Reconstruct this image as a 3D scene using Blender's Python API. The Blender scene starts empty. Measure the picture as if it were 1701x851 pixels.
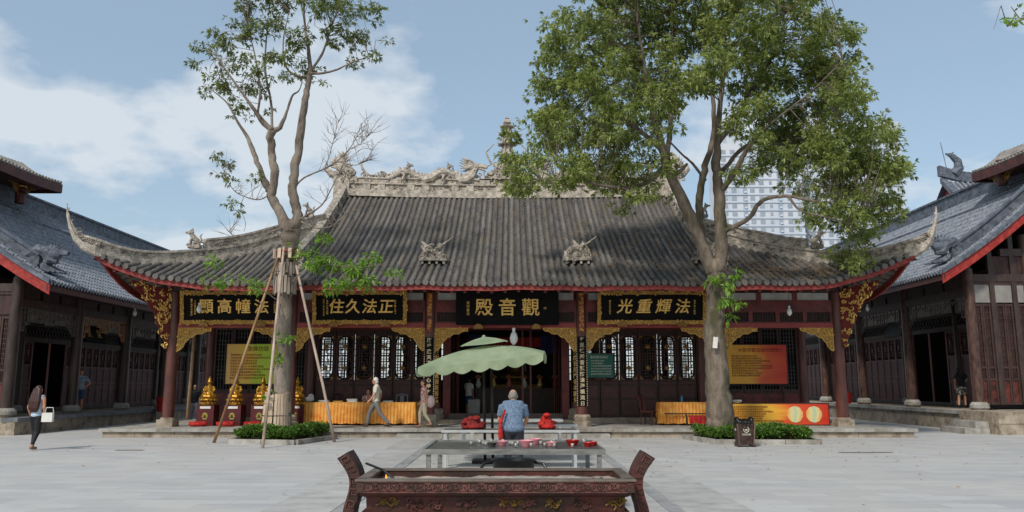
import bpy, bmesh, math, random
import numpy as np
from mathutils import Vector, Matrix, Euler
R = math.radians
sc = bpy.context.scene
col = sc.collection

# ---------------------------------------------------------------- camera
cd = bpy.data.cameras.new('camera'); cam = bpy.data.objects.new('camera', cd); col.objects.link(cam)
cam.location = (0, 0, 1.65); cam.rotation_euler = (R(90 + 9.23), 0, 0)
cd.sensor_width = 36; cd.lens = 36 * 1320 / 1701; cd.clip_end = 3000; cd.clip_start = .05
sc.camera = cam
# ---------------------------------------------------------------- sky and sun
SUN_EL, SUN_AZ = 45, 210          # azimuth clockwise from +Y: behind the camera, to the left
w = bpy.data.worlds.new('World'); sc.world = w; w.use_nodes = True
nt = w.node_tree; N = nt.nodes; L = nt.links; N.clear()
def nd(t, **k):
    n = N.new(t)
    for a, b in k.items(): setattr(n, a, b)
    return n
out = nd('ShaderNodeOutputWorld'); bg = nd('ShaderNodeBackground'); bg.inputs[1].default_value = .11
sky = nd('ShaderNodeTexSky', sky_type='NISHITA', sun_disc=False)
sky.sun_elevation = R(SUN_EL); sky.sun_rotation = R(SUN_AZ); sky.air_density = 1.15; sky.dust_density = 1.2; sky.ozone_density = 1.2
tc = nd('ShaderNodeTexCoord'); sep = nd('ShaderNodeSeparateXYZ'); L.new(tc.outputs['Generated'], sep.inputs[0])
# clouds lie on a plane high above: direction / (height + small) gives cloud-layer coordinates
mz = nd('ShaderNodeMath', operation='MAXIMUM'); mz.inputs[1].default_value = 0; L.new(sep.outputs[2], mz.inputs[0])
az = nd('ShaderNodeMath', operation='ADD'); az.inputs[1].default_value = .32; L.new(mz.outputs[0], az.inputs[0])
dv = nd('ShaderNodeVectorMath', operation='DIVIDE'); L.new(tc.outputs['Generated'], dv.inputs[0])
cb = nd('ShaderNodeCombineXYZ')
for i in range(3): L.new(az.outputs[0], cb.inputs[i])
L.new(cb.outputs[0], dv.inputs[1])
mp = nd('ShaderNodeMapping'); mp.inputs['Location'].default_value = (-5.65, 15.37, 18.31); L.new(dv.outputs[0], mp.inputs[0])
n1 = nd('ShaderNodeTexNoise'); n1.inputs['Scale'].default_value = 2.1; n1.inputs['Detail'].default_value = 7; n1.inputs['Roughness'].default_value = .52
L.new(mp.outputs[0], n1.inputs['Vector'])
cr = nd('ShaderNodeValToRGB'); cr.color_ramp.elements[0].position = .51; cr.color_ramp.elements[1].position = .585
L.new(n1.outputs[0], cr.inputs[0])
cm = nd('ShaderNodeMath', operation='MULTIPLY'); cm.inputs[1].default_value = .85; L.new(cr.outputs[0], cm.inputs[0])
mx = nd('ShaderNodeMix', data_type='RGBA'); L.new(cm.outputs[0], mx.inputs['Factor'])
L.new(sky.outputs[0], mx.inputs['A']); mx.inputs['B'].default_value = (6.9, 6.85, 6.9, 1)
# thin even haze of a humid day over the whole sky
hz = nd('ShaderNodeMix', data_type='RGBA'); hz.inputs['Factor'].default_value = .42
L.new(mx.outputs['Result'], hz.inputs['A']); hz.inputs['B'].default_value = (4.0, 5.2, 6.2, 1)
L.new(hz.outputs['Result'], bg.inputs[0]); L.new(bg.outputs[0], out.inputs[0])
sd = bpy.data.lights.new('sun', 'SUN'); sd.energy = 2.7; sd.angle = R(6); sd.color = (1, .95, .87)
so = bpy.data.objects.new('sun', sd); col.objects.link(so)
a_, e_ = R(SUN_AZ), R(SUN_EL)
so.rotation_euler = Vector((-math.sin(a_) * math.cos(e_), -math.cos(a_) * math.cos(e_), -math.sin(e_))).to_track_quat('-Z', 'Y').to_euler()
so.location = (-10, -10, 40)
sc.view_settings.view_transform = 'Standard'; sc.view_settings.look = 'None'; sc.view_settings.gamma = 1
sc.view_settings.exposure = 0.2
sc.render.engine = 'CYCLES'; sc.cycles.use_denoising = True; sc.cycles.max_bounces = 6; sc.cycles.transparent_max_bounces = 6

# ---------------------------------------------------------------- helpers
def lin(h):
    if not isinstance(h, str): return tuple(h) + (1,)
    h = h.lstrip('#'); o = []
    for i in (0, 2, 4):
        v = int(h[i:i+2], 16) / 255
        o.append(v / 12.92 if v <= .04045 else ((v + .055) / 1.055) ** 2.4)
    return tuple(o) + (1,)
MAT = {}
def M(name, c1, c2=None, scale=4, rough=.75, bump=0, bscale=40, metal=0, stretch=(1, 1, 1), rnd=0, spec=.4, c3=None, s3=1, bdist=.01, trans=0, lo=.35, hi=.65, lo3=.45, hi3=.65):
    if name in MAT: return MAT[name]
    m = bpy.data.materials.new(name); m.use_nodes = True; t = m.node_tree; n = t.nodes; l = t.links
    b = n['Principled BSDF']; b.inputs['Roughness'].default_value = rough; b.inputs['Metallic'].default_value = metal
    b.inputs['Specular IOR Level'].default_value = spec
    tcn = n.new('ShaderNodeTexCoord'); mp = n.new('ShaderNodeMapping'); mp.inputs['Scale'].default_value = stretch
    g = n.new('ShaderNodeNewGeometry'); l.new(g.outputs['Position'], mp.inputs[0])
    colour = None
    c2 = c2 or c1
    nz = n.new('ShaderNodeTexNoise'); nz.inputs['Scale'].default_value = scale; nz.inputs['Detail'].default_value = 6; nz.inputs['Roughness'].default_value = .6
    l.new(mp.outputs[0], nz.inputs['Vector'])
    r = n.new('ShaderNodeValToRGB'); r.color_ramp.elements[0].color = lin(c1); r.color_ramp.elements[1].color = lin(c2)
    r.color_ramp.elements[0].position = lo; r.color_ramp.elements[1].position = hi
    l.new(nz.outputs[0], r.inputs[0]); colour = r.outputs[0]
    if c3:
        n3 = n.new('ShaderNodeTexNoise'); n3.inputs['Scale'].default_value = s3; n3.inputs['Detail'].default_value = 7; n3.inputs['Roughness'].default_value = .65
        l.new(mp.outputs[0], n3.inputs['Vector'])
        r3 = n.new('ShaderNodeValToRGB'); r3.color_ramp.elements[0].position = lo3; r3.color_ramp.elements[1].position = hi3
        l.new(n3.outputs[0], r3.inputs[0])
        mixn = n.new('ShaderNodeMix'); mixn.data_type = 'RGBA'; l.new(r3.outputs[0], mixn.inputs['Factor']); l.new(colour, mixn.inputs['A']); mixn.inputs['B'].default_value = lin(c3)
        colour = mixn.outputs['Result']
    if rnd:
        oi = n.new('ShaderNodeObjectInfo'); hs = n.new('ShaderNodeHueSaturation'); mr = n.new('ShaderNodeMapRange')
        mr.inputs['To Min'].default_value = 1 - rnd; mr.inputs['To Max'].default_value = 1 + rnd
        l.new(oi.outputs['Random'], mr.inputs['Value']); l.new(mr.outputs[0], hs.inputs['Value']); l.new(colour, hs.inputs['Color']); colour = hs.outputs[0]
    l.new(colour, b.inputs['Base Color'])
    if bump:
        nb = n.new('ShaderNodeTexNoise'); nb.inputs['Scale'].default_value = bscale; nb.inputs['Detail'].default_value = 5; l.new(mp.outputs[0], nb.inputs['Vector'])
        bp = n.new('ShaderNodeBump'); bp.inputs['Strength'].default_value = bump; bp.inputs['Distance'].default_value = bdist
        l.new(nb.outputs[0], bp.inputs['Height']); l.new(bp.outputs[0], b.inputs['Normal'])
    if trans:
        tr = n.new('ShaderNodeBsdfTranslucent'); l.new(colour, tr.inputs[0]); ms = n.new('ShaderNodeMixShader'); ms.inputs[0].default_value = trans
        l.new(b.outputs[0], ms.inputs[1]); l.new(tr.outputs[0], ms.inputs[2]); l.new(ms.outputs[0], n['Material Output'].inputs[0])
    MAT[name] = m; return m

def wloc(o):
    p = Vector((0, 0, 0))
    while o is not None: p = p + o.location; o = o.parent
    return p
def props(o, label=None, cat=None, group=None, kind=None):
    if label: o['label'] = label
    if cat: o['category'] = cat
    if group: o['group'] = group
    if kind: o['kind'] = kind
    return o
def thing(name, label, cat, loc=(0, 0, 0), group=None):
    o = bpy.data.objects.new(name, None); o.empty_display_size = .2; col.objects.link(o); o.location = loc
    return props(o, label, cat, group)
def inst(mesh, name, parent, loc, rz=0, scale=None, rot=None):
    o = bpy.data.objects.new(name, mesh); col.objects.link(o); o.parent = parent
    o.location = Vector(loc) - (wloc(parent) if parent else Vector((0, 0, 0)))
    o.rotation_euler = rot if rot else (0, 0, rz)
    if scale: o.scale = scale
    return o
def dup(root, loc, rz=None, label=None):
    r = root.copy(); col.objects.link(r); r.location = loc
    if rz is not None: r.rotation_euler = (0, 0, rz)
    if label: r['label'] = label
    for ch in list(root.children):
        c = ch.copy(); col.objects.link(c); c.parent = r
        for g in list(ch.children):
            d = g.copy(); col.objects.link(d); d.parent = c
    return r

class MB:
    def __init__(s): s.v = []; s.f = []
    def add(s, vs, fs):
        k = len(s.v); s.v.extend([tuple(p) for p in vs]); s.f.extend([tuple(i + k for i in q) for q in fs]); return s
    def b(s, x0, x1, y0, y1, z0, z1):
        if x0 > x1: x0, x1 = x1, x0
        return s.add([(x0,y0,z0),(x1,y0,z0),(x1,y1,z0),(x0,y1,z0),(x0,y0,z1),(x1,y0,z1),(x1,y1,z1),(x0,y1,z1)],
              [(3,2,1,0),(4,5,6,7),(0,1,5,4),(1,2,6,5),(2,3,7,6),(3,0,4,7)])
    def bar(s, p, q, wd, ht, up=(0, 0, 1)):
        p, q = Vector(p), Vector(q); d = (q - p).normalized(); u = Vector(up); sd_ = d.cross(u)
        if sd_.length < 1e-4: sd_ = d.cross(Vector((0, 1, 0)))
        sd_.normalize(); u = sd_.cross(d); a = sd_ * wd / 2; c = u * ht / 2
        vs = [p-a-c, p+a-c, p+a+c, p-a+c, q-a-c, q+a-c, q+a+c, q-a+c]
        return s.add(vs, [(3,2,1,0),(4,5,6,7),(0,1,5,4),(1,2,6,5),(2,3,7,6),(3,0,4,7)])
    def tube(s, pts, r, n=8, caps=True, flat=None):
        pts = [Vector(p) for p in pts]; m = len(pts); rs = list(r) if hasattr(r, '__len__') else [r] * m
        vs = []; fs = []; prev = None
        for i in range(m):
            d = (pts[min(i+1, m-1)] - pts[max(i-1, 0)])
            d = d.normalized() if d.length > 1e-9 else Vector((0, 0, 1))
            if prev is None:
                u = d.cross(Vector((0, 0, 1)))
                if u.length < .05: u = d.cross(Vector((0, 1, 0)))
                u.normalize()
            else:
                u = prev - d * prev.dot(d)
                if u.length < 1e-5: u = d.orthogonal()
                u.normalize()
            prev = u; w_ = d.cross(u)
            for k in range(n):
                a = 2 * math.pi * k / n; vs.append(pts[i] + (u * math.cos(a) + w_ * math.sin(a)) * rs[i])
        for i in range(m-1):
            for k in range(n):
                a = i*n+k; b_ = i*n+(k+1) % n; fs.append((a, b_, b_+n, a+n))
        if caps: fs.append(tuple(range(n-1, -1, -1))); fs.append(tuple((m-1)*n+k for k in range(n)))
        return s.add(vs, fs)
    def lathe(s, prof, c=(0, 0, 0), n=16, sx=1, sy=1):
        vs = []; fs = []; m = len(prof)
        for r, z in prof:
            for k in range(n):
                a = 2*math.pi*(k+.5)/n; vs.append((c[0]+r*sx*math.cos(a), c[1]+r*sy*math.sin(a), c[2]+z))
        for i in range(m-1):
            for k in range(n):
                a = i*n+k; b_ = i*n+(k+1) % n; fs.append((a, b_, b_+n, a+n))
        fs.append(tuple(range(n-1, -1, -1))); fs.append(tuple((m-1)*n+k for k in range(n)))
        return s.add(vs, fs)
    def ball(s, c, r, nu=10, nv=7):
        if not hasattr(r, '__len__'): r = (r, r, r)
        vs = [(c[0], c[1], c[2]-r[2])]; fs = []
        for j in range(1, nv):
            t = -math.pi/2 + math.pi*j/nv
            for k in range(nu):
                a = 2*math.pi*k/nu; vs.append((c[0]+r[0]*math.cos(t)*math.cos(a), c[1]+r[1]*math.cos(t)*math.sin(a), c[2]+r[2]*math.sin(t)))
        vs.append((c[0], c[1], c[2]+r[2])); T = len(vs)-1
        for k in range(nu):
            fs.append((0, 1+(k+1) % nu, 1+k)); fs.append((T, T-nu+k, T-nu+(k+1) % nu))
            for j in range(nv-2):
                a = 1+j*nu+k; b_ = 1+j*nu+(k+1) % nu; fs.append((a, b_, b_+nu, a+nu))
        return s.add(vs, fs)
    def prism(s, poly, y0, y1, axis='y', org=(0, 0, 0), ux=None):
        # poly in (a,z); extruded along y (or along x); ux = horizontal direction of a
        n = len(poly); o = Vector(org); ux = Vector(ux) if ux else (Vector((1, 0, 0)) if axis == 'y' else Vector((0, 1, 0)))
        nr = Vector((-ux.y, ux.x, 0))
        vs = [o + ux*a + nr*y0 + Vector((0, 0, z)) for a, z in poly] + [o + ux*a + nr*y1 + Vector((0, 0, z)) for a, z in poly]
        fs = [tuple(range(n)), tuple(range(2*n-1, n-1, -1))] + [(i, i+n, (i+1) % n+n, (i+1) % n) for i in range(n)]
        return s.add(vs, fs)
    def mesh(s, name, mat=None, smooth=False, org=(0, 0, 0), fix=False):
        me = bpy.data.meshes.new(name); o = Vector(org)
        me.from_pydata([(p[0]-o[0], p[1]-o[1], p[2]-o[2]) for p in s.v], [], s.f)
        if fix:
            bm = bmesh.new(); bm.from_mesh(me); bmesh.ops.recalc_face_normals(bm, faces=bm.faces); bm.to_mesh(me); bm.free()
        if mat: me.materials.append(mat)
        if smooth:
            me.polygons.foreach_set('use_smooth', [True]*len(me.polygons))
        return me
    def build(s, name, mat, parent=None, smooth=False, fix=True, auto=None, org=None, **k):
        base = wloc(parent) if parent else Vector((0, 0, 0))
        oo = Vector(org) if org is not None else base
        o = bpy.data.objects.new(name, s.mesh(name, mat, smooth, oo, fix)); col.objects.link(o); o.parent = parent
        o.location = oo - base
        if auto: 
            try: o.data.set_sharp_from_angle(angle=R(auto))
            except Exception: pass
        return props(o, **k)
    def remesh(s, name, mat, parent=None, vox=.02, smooth_it=2, dec=None, **k):
        o = s.build(name, None, parent, fix=True)
        md = o.modifiers.new('r', 'REMESH'); md.mode = 'VOXEL'; md.voxel_size = vox
        if smooth_it: ms_ = o.modifiers.new('s', 'SMOOTH'); ms_.iterations = smooth_it; ms_.factor = .5
        if dec: md2 = o.modifiers.new('d', 'DECIMATE'); md2.ratio = dec
        par = o.parent; o.parent = None; me = evaluated(o); o.parent = par
        o.modifiers.clear(); old = o.data; o.data = me; bpy.data.meshes.remove(old); me.name = name
        me.materials.clear(); me.materials.append(mat); me.polygons.foreach_set('use_smooth', [True]*len(me.polygons))
        return props(o, **k)
def pip(pt, poly):
    x, y = pt; ins = False; j = len(poly)-1
    for i in range(len(poly)):
        xi, yi = poly[i]; xj, yj = poly[j]
        if (yi > y) != (yj > y) and x < (xj-xi)*(y-yi)/(yj-yi)+xi: ins = not ins
        j = i
    return ins
def spiral(c, size, a0, turn, y, ux=(1, 0, 0), org=(0, 0, 0)):
    o = Vector(org); ux = Vector(ux); nr = Vector((-ux.y, ux.x, 0)); pts = []
    for i in range(9):
        t = i/8; a = a0 + turn*t*4.6; r = size*(1-.82*t)
        pts.append(o + ux*(c[0]+r*math.cos(a)) + Vector((0, 0, c[1]+r*math.sin(a))) + nr*(y))
    return pts
def scrolls(mb, poly, n, size, y, seed, ux=(1, 0, 0), org=(0, 0, 0), rad=.02, leaf=True):
    rn = random.Random(seed); xs = [p[0] for p in poly]; zs = [p[1] for p in poly]; c = 0; tries = 0
    while c < n and tries < n*60:
        tries += 1
        p = (rn.uniform(min(xs), max(xs)), rn.uniform(min(zs), max(zs)))
        if not pip(p, poly): continue
        sz = size*rn.uniform(.6, 1.15); c += 1
        mb.tube(spiral(p, sz, rn.uniform(0, 6.28), rn.choice((-1, 1)), y - rn.uniform(0, rad), ux, org), [rad*(1-.07*i) for i in range(9)], n=4, caps=False)
_tmp = bpy.data.scenes.new('tmp')
def evaluated(o):
    """mesh of o with its modifiers, evaluated in a scratch scene (quick)"""
    _tmp.collection.objects.link(o)
    with bpy.context.temp_override(scene=_tmp, view_layer=_tmp.view_layers[0]):
        dg = bpy.context.evaluated_depsgraph_get(); dg.update(); me = bpy.data.meshes.new_from_object(o.evaluated_get(dg))
    _tmp.collection.objects.unlink(o); return me
_txt = {}
def glyph(body, size, mat, parent, loc, rot=(R(90), 0, 0), name='character', extrude=.006, offset=0.0, align='CENTER', shear=0, **k):
    key = (body, round(size, 4), extrude, offset, align, shear, mat.name)
    if key not in _txt:
        cu = bpy.data.curves.new('t', 'FONT'); cu.body = body; cu.size = size; cu.extrude = extrude; cu.offset = offset; cu.resolution_u = 2
        cu.align_x = align; cu.align_y = 'CENTER'; cu.shear = shear
        ob = bpy.data.objects.new('t', cu); me = evaluated(ob)
        bpy.data.objects.remove(ob); me.name = name; me.materials.clear(); me.materials.append(mat); _txt[key] = me
    o = inst(_txt[key], name, parent, loc, rot=rot); return props(o, **k)

# ---------------------------------------------------------------- materials
m_tile = M('old_roof_tile', '#484645', '#75716d', 2.2, .85, bump=.5, bscale=30, rnd=.2, c3='#5f574c', s3=1.1, stretch=(2.2, .5, .5))
m_pan = M('old_pan_tile', '#3d3a38', '#6d665f', 9, .9, bump=.6, bscale=50, c3='#7a6a55', s3=5, lo3=.55, hi3=.7)
m_plaster = M('weathered_plaster', '#6d675f', '#b9ae9f', 5, .9, bump=.9, bscale=28, c3='#55504a', s3=8, bdist=.03, lo3=.5, hi3=.7)
m_plaster_lt = M('pale_carved_plaster', '#8d857b', '#cfc3b3', 5, .9, bump=.9, bscale=24, c3='#6d665d', s3=9, bdist=.03, lo3=.52, hi3=.7)
m_fascia = M('red_painted_board', '#862f2a', '#702622', 3, .65, c3='#96443b', s3=7)
m_redwood = M('dark_red_lacquer', '#5a1f1b', '#702a24', 4, .5, c3='#3f1512', s3=3)
m_darkwood = M('dark_timber', '#331f1a', '#4a2e26', 5, .6, stretch=(4, 4, .6), c3='#211512', s3=3)
m_column = M('brown_column_lacquer', '#482822', '#62382f', 3, .42, stretch=(2, 2, .5), c3='#6b4a40', s3=7, lo3=.56, hi3=.8, bump=.15)
m_gold = M('carved_gilding', '#cf9f48', '#f2cd80', 14, .4, bump=.5, bscale=45, metal=.45, c3='#5a3a16', s3=18, lo3=.55, hi3=.75)
m_goldtext = M('gold_lettering', '#d2a24a', '#e8c070', 9, .4, metal=.35)
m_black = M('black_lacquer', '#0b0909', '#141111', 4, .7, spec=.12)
m_white = M('white_plaster_panel', '#b5b2ac', '#9a968f', 2, .85); m_golddark = M('gilding_ground', '#8f6a2a', '#b0863c', 16, .5, metal=.3, c3='#5a3c16', s3=22, lo3=.5, hi3=.65); m_redground = M('red_carving_ground', '#5d1a14', '#74241b', 8, .6)
m_stone = M('grey_stone', '#8d8a84', '#a9a59d', 3, .85, bump=.4, bscale=30, c3='#7a7266', s3=2.2, rnd=.07)
m_stone_w = M('warm_stone', '#8f8272', '#a79a88', 4, .9, bump=.6, bscale=20, c3='#6f6253', s3=3, rnd=.1)
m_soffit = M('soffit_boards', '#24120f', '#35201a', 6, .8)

# ---------------------------------------------------------------- ground
def ground_material():
    m = bpy.data.materials.new('courtyard_paving'); m.use_nodes = True; t = m.node_tree; n = t.nodes; l = t.links; b = n['Principled BSDF']
    g = n.new('ShaderNodeNewGeometry')
    def noise(sc_, st, det=6, ro=.6):
        mp = n.new('ShaderNodeMapping'); mp.inputs['Scale'].default_value = st; l.new(g.outputs['Position'], mp.inputs[0])
        z = n.new('ShaderNodeTexNoise'); z.inputs['Scale'].default_value = sc_; z.inputs['Detail'].default_value = det; z.inputs['Roughness'].default_value = ro; l.new(mp.outputs[0], z.inputs['Vector']); return z
    br = n.new('ShaderNodeTexBrick'); mp = n.new('ShaderNodeMapping'); l.new(g.outputs['Position'], mp.inputs[0]); l.new(mp.outputs[0], br.inputs['Vector'])
    br.inputs['Scale'].default_value = 1; br.inputs['Brick Width'].default_value = .8; br.inputs['Row Height'].default_value = .4; br.inputs['Mortar Size'].default_value = .006; br.inputs['Mortar Smooth'].default_value = .3
    br.inputs['Color1'].default_value = lin('#a4a3a2'); br.inputs['Color2'].default_value = lin('#b4b3b1'); br.inputs['Mortar'].default_value = lin('#979694')
    z1 = noise(.35, (1, 1, 1)); z2 = noise(2.2, (.35, 1.6, 1)); z3 = noise(9, (.6, 1, 1))
    def mixc(a, f, lo, hi, colr, amt):
        r = n.new('ShaderNodeValToRGB'); r.color_ramp.elements[0].position = lo; r.color_ramp.elements[1].position = hi; r.color_ramp.elements[1].color = (amt, amt, amt, 1); l.new(f, r.inputs[0])
        x = n.new('ShaderNodeMix'); x.data_type = 'RGBA'; l.new(r.outputs[0], x.inputs['Factor']); l.new(a, x.inputs['A']); x.inputs['B'].default_value = lin(colr); return x.outputs['Result']
    c = mixc(br.outputs['Color'], z1.outputs[0], .42, .62, '#b5b1aa', .6)
    c = mixc(c, z2.outputs[0], .5, .68, '#97979a', .5)
    c = mixc(c, z3.outputs[0], .6, .75, '#83817e', .3)
    l.new(c, b.inputs['Base Color']); b.inputs['Roughness'].default_value = .7
    bp = n.new('ShaderNodeBump'); bp.inputs['Strength'].default_value = .25; bp.inputs['Distance'].default_value = .01; l.new(z3.outputs[0], bp.inputs['Height']); l.new(bp.outputs[0], b.inputs['Normal'])
    return m
m_ground = ground_material()
g = MB(); g.add([(-600, -60, 0), (600, -60, 0), (600, 1200, 0), (-600, 1200, 0)], [(0, 1, 2, 3)])
g.build('ground', m_ground, kind='structure', label='pale grey stone paved temple courtyard')
m_path = M('worn_path_stone', '#a19f9c', '#b0aeaa', 1.2, .75, bump=.2, bscale=14, c3='#94928f', s3=3.5, rnd=.06, stretch=(.6, 1, 1))
m_joint = M('path_edging_stone', '#868789', '#9a9997', 2, .8, c3='#787776', s3=5, rnd=.1)
pth = MB(); pth.b(-2.15, 2.05, 1.5, 25.55, -.02, .004)
path = pth.build('path', m_path, kind='structure', label='slightly raised central stone path leading to the hall')
rn = random.Random(5)
for s_, x in ((-1, -2.27), (1, 2.17)):
    y = 2.0
    while y < 25.3:
        ln = rn.uniform(.95, 1.35)
        MB().b(x-.1, x+.1, y, min(y+ln-.012, 25.5), -.03, .012+rn.uniform(-.002, .003)).build('edging_stone', m_joint, path); y += ln
for s_, x in ((-1, -2.85), (1, 2.75)):
    y = 2.0
    while y < 25.3:
        ln = rn.uniform(1.1, 1.5)
        MB().b(x-.46, x+.46, y, min(y+ln-.012, 25.5), -.03, .007+rn.uniform(-.002, .002)).build('border_slab', m_path, path); y += ln
# ================================================================ main hall
CX = -.22; YE = 25.2; YR = 34.5; YC = 27.2; YW = 29.9; D_ = YR-YE; HL = 13.05; HG = 7.25; Z0 = 4.85
hall = thing('temple_hall', 'long single storey temple hall with grey tiled roof, upswept corners and gilded brackets', 'temple', (CX, YR, 0))
def slope_z(d):
    t = d/D_; return Z0 + 5.05*(.70*t + .30*t*t)
def lift(ax, d):
    a = max(0, (ax-9)/4.2); return 1.05*a**2.2*max(0, 1-d/6.5)**1.5
def roof_z(ax, d): return slope_z(d) + lift(ax, d)
def out_y(ax): a = max(0, (ax-9)/4.2); return .35*a**2     # corner pushes forward
# platform and stones
pl = MB(); pl.b(CX-12.75, CX+12.95, 26.02, 41.5, -.05, .19); pl.b(CX-12.75, CX+12.95, 26.3, 41.3, .19, .276)
platform = pl.build('platform', m_stone_w, hall)
rn = random.Random(3)
def stone_run(x0, x1, y0, y1, z0, z1, mat, name, parent, lmin=1.2, lmax=2.0, gap=.01):
    x = x0
    while x < x1-.05:
        x2 = min(x1, x+rn.uniform(lmin, lmax))
        if x1-x2 < .4: x2 = x1
        MB().b(x+gap/2, x2-gap/2, y0+rn.uniform(-.006, .006), y1, z0, z1+rn.uniform(-.004, .004)).build(name, mat, parent); x = x2
stone_run(CX-12.85, CX+13.05, 25.92, 26.3, -.04, .175, m_stone_w, 'base_stone', platform, .9, 1.5)
stone_run(CX-12.95, CX+13.15, 25.84, 26.9, .18, .285, m_stone, 'edge_slab', platform)
for k in range(5):
    stone_run(CX-12.9, CX+13.1, 26.91+k*.6, 26.91+k*.6+.59, .2, .283, m_stone, 'floor_slab', platform, .9, 1.5)
# front step of the platform in the middle
stone_run(CX-3.4, CX+3.3, 25.45, 25.83, -.04, .13, m_stone, 'step_stone', platform, 1, 1.6)
# plinth below the wall
for a, b_ in ((-11.2, -2.45), (2.45, 11.2)):
    stone_run(CX+a, CX+b_, 29.55, 30.1, .28, .48, m_stone_w, 'plinth_stone', platform, 1, 1.6)
stone_run(CX-2.44, CX+2.44, 29.2, 29.6, .28, .42, m_stone_w, 'plinth_stone', platform, 1.2, 1.7)
fl = MB(); fl.b(CX-11, CX+11, 29.62, 40.3, .285, .44); fl.build('interior_floor', M('interior_floor', '#4a4642', '#5a554f', 2, .5), hall)

# columns
def column(x, y, z0, z1, r, base, mat=m_column, parent=hall):
    c = MB(); c.lathe([(r*1.02, z0+.2), (r*1.03, z0+1), (r*.98, (z0+z1)/2), (r*.9, z1)], (x, y, 0), 20)
    o = c.build('column', mat, parent, smooth=True, auto=50)
    q = MB()
    if base == 'block':
        q.b(x-.27, x+.27, y-.27, y+.27, z0, z0+.24); q.lathe([(.25, z0+.24), (.23, z0+.3)], (x, y, 0), 16)
    elif base == 'drum': q.lathe([(r+.06, z0), (r+.14, z0+.1), (r+.13, z0+.22), (r+.05, z0+.32)], (x, y, 0), 20)
    else:
        q.lathe([(.33, z0), (.33, z0+.16), (.27, z0+.18), (.29, z0+.34), (.24, z0+.40)], (x, y, 0), 8)
    q.build('column_base', m_stone_w if base != 'drum' else m_stone, o); return o
FX = [-11.33, -7.28, -2.58, 2.58, 7.28, 11.33]
for x in FX: column(CX+x, YC, .28, 4.8, .19, 'block' if abs(x) > 9 else 'oct')
for x in FX: column(CX+(x if abs(x) < 9 else math.copysign(11.05, x)), YW, .4, 5.6, .17, 'oct')
for s in (-1, 1): column(CX+s*11.1, 33.6, .28, 5.2, .17, 'block'); column(CX+s*11.1, 37.4, .28, 5.2, .17, 'block')
# beam zone between front columns
for i in range(5):
    xa, xb = CX+FX[i]+.17, CX+FX[i+1]-.17
    MB().b(xa, xb, YC-.1, YC+.1, 3.58, 3.74).build('lintel', m_fascia if i == 9 else M('lintel_red', '#74241f', '#8c332c', 3, .5), hall)
    MB().b(xa, xb, YC-.07, YC+.07, 4.16, 4.52).build('upper_beam', m_redwood, hall)
    fr = MB(); npan = 4 if i in (2,) else 4; wd = (xb-xa)/npan
    panel = None
    for k in range(npan):
        x0, x1 = xa+k*wd, xa+(k+1)*wd
        t = MB(); t.b(x0, x0+.07, YC-.05, YC+.05, 3.743, 4.157); t.b(x1-.07, x1-.002, YC-.05, YC+.05, 3.743, 4.157)
        t.b(x0+.07, x1-.07, YC-.048, YC+.05, 3.743, 3.79); t.b(x0+.07, x1-.07, YC-.048, YC+.05, 4.11, 4.157)
        t.b(x0+.07, x1-.07, YC+.02, YC+.04, 3.79, 4.11) if k in (0, npan-1) and i in (1, 2, 3) and False else None
        o = t.build('transom_panel', m_redwood, hall)
        la = MB(); nx = 9; nz_ = 5
        if i in (0, 4) or True:
            for q in range(1, nx): xx = x0+.07+(wd-.14)*q/nx; la.b(xx-.008, xx+.008, YC-.02, YC+.0, 3.79, 4.11)
            for q in range(1, nz_): zz = 3.79+.32*q/nz_; la.b(x0+.07, x1-.07, YC-.024, YC-.004, zz-.008, zz+.008)
        la.build('lattice', m_darkwood, o)
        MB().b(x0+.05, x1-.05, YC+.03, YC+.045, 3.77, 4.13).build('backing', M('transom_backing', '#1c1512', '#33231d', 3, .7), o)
    # white panels over the beam with dark struts
    n = 3; wd = (xb-xa)/n
    for k in range(n):
        MB().b(xa+k*wd+.08, xa+(k+1)*wd-.08, YC-.02, YC+.02, 4.522, 4.78).build('plaster_panel', m_white, hall)
        MB().b(xa+k*wd-.08, xa+k*wd+.08, YC-.06, YC+.06, 4.522, 4.82).build('strut', m_redwood, hall)
    MB().b(xa-.2, xb+.2, YC-.12, YC+.12, 4.821+.002*i, 5.0+.002*i).build('eave_purlin', m_darkwood, hall)
# gilded brackets below the lintels
BR = [(0, 0), (1.12, 0), (1.08, -.09), (.9, -.13), (.82, -.2), (.62, -.2), (.5, -.31), (.38, -.33), (.3, -.46), (.24, -.5), (.2, -.63), (.1, -.74), (.02, -.78), (0, -.7)]
def bracket_mesh(sg, seed):
    poly = [(sg*a, z) for a, z in BR]; gr = MB().prism(poly, -.018, .03).mesh('bracket_ground', m_golddark); mb = MB()
    scrolls(mb, poly, 26, .075, -.03, seed, rad=.022)
    for i in range(len(BR)):
        a, b_ = poly[i], poly[(i+1) % len(BR)]; mb.tube([(a[0], -.025, a[1]), (b_[0], -.025, b_[1])], .018, 4)
    return mb.mesh('gilded_bracket', m_gold), gr
bmL, bmR = bracket_mesh(1, 1), bracket_mesh(-1, 2)
for i in range(5):
    for bm_, xx in ((bmL, CX+FX[i]+.18), (bmR, CX+FX[i+1]-.18)): bo = inst(bm_[0], 'gilded_bracket', hall, (xx, YC-.04, 3.578)); inst(bm_[1], 'bracket_ground', bo, (xx, YC-.04, 3.578))
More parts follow.
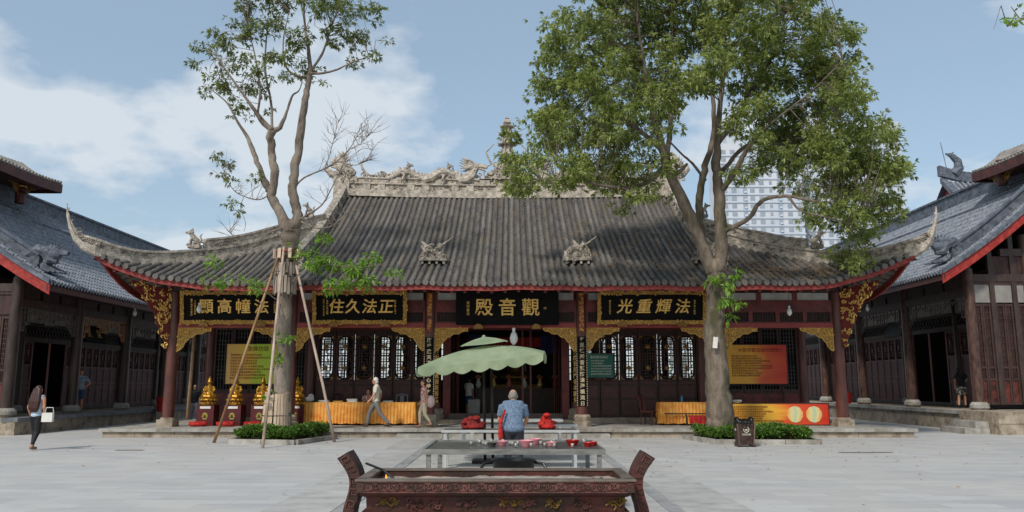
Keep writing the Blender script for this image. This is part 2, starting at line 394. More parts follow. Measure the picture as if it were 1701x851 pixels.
# big corner brackets under the flying eaves
CB = [(0, .3), (1.35, .55), (1.22, .3), (1.0, .1), (.82, -.02), (.72, -.3), (.55, -.45), (.48, -.75), (.36, -.95), (.28, -1.2), (.15, -1.4), (.08, -1.65), (0, -1.7)]
for s in (-1, 1):
    ux = Vector((s, -1, 0)).normalized(); org = (CX+s*11.45, YC-.12, 4.55)
    MB().prism(CB, -.025, .025, org=org, ux=ux).build('bracket_board', m_redground, hall); mb = MB()
    scrolls(mb, CB, 75, .085, -.035 if s > 0 else .035+.02, 7+s, ux=ux, org=org, rad=.026)
    scrolls(mb, CB, 40, .085, .035 if s > 0 else -.035, 9+s, ux=ux, org=org, rad=.026)
    mb.build('corner_bracket', m_gold, hall, kind='stuff')
    MB().tube([(CX+s*11.33, YC, 5.1), (CX+s*12.95, YC-2.0, 5.55)], [.11, .09], 8).build('corner_beam', m_redwood, hall)
# painted strips hanging beside the middle columns
m_strip = M('red_gold_strip', '#8f1d16', '#c08a2a', 9, .45, stretch=(1, 1, 1.4), lo=.44, hi=.5, c3='#3a1511', s3=5)
for x in (-2.58, 2.58):
    o = MB().b(CX+x-.075, CX+x+.075, YC-.235, YC-.2, 3.45, 4.75).build('painted_strip', m_strip, hall)

# wall with lattice door leaves
pane_gold = m_gold
def leaf_panel(wd, seed):
    """door leaf: returns list of (name, mesh) in local coords, x 0..wd, z 0..3.2"""
    P = []; H = 3.2
    f = MB(); f.b(.012, .07, -.035, .035, 0, H); f.b(wd-.07, wd-.012, -.035, .035, 0, H)
    for z in (0.0, .62, 1.12, 1.28, 2.98): f.b(.07, wd-.07, -.03, .03, z, z+.09 if z != 2.98 else H)
    P.append(('leaf_frame', f.mesh('leaf_frame', m_darkwood)))
    f = MB(); f.b(.07, wd-.07, -.012, .012, .09, .62); f.b(.13, wd-.13, -.022, -.012, .16, .55); P.append(('lower_panel', f.mesh('lower_panel', M('door_panel_wood', '#3f201b', '#512c25', 4, .5))))
    f = MB(); f.b(.07, wd-.07, -.012, .012, .71, 1.12); f.b(.07, wd-.07, -.012, .012, 1.21, 1.28); P.append(('waist_panel', f.mesh('waist_panel', MAT['door_panel_wood'])))
    # lattice
    f = MB(); rn = random.Random(seed); z0, z1 = 1.37, 2.98; x0, x1 = .07, wd-.07
    nx = 6; nz = 15
    for i in range(1, nx):
        x = x0+(x1-x0)*i/nx
        for j in range(nz):
            if rn.random() < .8: f.b(x-.016, x+.016, -.012, .012, z0+(z1-z0)*j/nz, z0+(z1-z0)*(j+1)/nz)
    for j in range(1, nz):
        z = z0+(z1-z0)*j/nz
        for i in range(nx):
            if rn.random() < .75: f.b(x0+(x1-x0)*i/nx, x0+(x1-x0)*(i+1)/nx, -.013, .011, z-.015, z+.015)
    # oval inner frame
    cx = (x0+x1)/2; pts = []
    for k in range(25):
        a = 2*math.pi*k/24; ca, sa = math.cos(a), math.sin(a)
        pts.append((cx+math.copysign(abs(ca)**.55, ca)*(x1-x0)*.48, -.01, (z0+z1)/2+math.copysign(abs(sa)**.4, sa)*(z1-z0)*.485))
    f.tube(pts, .035, 4, caps=False); P.append(('lattice', f.mesh('lattice', m_darkwood)))
    f = MB()
    for zz in (z0+.45, z1-.42): f.lathe([(.085, -.02), (.085, .005), (.05, .02)], (0, 0, 0), 12); 
    for zz in (z0+.42, z1-.4):
        g = MB()
        n = 14; vs = [(cx+.085*math.cos(2*math.pi*k/n), -.03, zz+.085*math.sin(2*math.pi*k/n)) for k in range(n)] + [(cx, -.05, zz)]
        g.add(vs, [(k, (k+1) % n, n) for k in range(n)])
        P.append(('round_boss', g.mesh('round_boss', m_boss)))
    for sx in (-1, 1):
        for sz in (-1, 1):
            g = MB()
            xx = cx+sx*(x1-x0)*.5; zz = (z0+z1)/2+sz*(z1-z0)*.5
            g.prism([(xx, zz), (xx-sx*.14, zz), (xx-sx*.05, zz-sz*.06), (xx, zz-sz*.16)], -.022, -.012)
            P.append(('corner_piece', g.mesh('corner_piece', m_boss)))
    return P
m_boss = M('dull_gold_boss', '#6b4a22', '#94702f', 12, .5, metal=.3)
m_glass = M('dusty_glass', '#20262a', '#2c3338', 3, .12, spec=.6)
def bay_of_leaves(xa, xb, n, y, z0, parent, closed=()):
    wd = (xb-xa)/n; var = [leaf_panel(wd, 11), leaf_panel(wd, 23)]
    for k in range(n):
        ps = var[k % 2]; root = inst(ps[0][1], 'door_leaf', parent, (xa+k*wd, y, z0))
        for nm, me in ps[1:]: inst(me, nm, root, (xa+k*wd, y, z0))
        if k in closed:
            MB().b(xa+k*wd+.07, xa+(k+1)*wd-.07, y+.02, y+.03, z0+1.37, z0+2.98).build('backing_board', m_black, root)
for s, bays in ((1, ((-7.28, -2.58), (2.58, 7.28))),):
    for bi, (a, b_) in enumerate(bays):
        bay_of_leaves(CX+a+.2, CX+b_-.2, 6, YW, .49, hall, closed=(2,) if bi == 0 else (3,))
        MB().b(CX+a+.16, CX+b_-.16, YW-.06, YW+.06, 3.69, 3.84).build('door_head', m_redwood, hall)
        MB().b(CX+a+.16, CX+b_-.16, YW-.02, YW+.04, 3.84, 5.6).build('upper_wall', m_darkwood, hall)
MB().b(CX-2.42, CX+2.42, YW-.06, YW+.06, 3.69, 3.84).build('door_head', m_redwood, hall)
MB().b(CX-2.42, CX+2.42, YW-.02, YW+.04, 3.84, 5.6).build('upper_wall', m_darkwood, hall)
# open middle doorway: jambs, folded leaves, threshold
MB().b(CX-2.1, CX+2.1, YW-.08, YW+.08, .44, .62).build('threshold', M('worn_threshold', '#4a3b33', '#66564b', 3, .6), hall)
for x in (-2.2, 2.2): MB().b(CX+x-.14, CX+x+.14, YW-.07, YW+.07, .44, 3.69).build('door_jamb', m_redwood, hall)
for s in (-1, 1):
    for k, (px, py) in enumerate(((1.98, .1), (1.9, .1))):
        d = MB(); x = CX+s*(px-.07*k)
        d.b(x-.02, x+.02, YW+.1, YW+.82, .46, 3.66); d.b(x-.03, x+.03, YW+.1, YW+.17, .46, 3.66); d.b(x-.03, x+.03, YW+.75, YW+.82, .46, 3.66)
        d.build('door_leaf', m_redwood, hall)
for x in (.62, .92): MB().b(CX+x-.035, CX+x+.035, YW+.3, YW+.36, .44, 3.69).build('door_post', M('door_post_red', '#4b211a', '#5e2c22', 3, .5), hall)
# outer bays: solid timber wall with lattice windows
for s in (-1, 1):
    x0, x1 = sorted((CX+s*7.28, CX+s*11.05))
    MB().b(x0+.15, x1-.15, YW-.03, YW+.03, .48, 1.35).build('dado_wall', m_redwood, hall)
    n = 5; wd = (x1-x0-.3)/n
    for k in range(n):
        xa = x0+.15+k*wd
        f = MB(); f.b(xa+.01, xa+.08, YW-.05, YW+.05, 1.35, 3.9); f.b(xa+wd-.08, xa+wd-.01, YW-.05, YW+.05, 1.35, 3.9); f.b(xa+.08, xa+wd-.08, YW-.045, YW+.05, 1.352, 1.5); f.b(xa+.08, xa+wd-.08, YW-.045, YW+.05, 3.7, 3.9)
        o = f.build('window', m_darkwood, hall)
        la = MB(); rn2 = random.Random(k)
        for q in range(1, 5): xx = xa+.08+(wd-.16)*q/5; la.b(xx-.012, xx+.012, YW-.02, YW+.01, 1.5, 3.7)
        for q in range(1, 16):
            zz = 1.5+2.2*q/16
            if rn2.random() < .7: la.b(xa+.08, xa+wd-.08, YW-.022, YW+.008, zz-.011, zz+.011)
        la.build('lattice', M('grey_lattice', '#3c3836', '#4b4744', 4, .7), o)
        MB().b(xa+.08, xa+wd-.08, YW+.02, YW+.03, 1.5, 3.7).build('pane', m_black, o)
    MB().b(x0+.15, x1-.15, YW-.02, YW+.04, 3.9, 5.6).build('upper_wall', m_darkwood, hall)
    # end walls
    MB().b(CX+s*11.05-.06, CX+s*11.05+.06, YW+.15, 39.6, .3, 5.8).build('end_wall', m_darkwood, hall)
# back wall, open lattice windows letting daylight through
bw = MB(); yb = 39.6
bw.b(CX-11, CX+11, yb, yb+.12, .3, 1.9); bw.b(CX-11, CX+11, yb, yb+.12, 4.15, 5.8); bw.b(CX-11, CX-9.2, yb, yb+.12, 1.9, 4.15); bw.b(CX+9.2, CX+11, yb, yb+.12, 1.9, 4.15); bw.b(CX-2.9, CX+2.9, yb, yb+.12, 1.9, 4.15)
bw.build('back_wall', m_darkwood, hall)
bl = MB()
for s in (-1, 1):
    for k in range(1, 9):
        x = CX+s*(2.9+6.3*k/9); bl.b(x-.16, x+.16, yb, yb+.1, 1.9, 4.15)
    for k in range(45):
        x = CX+s*(2.9+6.3*k/45); bl.b(x-.022, x+.022, yb+.03, yb+.06, 1.9, 4.15)
    for z in (2.2, 2.5, 2.8, 3.1, 3.4, 3.7, 3.9): bl.b(CX+s*2.9, CX+s*9.2, yb+.025, yb+.065, z-.022, z+.022)
    bl.build('back_lattice', m_darkwood, hall); bl = MB()
MB().b(CX-10.9, CX+10.9, YW+.05, yb, 5.4, 5.45).build('ceiling', m_soffit, hall)

# ------------------------------------------------ roof
base_root = wloc(hall)
def pt(s_x, d):   # point on the front slope
    ax = abs(s_x); wav = .018*math.sin(s_x*1.7+d*.8)+.014*math.sin(s_x*4.1-d*1.9)
    return Vector((CX+s_x, YE+d-out_y(ax)*max(0, 1-d/4), roof_z(ax, d)+wav))
# underlying sheet (front, back, ends)
def dmax(ax): return D_ if ax <= HG else min(D_, (HL-ax)/(HL-HG)*5.8)
shell = MB(); nx = 60; ndv = 14
xsn = [-HL+2*HL*i/nx for i in range(nx+1)]
def grid(mb, P):
    k = len(mb.v); a = len(P); b_ = len(P[0])
    mb.v.extend([tuple(p) for r in P for p in r])
    mb.f.extend([(k+i*b_+j, k+i*b_+j+1, k+(i+1)*b_+j+1, k+(i+1)*b_+j) for i in range(a-1) for j in range(b_-1)])
HIPY = 5.8
def hip(t, s=-1, yb=1):   # along hip, t 0 corner .. 1 gable foot ; yb=1 front
    ax = HL-(HL-HG)*t; return ax, HIPY*t
def mir(p): return Vector((p[0], 2*YR-p[1], p[2]))
for bk in (0, 1):
    P = [[pt(x, dmax(abs(x))*j/ndv)-Vector((0, 0, .04)) for j in range(ndv+1)] for x in xsn]
    if bk: P = [[mir(p) for p in r] for r in P]
    grid(shell, P)
zfoot = roof_z(HG, HIPY)
for s in (-1, 1):   # hipped ends: eave at |x|=HL, rises inward to gable foot
    rows = []
    for j in range(31):
        y = j/30; yy = YE+2*D_*y; dd = min(yy-YE, YE+2*D_-yy)      # distance from the nearer front/back eave
        run = min(dd, HIPY); r = []
        for q in range(9):
            ri = run*q/8; ax = HL-(HL-HG)*ri/HIPY
            zz = slope_z(ri)+lift(HL-dd if dd < 4.05 else 9, ri) if dd >= ri else 0
            r.append(Vector((CX+s*ax, yy, zz-.03)))
        rows.append(r)
    grid(shell, rows)
    # gable triangle
    shell.add([(CX+s*HG, YE+HIPY, zfoot-.05), (CX+s*HG, 2*YR-YE-HIPY, zfoot-.05), (CX+s*HG, YR, slope_z(D_)-.05)], [(0, 1, 2)])
roof = shell.build('roof', m_pan, hall, smooth=False)
# pan tiles: stepped courses between the tile rows
PITCH = .232; NR = int(HL/PITCH)
pan = MB()
for k in range(-NR, NR):
    x0, x1 = (k)*PITCH, (k+1)*PITCH; xm = (x0+x1)/2; dm = min(dmax(abs(x0)), dmax(abs(x1)))
    if dm < .1: continue
    n = int(dm/.16)
    for j in range(n):
        d0, d1 = dm*j/n, dm*(j+1)/n+.02
        a, b_, c, e = pt(x0+.05, d0), pt(x1-.05, d0), pt(x1-.05, d1), pt(x0+.05, d1); up = Vector((0, 0, .028)); sag = Vector((0, 0, -.015))
        m0, m1 = (a+b_)/2+up+sag, (c+e)/2+sag
        pan.add([a+up, m0, b_+up, c, m1, e, a, (a+b_)/2, b_], [(0, 1, 4, 5), (1, 2, 3, 4), (6, 7, 1, 0), (7, 8, 2, 1)])
pan.build('pan_tiles', m_pan, roof, fix=False, kind='stuff')
rn = random.Random(8)
for k in range(-NR, NR+1):
    x = k*PITCH; dm = dmax(abs(x))
    if dm < .25: continue
    mb = MB(); n = max(1, int(dm/.31)); ns = 7; r0 = .082; jx = rn.uniform(-.014, .014); jz = rn.uniform(-.008, .012)
    rings = []
    for j in range(n):
        for (t, rr) in ((j/n, r0*1.06), ((j+.97)/n, r0*.93)):
            c = pt(x, dm*t); rings.append((c + Vector((jx+rn.uniform(-.007, .007), 0, .01+jz+(rn.uniform(.01, .025) if rn.random() < .05 else 0))), rr))
    vs = []; 
    for c, rr in rings:
        for q in range(ns): a = math.pi*q/(ns-1); vs.append((c.x+rr*math.cos(a), c.y-.28*rr*math.sin(a), c.z+rr*1.1*math.sin(a)-.01))
    fs = [(i*ns+q, i*ns+q+1, (i+1)*ns+q+1, (i+1)*ns+q) for i in range(len(rings)-1) for q in range(ns-1)]
    mb.add(vs, fs)
    c, rr = rings[0]; nn = 12; disc = [(c.x+rr*1.08*math.cos(2*math.pi*q/nn), c.y-.025, c.z+.0+rr*1.08*math.sin(2*math.pi*q/nn)) for q in range(nn)]
    disc2 = [(a, b_+.05, d_) for a, b_, d_ in disc]
    mb.add(disc+disc2, [tuple(range(nn-1, -1, -1))]+[(q, (q+1) % nn, (q+1) % nn+nn, q+nn) for q in range(nn)])
    mb.build('tile_row', m_tile, roof, smooth=False, fix=False)
# tile rows on the hipped ends and the back, seen only from aside: joined
back = MB()
for s in (-1, 1):
    for k in range(int(2*D_/.3)):
        dd0 = .2+k*.3; dd = min(dd0, 2*D_-dd0)
        if dd < .3: continue
        run = min(dd, HIPY); pts_ = []
        for q in range(7):
            ri = run*q/6; pts_.append((CX+s*(HL-(HL-HG)*ri/HIPY), YE+dd0, slope_z(ri)+lift(HL-dd if dd < 4.05 else 9, ri)+.01))
        back.tube(pts_, .085, 5)
for k in range(-NR, NR+1, 1):
    x = k*PITCH; dm = dmax(abs(x))
    if dm < .3: continue
    back.tube([mir(pt(x, dm*q/6))+Vector((0, 0, .01)) for q in range(7)], .085, 5)
back.build('rear_tile_rows', m_tile, roof, fix=False, kind='stuff')
# fascia board and soffit
fas = MB(); ex = [-HL+2*HL*i/80 for i in range(81)]
def fas_pts(x): p = pt(x, .06); return [p+Vector((0, 0, -.06)), p+Vector((0, 0, -.23)), p+Vector((0, .05, -.23)), p+Vector((0, .05, -.06))]
F = [fas_pts(x) for x in ex]; k0 = len(fas.v); fas.v.extend([tuple(q) for r in F for q in r])
for i in range(80):
    for q in range(4): a = i*4+q; b_ = i*4+(q+1) % 4; fas.f.append((a, b_, b_+4, a+4))
fas.build('fascia_board', m_fascia, hall)
for s in (-1, 1):
    fs_ = MB(); P = []
    for j in range(31):
        yy = YE+.1+(2*D_-.2)*j/30; dd = min(yy-YE, YE+2*D_-yy); z = Z0+lift(HL-dd if dd < 4.05 else 9, 0)
        P.append([Vector((CX+s*(HL-.04), yy, z-.06)), Vector((CX+s*(HL-.04), yy, z-.27)), Vector((CX+s*(HL-.1), yy, z-.27)), Vector((CX+s*(HL-.1), yy, z-.06))])
    grid(fs_, P); fs_.build('fascia_board', m_fascia, hall)
sof = MB(); P = [[pt(x, min(t*6.5, dmax(abs(x))))-Vector((0, 0, .2+.05*t)) for t in (.02, .2, .4, .7, 1)] for x in ex]; grid(sof, P)
for s in (-1, 1):
    sof.add([(CX+s*(HL-.1), YE+3, Z0-.1), (CX+s*(HL-.1), 2*YR-YE-3, Z0-.1), (CX+s*11, 2*YR-YE-3, Z0+.7), (CX+s*11, YE+3, Z0+.7)], [(0, 1, 2, 3)])
sof.build('soffit', m_soffit, hall)
for k in range(-29, 30):
    x = k*.43; 
    if abs(x) > 12.6: continue
    p, q = pt(x, .12)-Vector((0, 0, .28)), pt(x, min(2.6, dmax(abs(x))))-Vector((0, 0, .32))
    MB().bar(p, q, .09, .1).build('rafter', m_redwood, hall)

# ------------------------------------------------ ridges
def sweep_box(mb, pts, wd, h0, h1, side=None):
    """wall-like strip following pts; from h0 to h1 above them"""
    n = len(pts); P = []
    for i in range(n):
        d = pts[min(i+1, n-1)]-pts[max(i-1, 0)]; sd_ = Vector((-d.y, d.x, 0))
        if side is not None: sd_ = Vector(side)
        sd_.normalize(); w_ = wd[i] if hasattr(wd, '__len__') else wd; a = h0[i] if hasattr(h0, '__len__') else h0; b_ = h1[i] if hasattr(h1, '__len__') else h1
        P.append([pts[i]-sd_*w_/2+Vector((0, 0, a)), pts[i]+sd_*w_/2+Vector((0, 0, a)), pts[i]+sd_*w_/2+Vector((0, 0, b_)), pts[i]-sd_*w_/2+Vector((0, 0, b_))])
    k = len(mb.v); mb.v.extend([tuple(q) for r in P for q in r])
    for i in range(n-1):
        for q in range(4): a = k+i*4+q; b_ = k+i*4+(q+1) % 4; mb.f.append((a, b_, b_+4, a+4))
    mb.f.append((k, k+1, k+2, k+3)); e = k+(n-1)*4; mb.f.append((e+3, e+2, e+1, e))
def ridge_line(x): return Vector((CX+x, YR, slope_z(D_)+.12+.14*(abs(x)/HG)**2))
RL = [ridge_line(-HG-.15+(2*HG+.3)*i/24) for i in range(25)]
rg = MB(); sweep_box(rg, RL, .42, -.2, .1, (0, 1, 0)); sweep_box(rg, RL, .26, .1, .36, (0, 1, 0)); sweep_box(rg, RL, .40, .36, .43, (0, 1, 0)); sweep_box(rg, RL, .22, .43, .62, (0, 1, 0)); sweep_box(rg, RL, .32, .62, .68, (0, 1, 0))
ridge = rg.build('main_ridge', m_plaster_lt, hall)
rn = random.Random(4)
rc = MB()
for band, (za, zb, yo, sz) in enumerate(((.12, .34, .14, .09), (.45, .6, .12, .07))):
    for k in range(110):
        x = rn.uniform(-HG, HG); c = ridge_line(x)
        rc.tube(spiral((c.x, c.z+rn.uniform(za, zb)), sz*rn.uniform(.7, 1.2), rn.uniform(0, 6.3), rn.choice((-1, 1)), YR-yo), [.028*(1-.06*i) for i in range(9)], n=4, caps=False)
rc.build('ridge_relief', m_plaster, ridge, fix=False, kind='stuff')
for k in range(22):   # openings that read dark between pale blocks
    x = -HG+.35+k*(2*HG-.7)/21; c = ridge_line(x)
    mb = MB(); mb.b(c.x-.16, c.x+.16, YR-.19, YR+.19, c.z+.115, c.z+.345) if k % 3 else mb.b(c.x-.22, c.x+.22, YR-.19, YR+.19, c.z+.44, c.z+.62)
    mb.build('ridge_block', m_plaster_lt, ridge)
# dragons winding along the ridge
def dragon(s, parent):
    xs_ = [6.3, 5.9, 5.5, 5.1, 4.75, 4.4, 4.05, 3.7, 3.35, 3.0, 2.65, 2.3, 2.0, 1.75, 1.6, 1.5, 1.42]
    zs_ = [.95, .7, .6, .72, 1.02, 1.08, .85, .62, .7, 1.0, 1.1, .9, .6, .6, .8, 1.1, 1.38]
    pts_ = []
    for i in range(len(xs_)): c = ridge_line(s*xs_[i]); pts_.append(Vector((c.x, YR-.05+.12*math.sin(i*1.3), c.z+.68+(zs_[i]-.68)*.72)))
    # subdivide
    fine = []
    for i in range(len(pts_)-1):
        for t in (0, .5): fine.append(pts_[i].lerp(pts_[i+1], t))
    fine.append(pts_[-1])
    n = len(fine); rad = [.05+.13*min(1, i/n*2.2) if i < n-3 else .15 for i in range(n)]
    mb = MB(); mb.tube(fine, rad, 8)
    for i in range(2, n-1):
        c = fine[i]; d = (fine[i+1]-fine[i-1]).normalized(); up = Vector((-d.z, 0, d.x)); up = up if up.z > 0 else -up; up = (up+Vector((0, 0, .3))).normalized()
        mb.add([c+d*.12+up*rad[i]*.8, c-d*.12+up*rad[i]*.8, c-d*.05+up*(rad[i]+.16)+Vector((0, .03, 0)), c+Vector((0, -.05, 0))+up*rad[i]], [(0, 1, 2), (0, 2, 3), (1, 3, 2)])
    # tail fan
    for a in (-.5, 0, .5): t0 = fine[0]; mb.tube([t0, t0+Vector((s*.2, 0, .25+.1*a)), t0+Vector((s*(.25+.2*a), 0, .5))], [.05, .04, .01], 4)
    # legs
    for i in (8, 18): c = fine[i]; mb.tube([c, c+Vector((-s*.2, -.15, -.15)), c+Vector((-s*.1, -.2, -.4))], [.07, .06, .05], 5)
    h = fine[-1]; f_ = Vector((-s, 0, 0))
    mb.ball(h+Vector((s*.05, 0, .1)), (.27, .16, .18)); mb.prism([(0, .18), (.52, .12), (.56, .2), (.5, .26), (.25, .3), (0, .34)], -.1, .1, org=h+Vector((0, .0, -.08)), ux=f_)
    mb.prism([(0, .06), (.38, -.08), (.44, -.02), (.1, .12)], -.08, .08, org=h, ux=f_)
    for q in range(7):
        a = -.6+q*.33; mb.tube([h+Vector((s*.15, 0, .1)), h+Vector((s*(.35+.12*math.cos(a)), rn.uniform(-.1, .1), .1+.3*math.sin(a))), h+Vector((s*(.5+.25*math.cos(a)), 0, .1+.42*math.sin(a)+.06))], [.07, .05, .012], 5)
    for q in (-.08, .08): mb.tube([h+Vector((0, q, .22)), h+Vector((s*.25, q*1.4, .4)), h+Vector((s*.55, q*1.8, .42))], [.05, .04, .012], 5)
    mb.tube([h+Vector((-s*.5, -.05, .1)), h+Vector((-s*.7, -.05, .2)), h+Vector((-s*.72, -.05, .36))], [.03, .02, .008], 4)
    mb.build('ridge_dragon', m_plaster_lt, parent, smooth=False, fix=False)
for s in (-1, 1): dragon(s, ridge)
cr_ = MB()
for k in range(150):   # cloud scrolls filling the crest between the dragons
    x = rn.uniform(-6.6, 6.6); c = ridge_line(x); cr_.tube(spiral((c.x, c.z+.68+rn.uniform(0, .2)), rn.uniform(.08, .15), rn.uniform(0, 6.3), rn.choice((-1, 1)), YR+rn.uniform(-.12, .1)), [.04*(1-.06*i) for i in range(9)], n=4, caps=False)
cr_.build('crest_scrolls', m_plaster_lt, ridge, fix=False, kind='stuff')
# small beasts seated on the ridge
def beast(parent, c, s, sc_=1.0, mat=None, name='ridge_beast'):
    mb = MB(); c = Vector(c); V = lambda x, y, z: c+Vector((s*x*sc_, y*sc_, z*sc_))
    mb.b(c.x-.28*sc_, c.x+.28*sc_, c.y-.14*sc_, c.y+.14*sc_, c.z-.1*sc_, c.z+.08*sc_)
    mb.tube([V(-.2, 0, .1), V(-.1, 0, .3), V(.08, 0, .46), V(.16, 0, .6)], [.1*sc_, .15*sc_, .14*sc_, .1*sc_], 7)
    mb.ball(V(.2, 0, .68), (.15*sc_, .12*sc_, .13*sc_), 8, 6); mb.prism([(0, 0), (.22*sc_, .02*sc_), (.2*sc_, .1*sc_), (0, .12*sc_)], -.06*sc_, .06*sc_, org=V(.24, 0, .62), ux=(s, 0, 0))
    for y in (-.07, .07):
        mb.tube([V(.12, y, .4), V(.2, y, .25), V(.2, y, .06)], [.06*sc_, .05*sc_, .05*sc_], 5); mb.tube([V(-.12, y, .2), V(.02, y*1.4, .14), V(0, y*1.4, .06)], [.08*sc_, .07*sc_, .05*sc_], 5)
        mb.tube([V(.17, y, .78), V(.1, y, .9)], [.035*sc_, .008*sc_], 4)
    mb.tube([V(-.22, 0, .12), V(-.34, 0, .3), V(-.26, 0, .5), V(-.36, 0, .62)], [.05*sc_, .05*sc_, .05*sc_, .01], 5)
    return mb.build(name, mat or m_plaster, parent, fix=False)
for x in (-4.55, -2.75, 2.6, 4.4): c = ridge_line(x); beast(ridge, (c.x, YR, c.z+.76), 1 if x < 0 else -1, .78)
# fish-dragon finials at the ridge ends
for s in (-1, 1):
    c = ridge_line(s*(HG+.1)); mb = MB(); V = lambda x, z, y=0: Vector((c.x+s*x, YR+y, c.z+z))
    mb.b(c.x-.35, c.x+.35, YR-.24, YR+.24, c.z-.3, c.z+.7)
    mb.tube([V(-.5, .75), V(-.2, .95), V(.05, 1.15), V(.15, 1.5), V(.0, 1.75), V(-.2, 1.7)], [.2, .28, .3, .22, .13, .03], 8)
    mb.tube([V(.1, .7), V(.5, .8), V(.75, 1.05), V(.7, 1.3)], [.2, .18, .12, .02], 7)
    for q in range(9): a = q/9*2.6; mb.tube([V(.1, 1.1), V(.1+.4*math.cos(a), 1.15+.42*math.sin(a), rn.uniform(-.1, .1)), V(.1+.55*math.cos(a+.2), 1.15+.6*math.sin(a+.2))], [.09, .06, .012], 5)
    scrolls(mb, [(c.x-.5, c.z+.2), (c.x+.5, c.z+.2), (c.x+.5, c.z+1.3), (c.x-.4, c.z+1.1)], 16, .12, YR-.26, 3, rad=.035)
    mb.build('ridge_finial', m_plaster_lt, ridge, fix=False)
# central hump and pagoda finial
c = ridge_line(0); mb = MB()
HP = [(-1.35, .6), (1.35, .6), (1.0, .78), (.85, 1.0), (.6, 1.08), (.5, 1.35), (.2, 1.55), (-.2, 1.55), (-.5, 1.35), (-.6, 1.08), (-.85, 1.0), (-1.0, .78)]
mb.prism([(c.x+a, c.z+z) for a, z in HP], YR-.16, YR+.16)
scrolls(mb, [(c.x+a, c.z+z) for a, z in HP], 34, .16, YR-.18, 12, rad=.035)
for s in (-1, 1): mb.tube([(c.x+s*.5, YR, c.z+1.3), (c.x+s*.75, YR, c.z+1.5), (c.x+s*.95, YR, c.z+1.95), (c.x+s*.6, YR, c.z+2.35)], [.06, .05, .04, .03], 5)
mb.build('ridge_hump', m_plaster_lt, ridge, fix=False)
pg = MB(); z = c.z+1.5
pg.lathe([(.34, z), (.4, z+.08), (.22, z+.14), (.2, z+.22), (.36, z+.3), (.3, z+.38)], (c.x, YR, 0), 12); z += .38
for lv, (r_, h_) in enumerate(((.25, .54), (.23, .48), (.19, .3))):
    pg.lathe([(r_*.8, z), (r_*.8, z+h_*.72), (r_*1.6, z+h_*.74), (r_*1.7, z+h_*.80), (r_*.9, z+h_)], (c.x, YR, 0), 8)
    for q in range(8): a = 2*math.pi*(q+.5)/8; pg.tube([(c.x+r_*1.6*math.cos(a), YR+r_*1.6*math.sin(a), z+h_*.77), (c.x+r_*2.0*math.cos(a), YR+r_*2.0*math.sin(a), z+h_*.95)], [.04, .008], 4)
    for q in range(8): a = 2*math.pi*(q+.5)/8; pg.tube([(c.x+r_*.95*math.cos(a), YR+r_*.95*math.sin(a), z), (c.x+r_*.95*math.cos(a), YR+r_*.95*math.sin(a), z+h_*.74)], .03, 4)
    z += h_
pg.lathe([(.1, z), (.2, z+.12), (.14, z+.24), (.06, z+.3), (.1, z+.34), (.01, z+.45)], (c.x, YR, 0), 10)
pg.build('pagoda_finial', m_plaster_lt, ridge, fix=False)
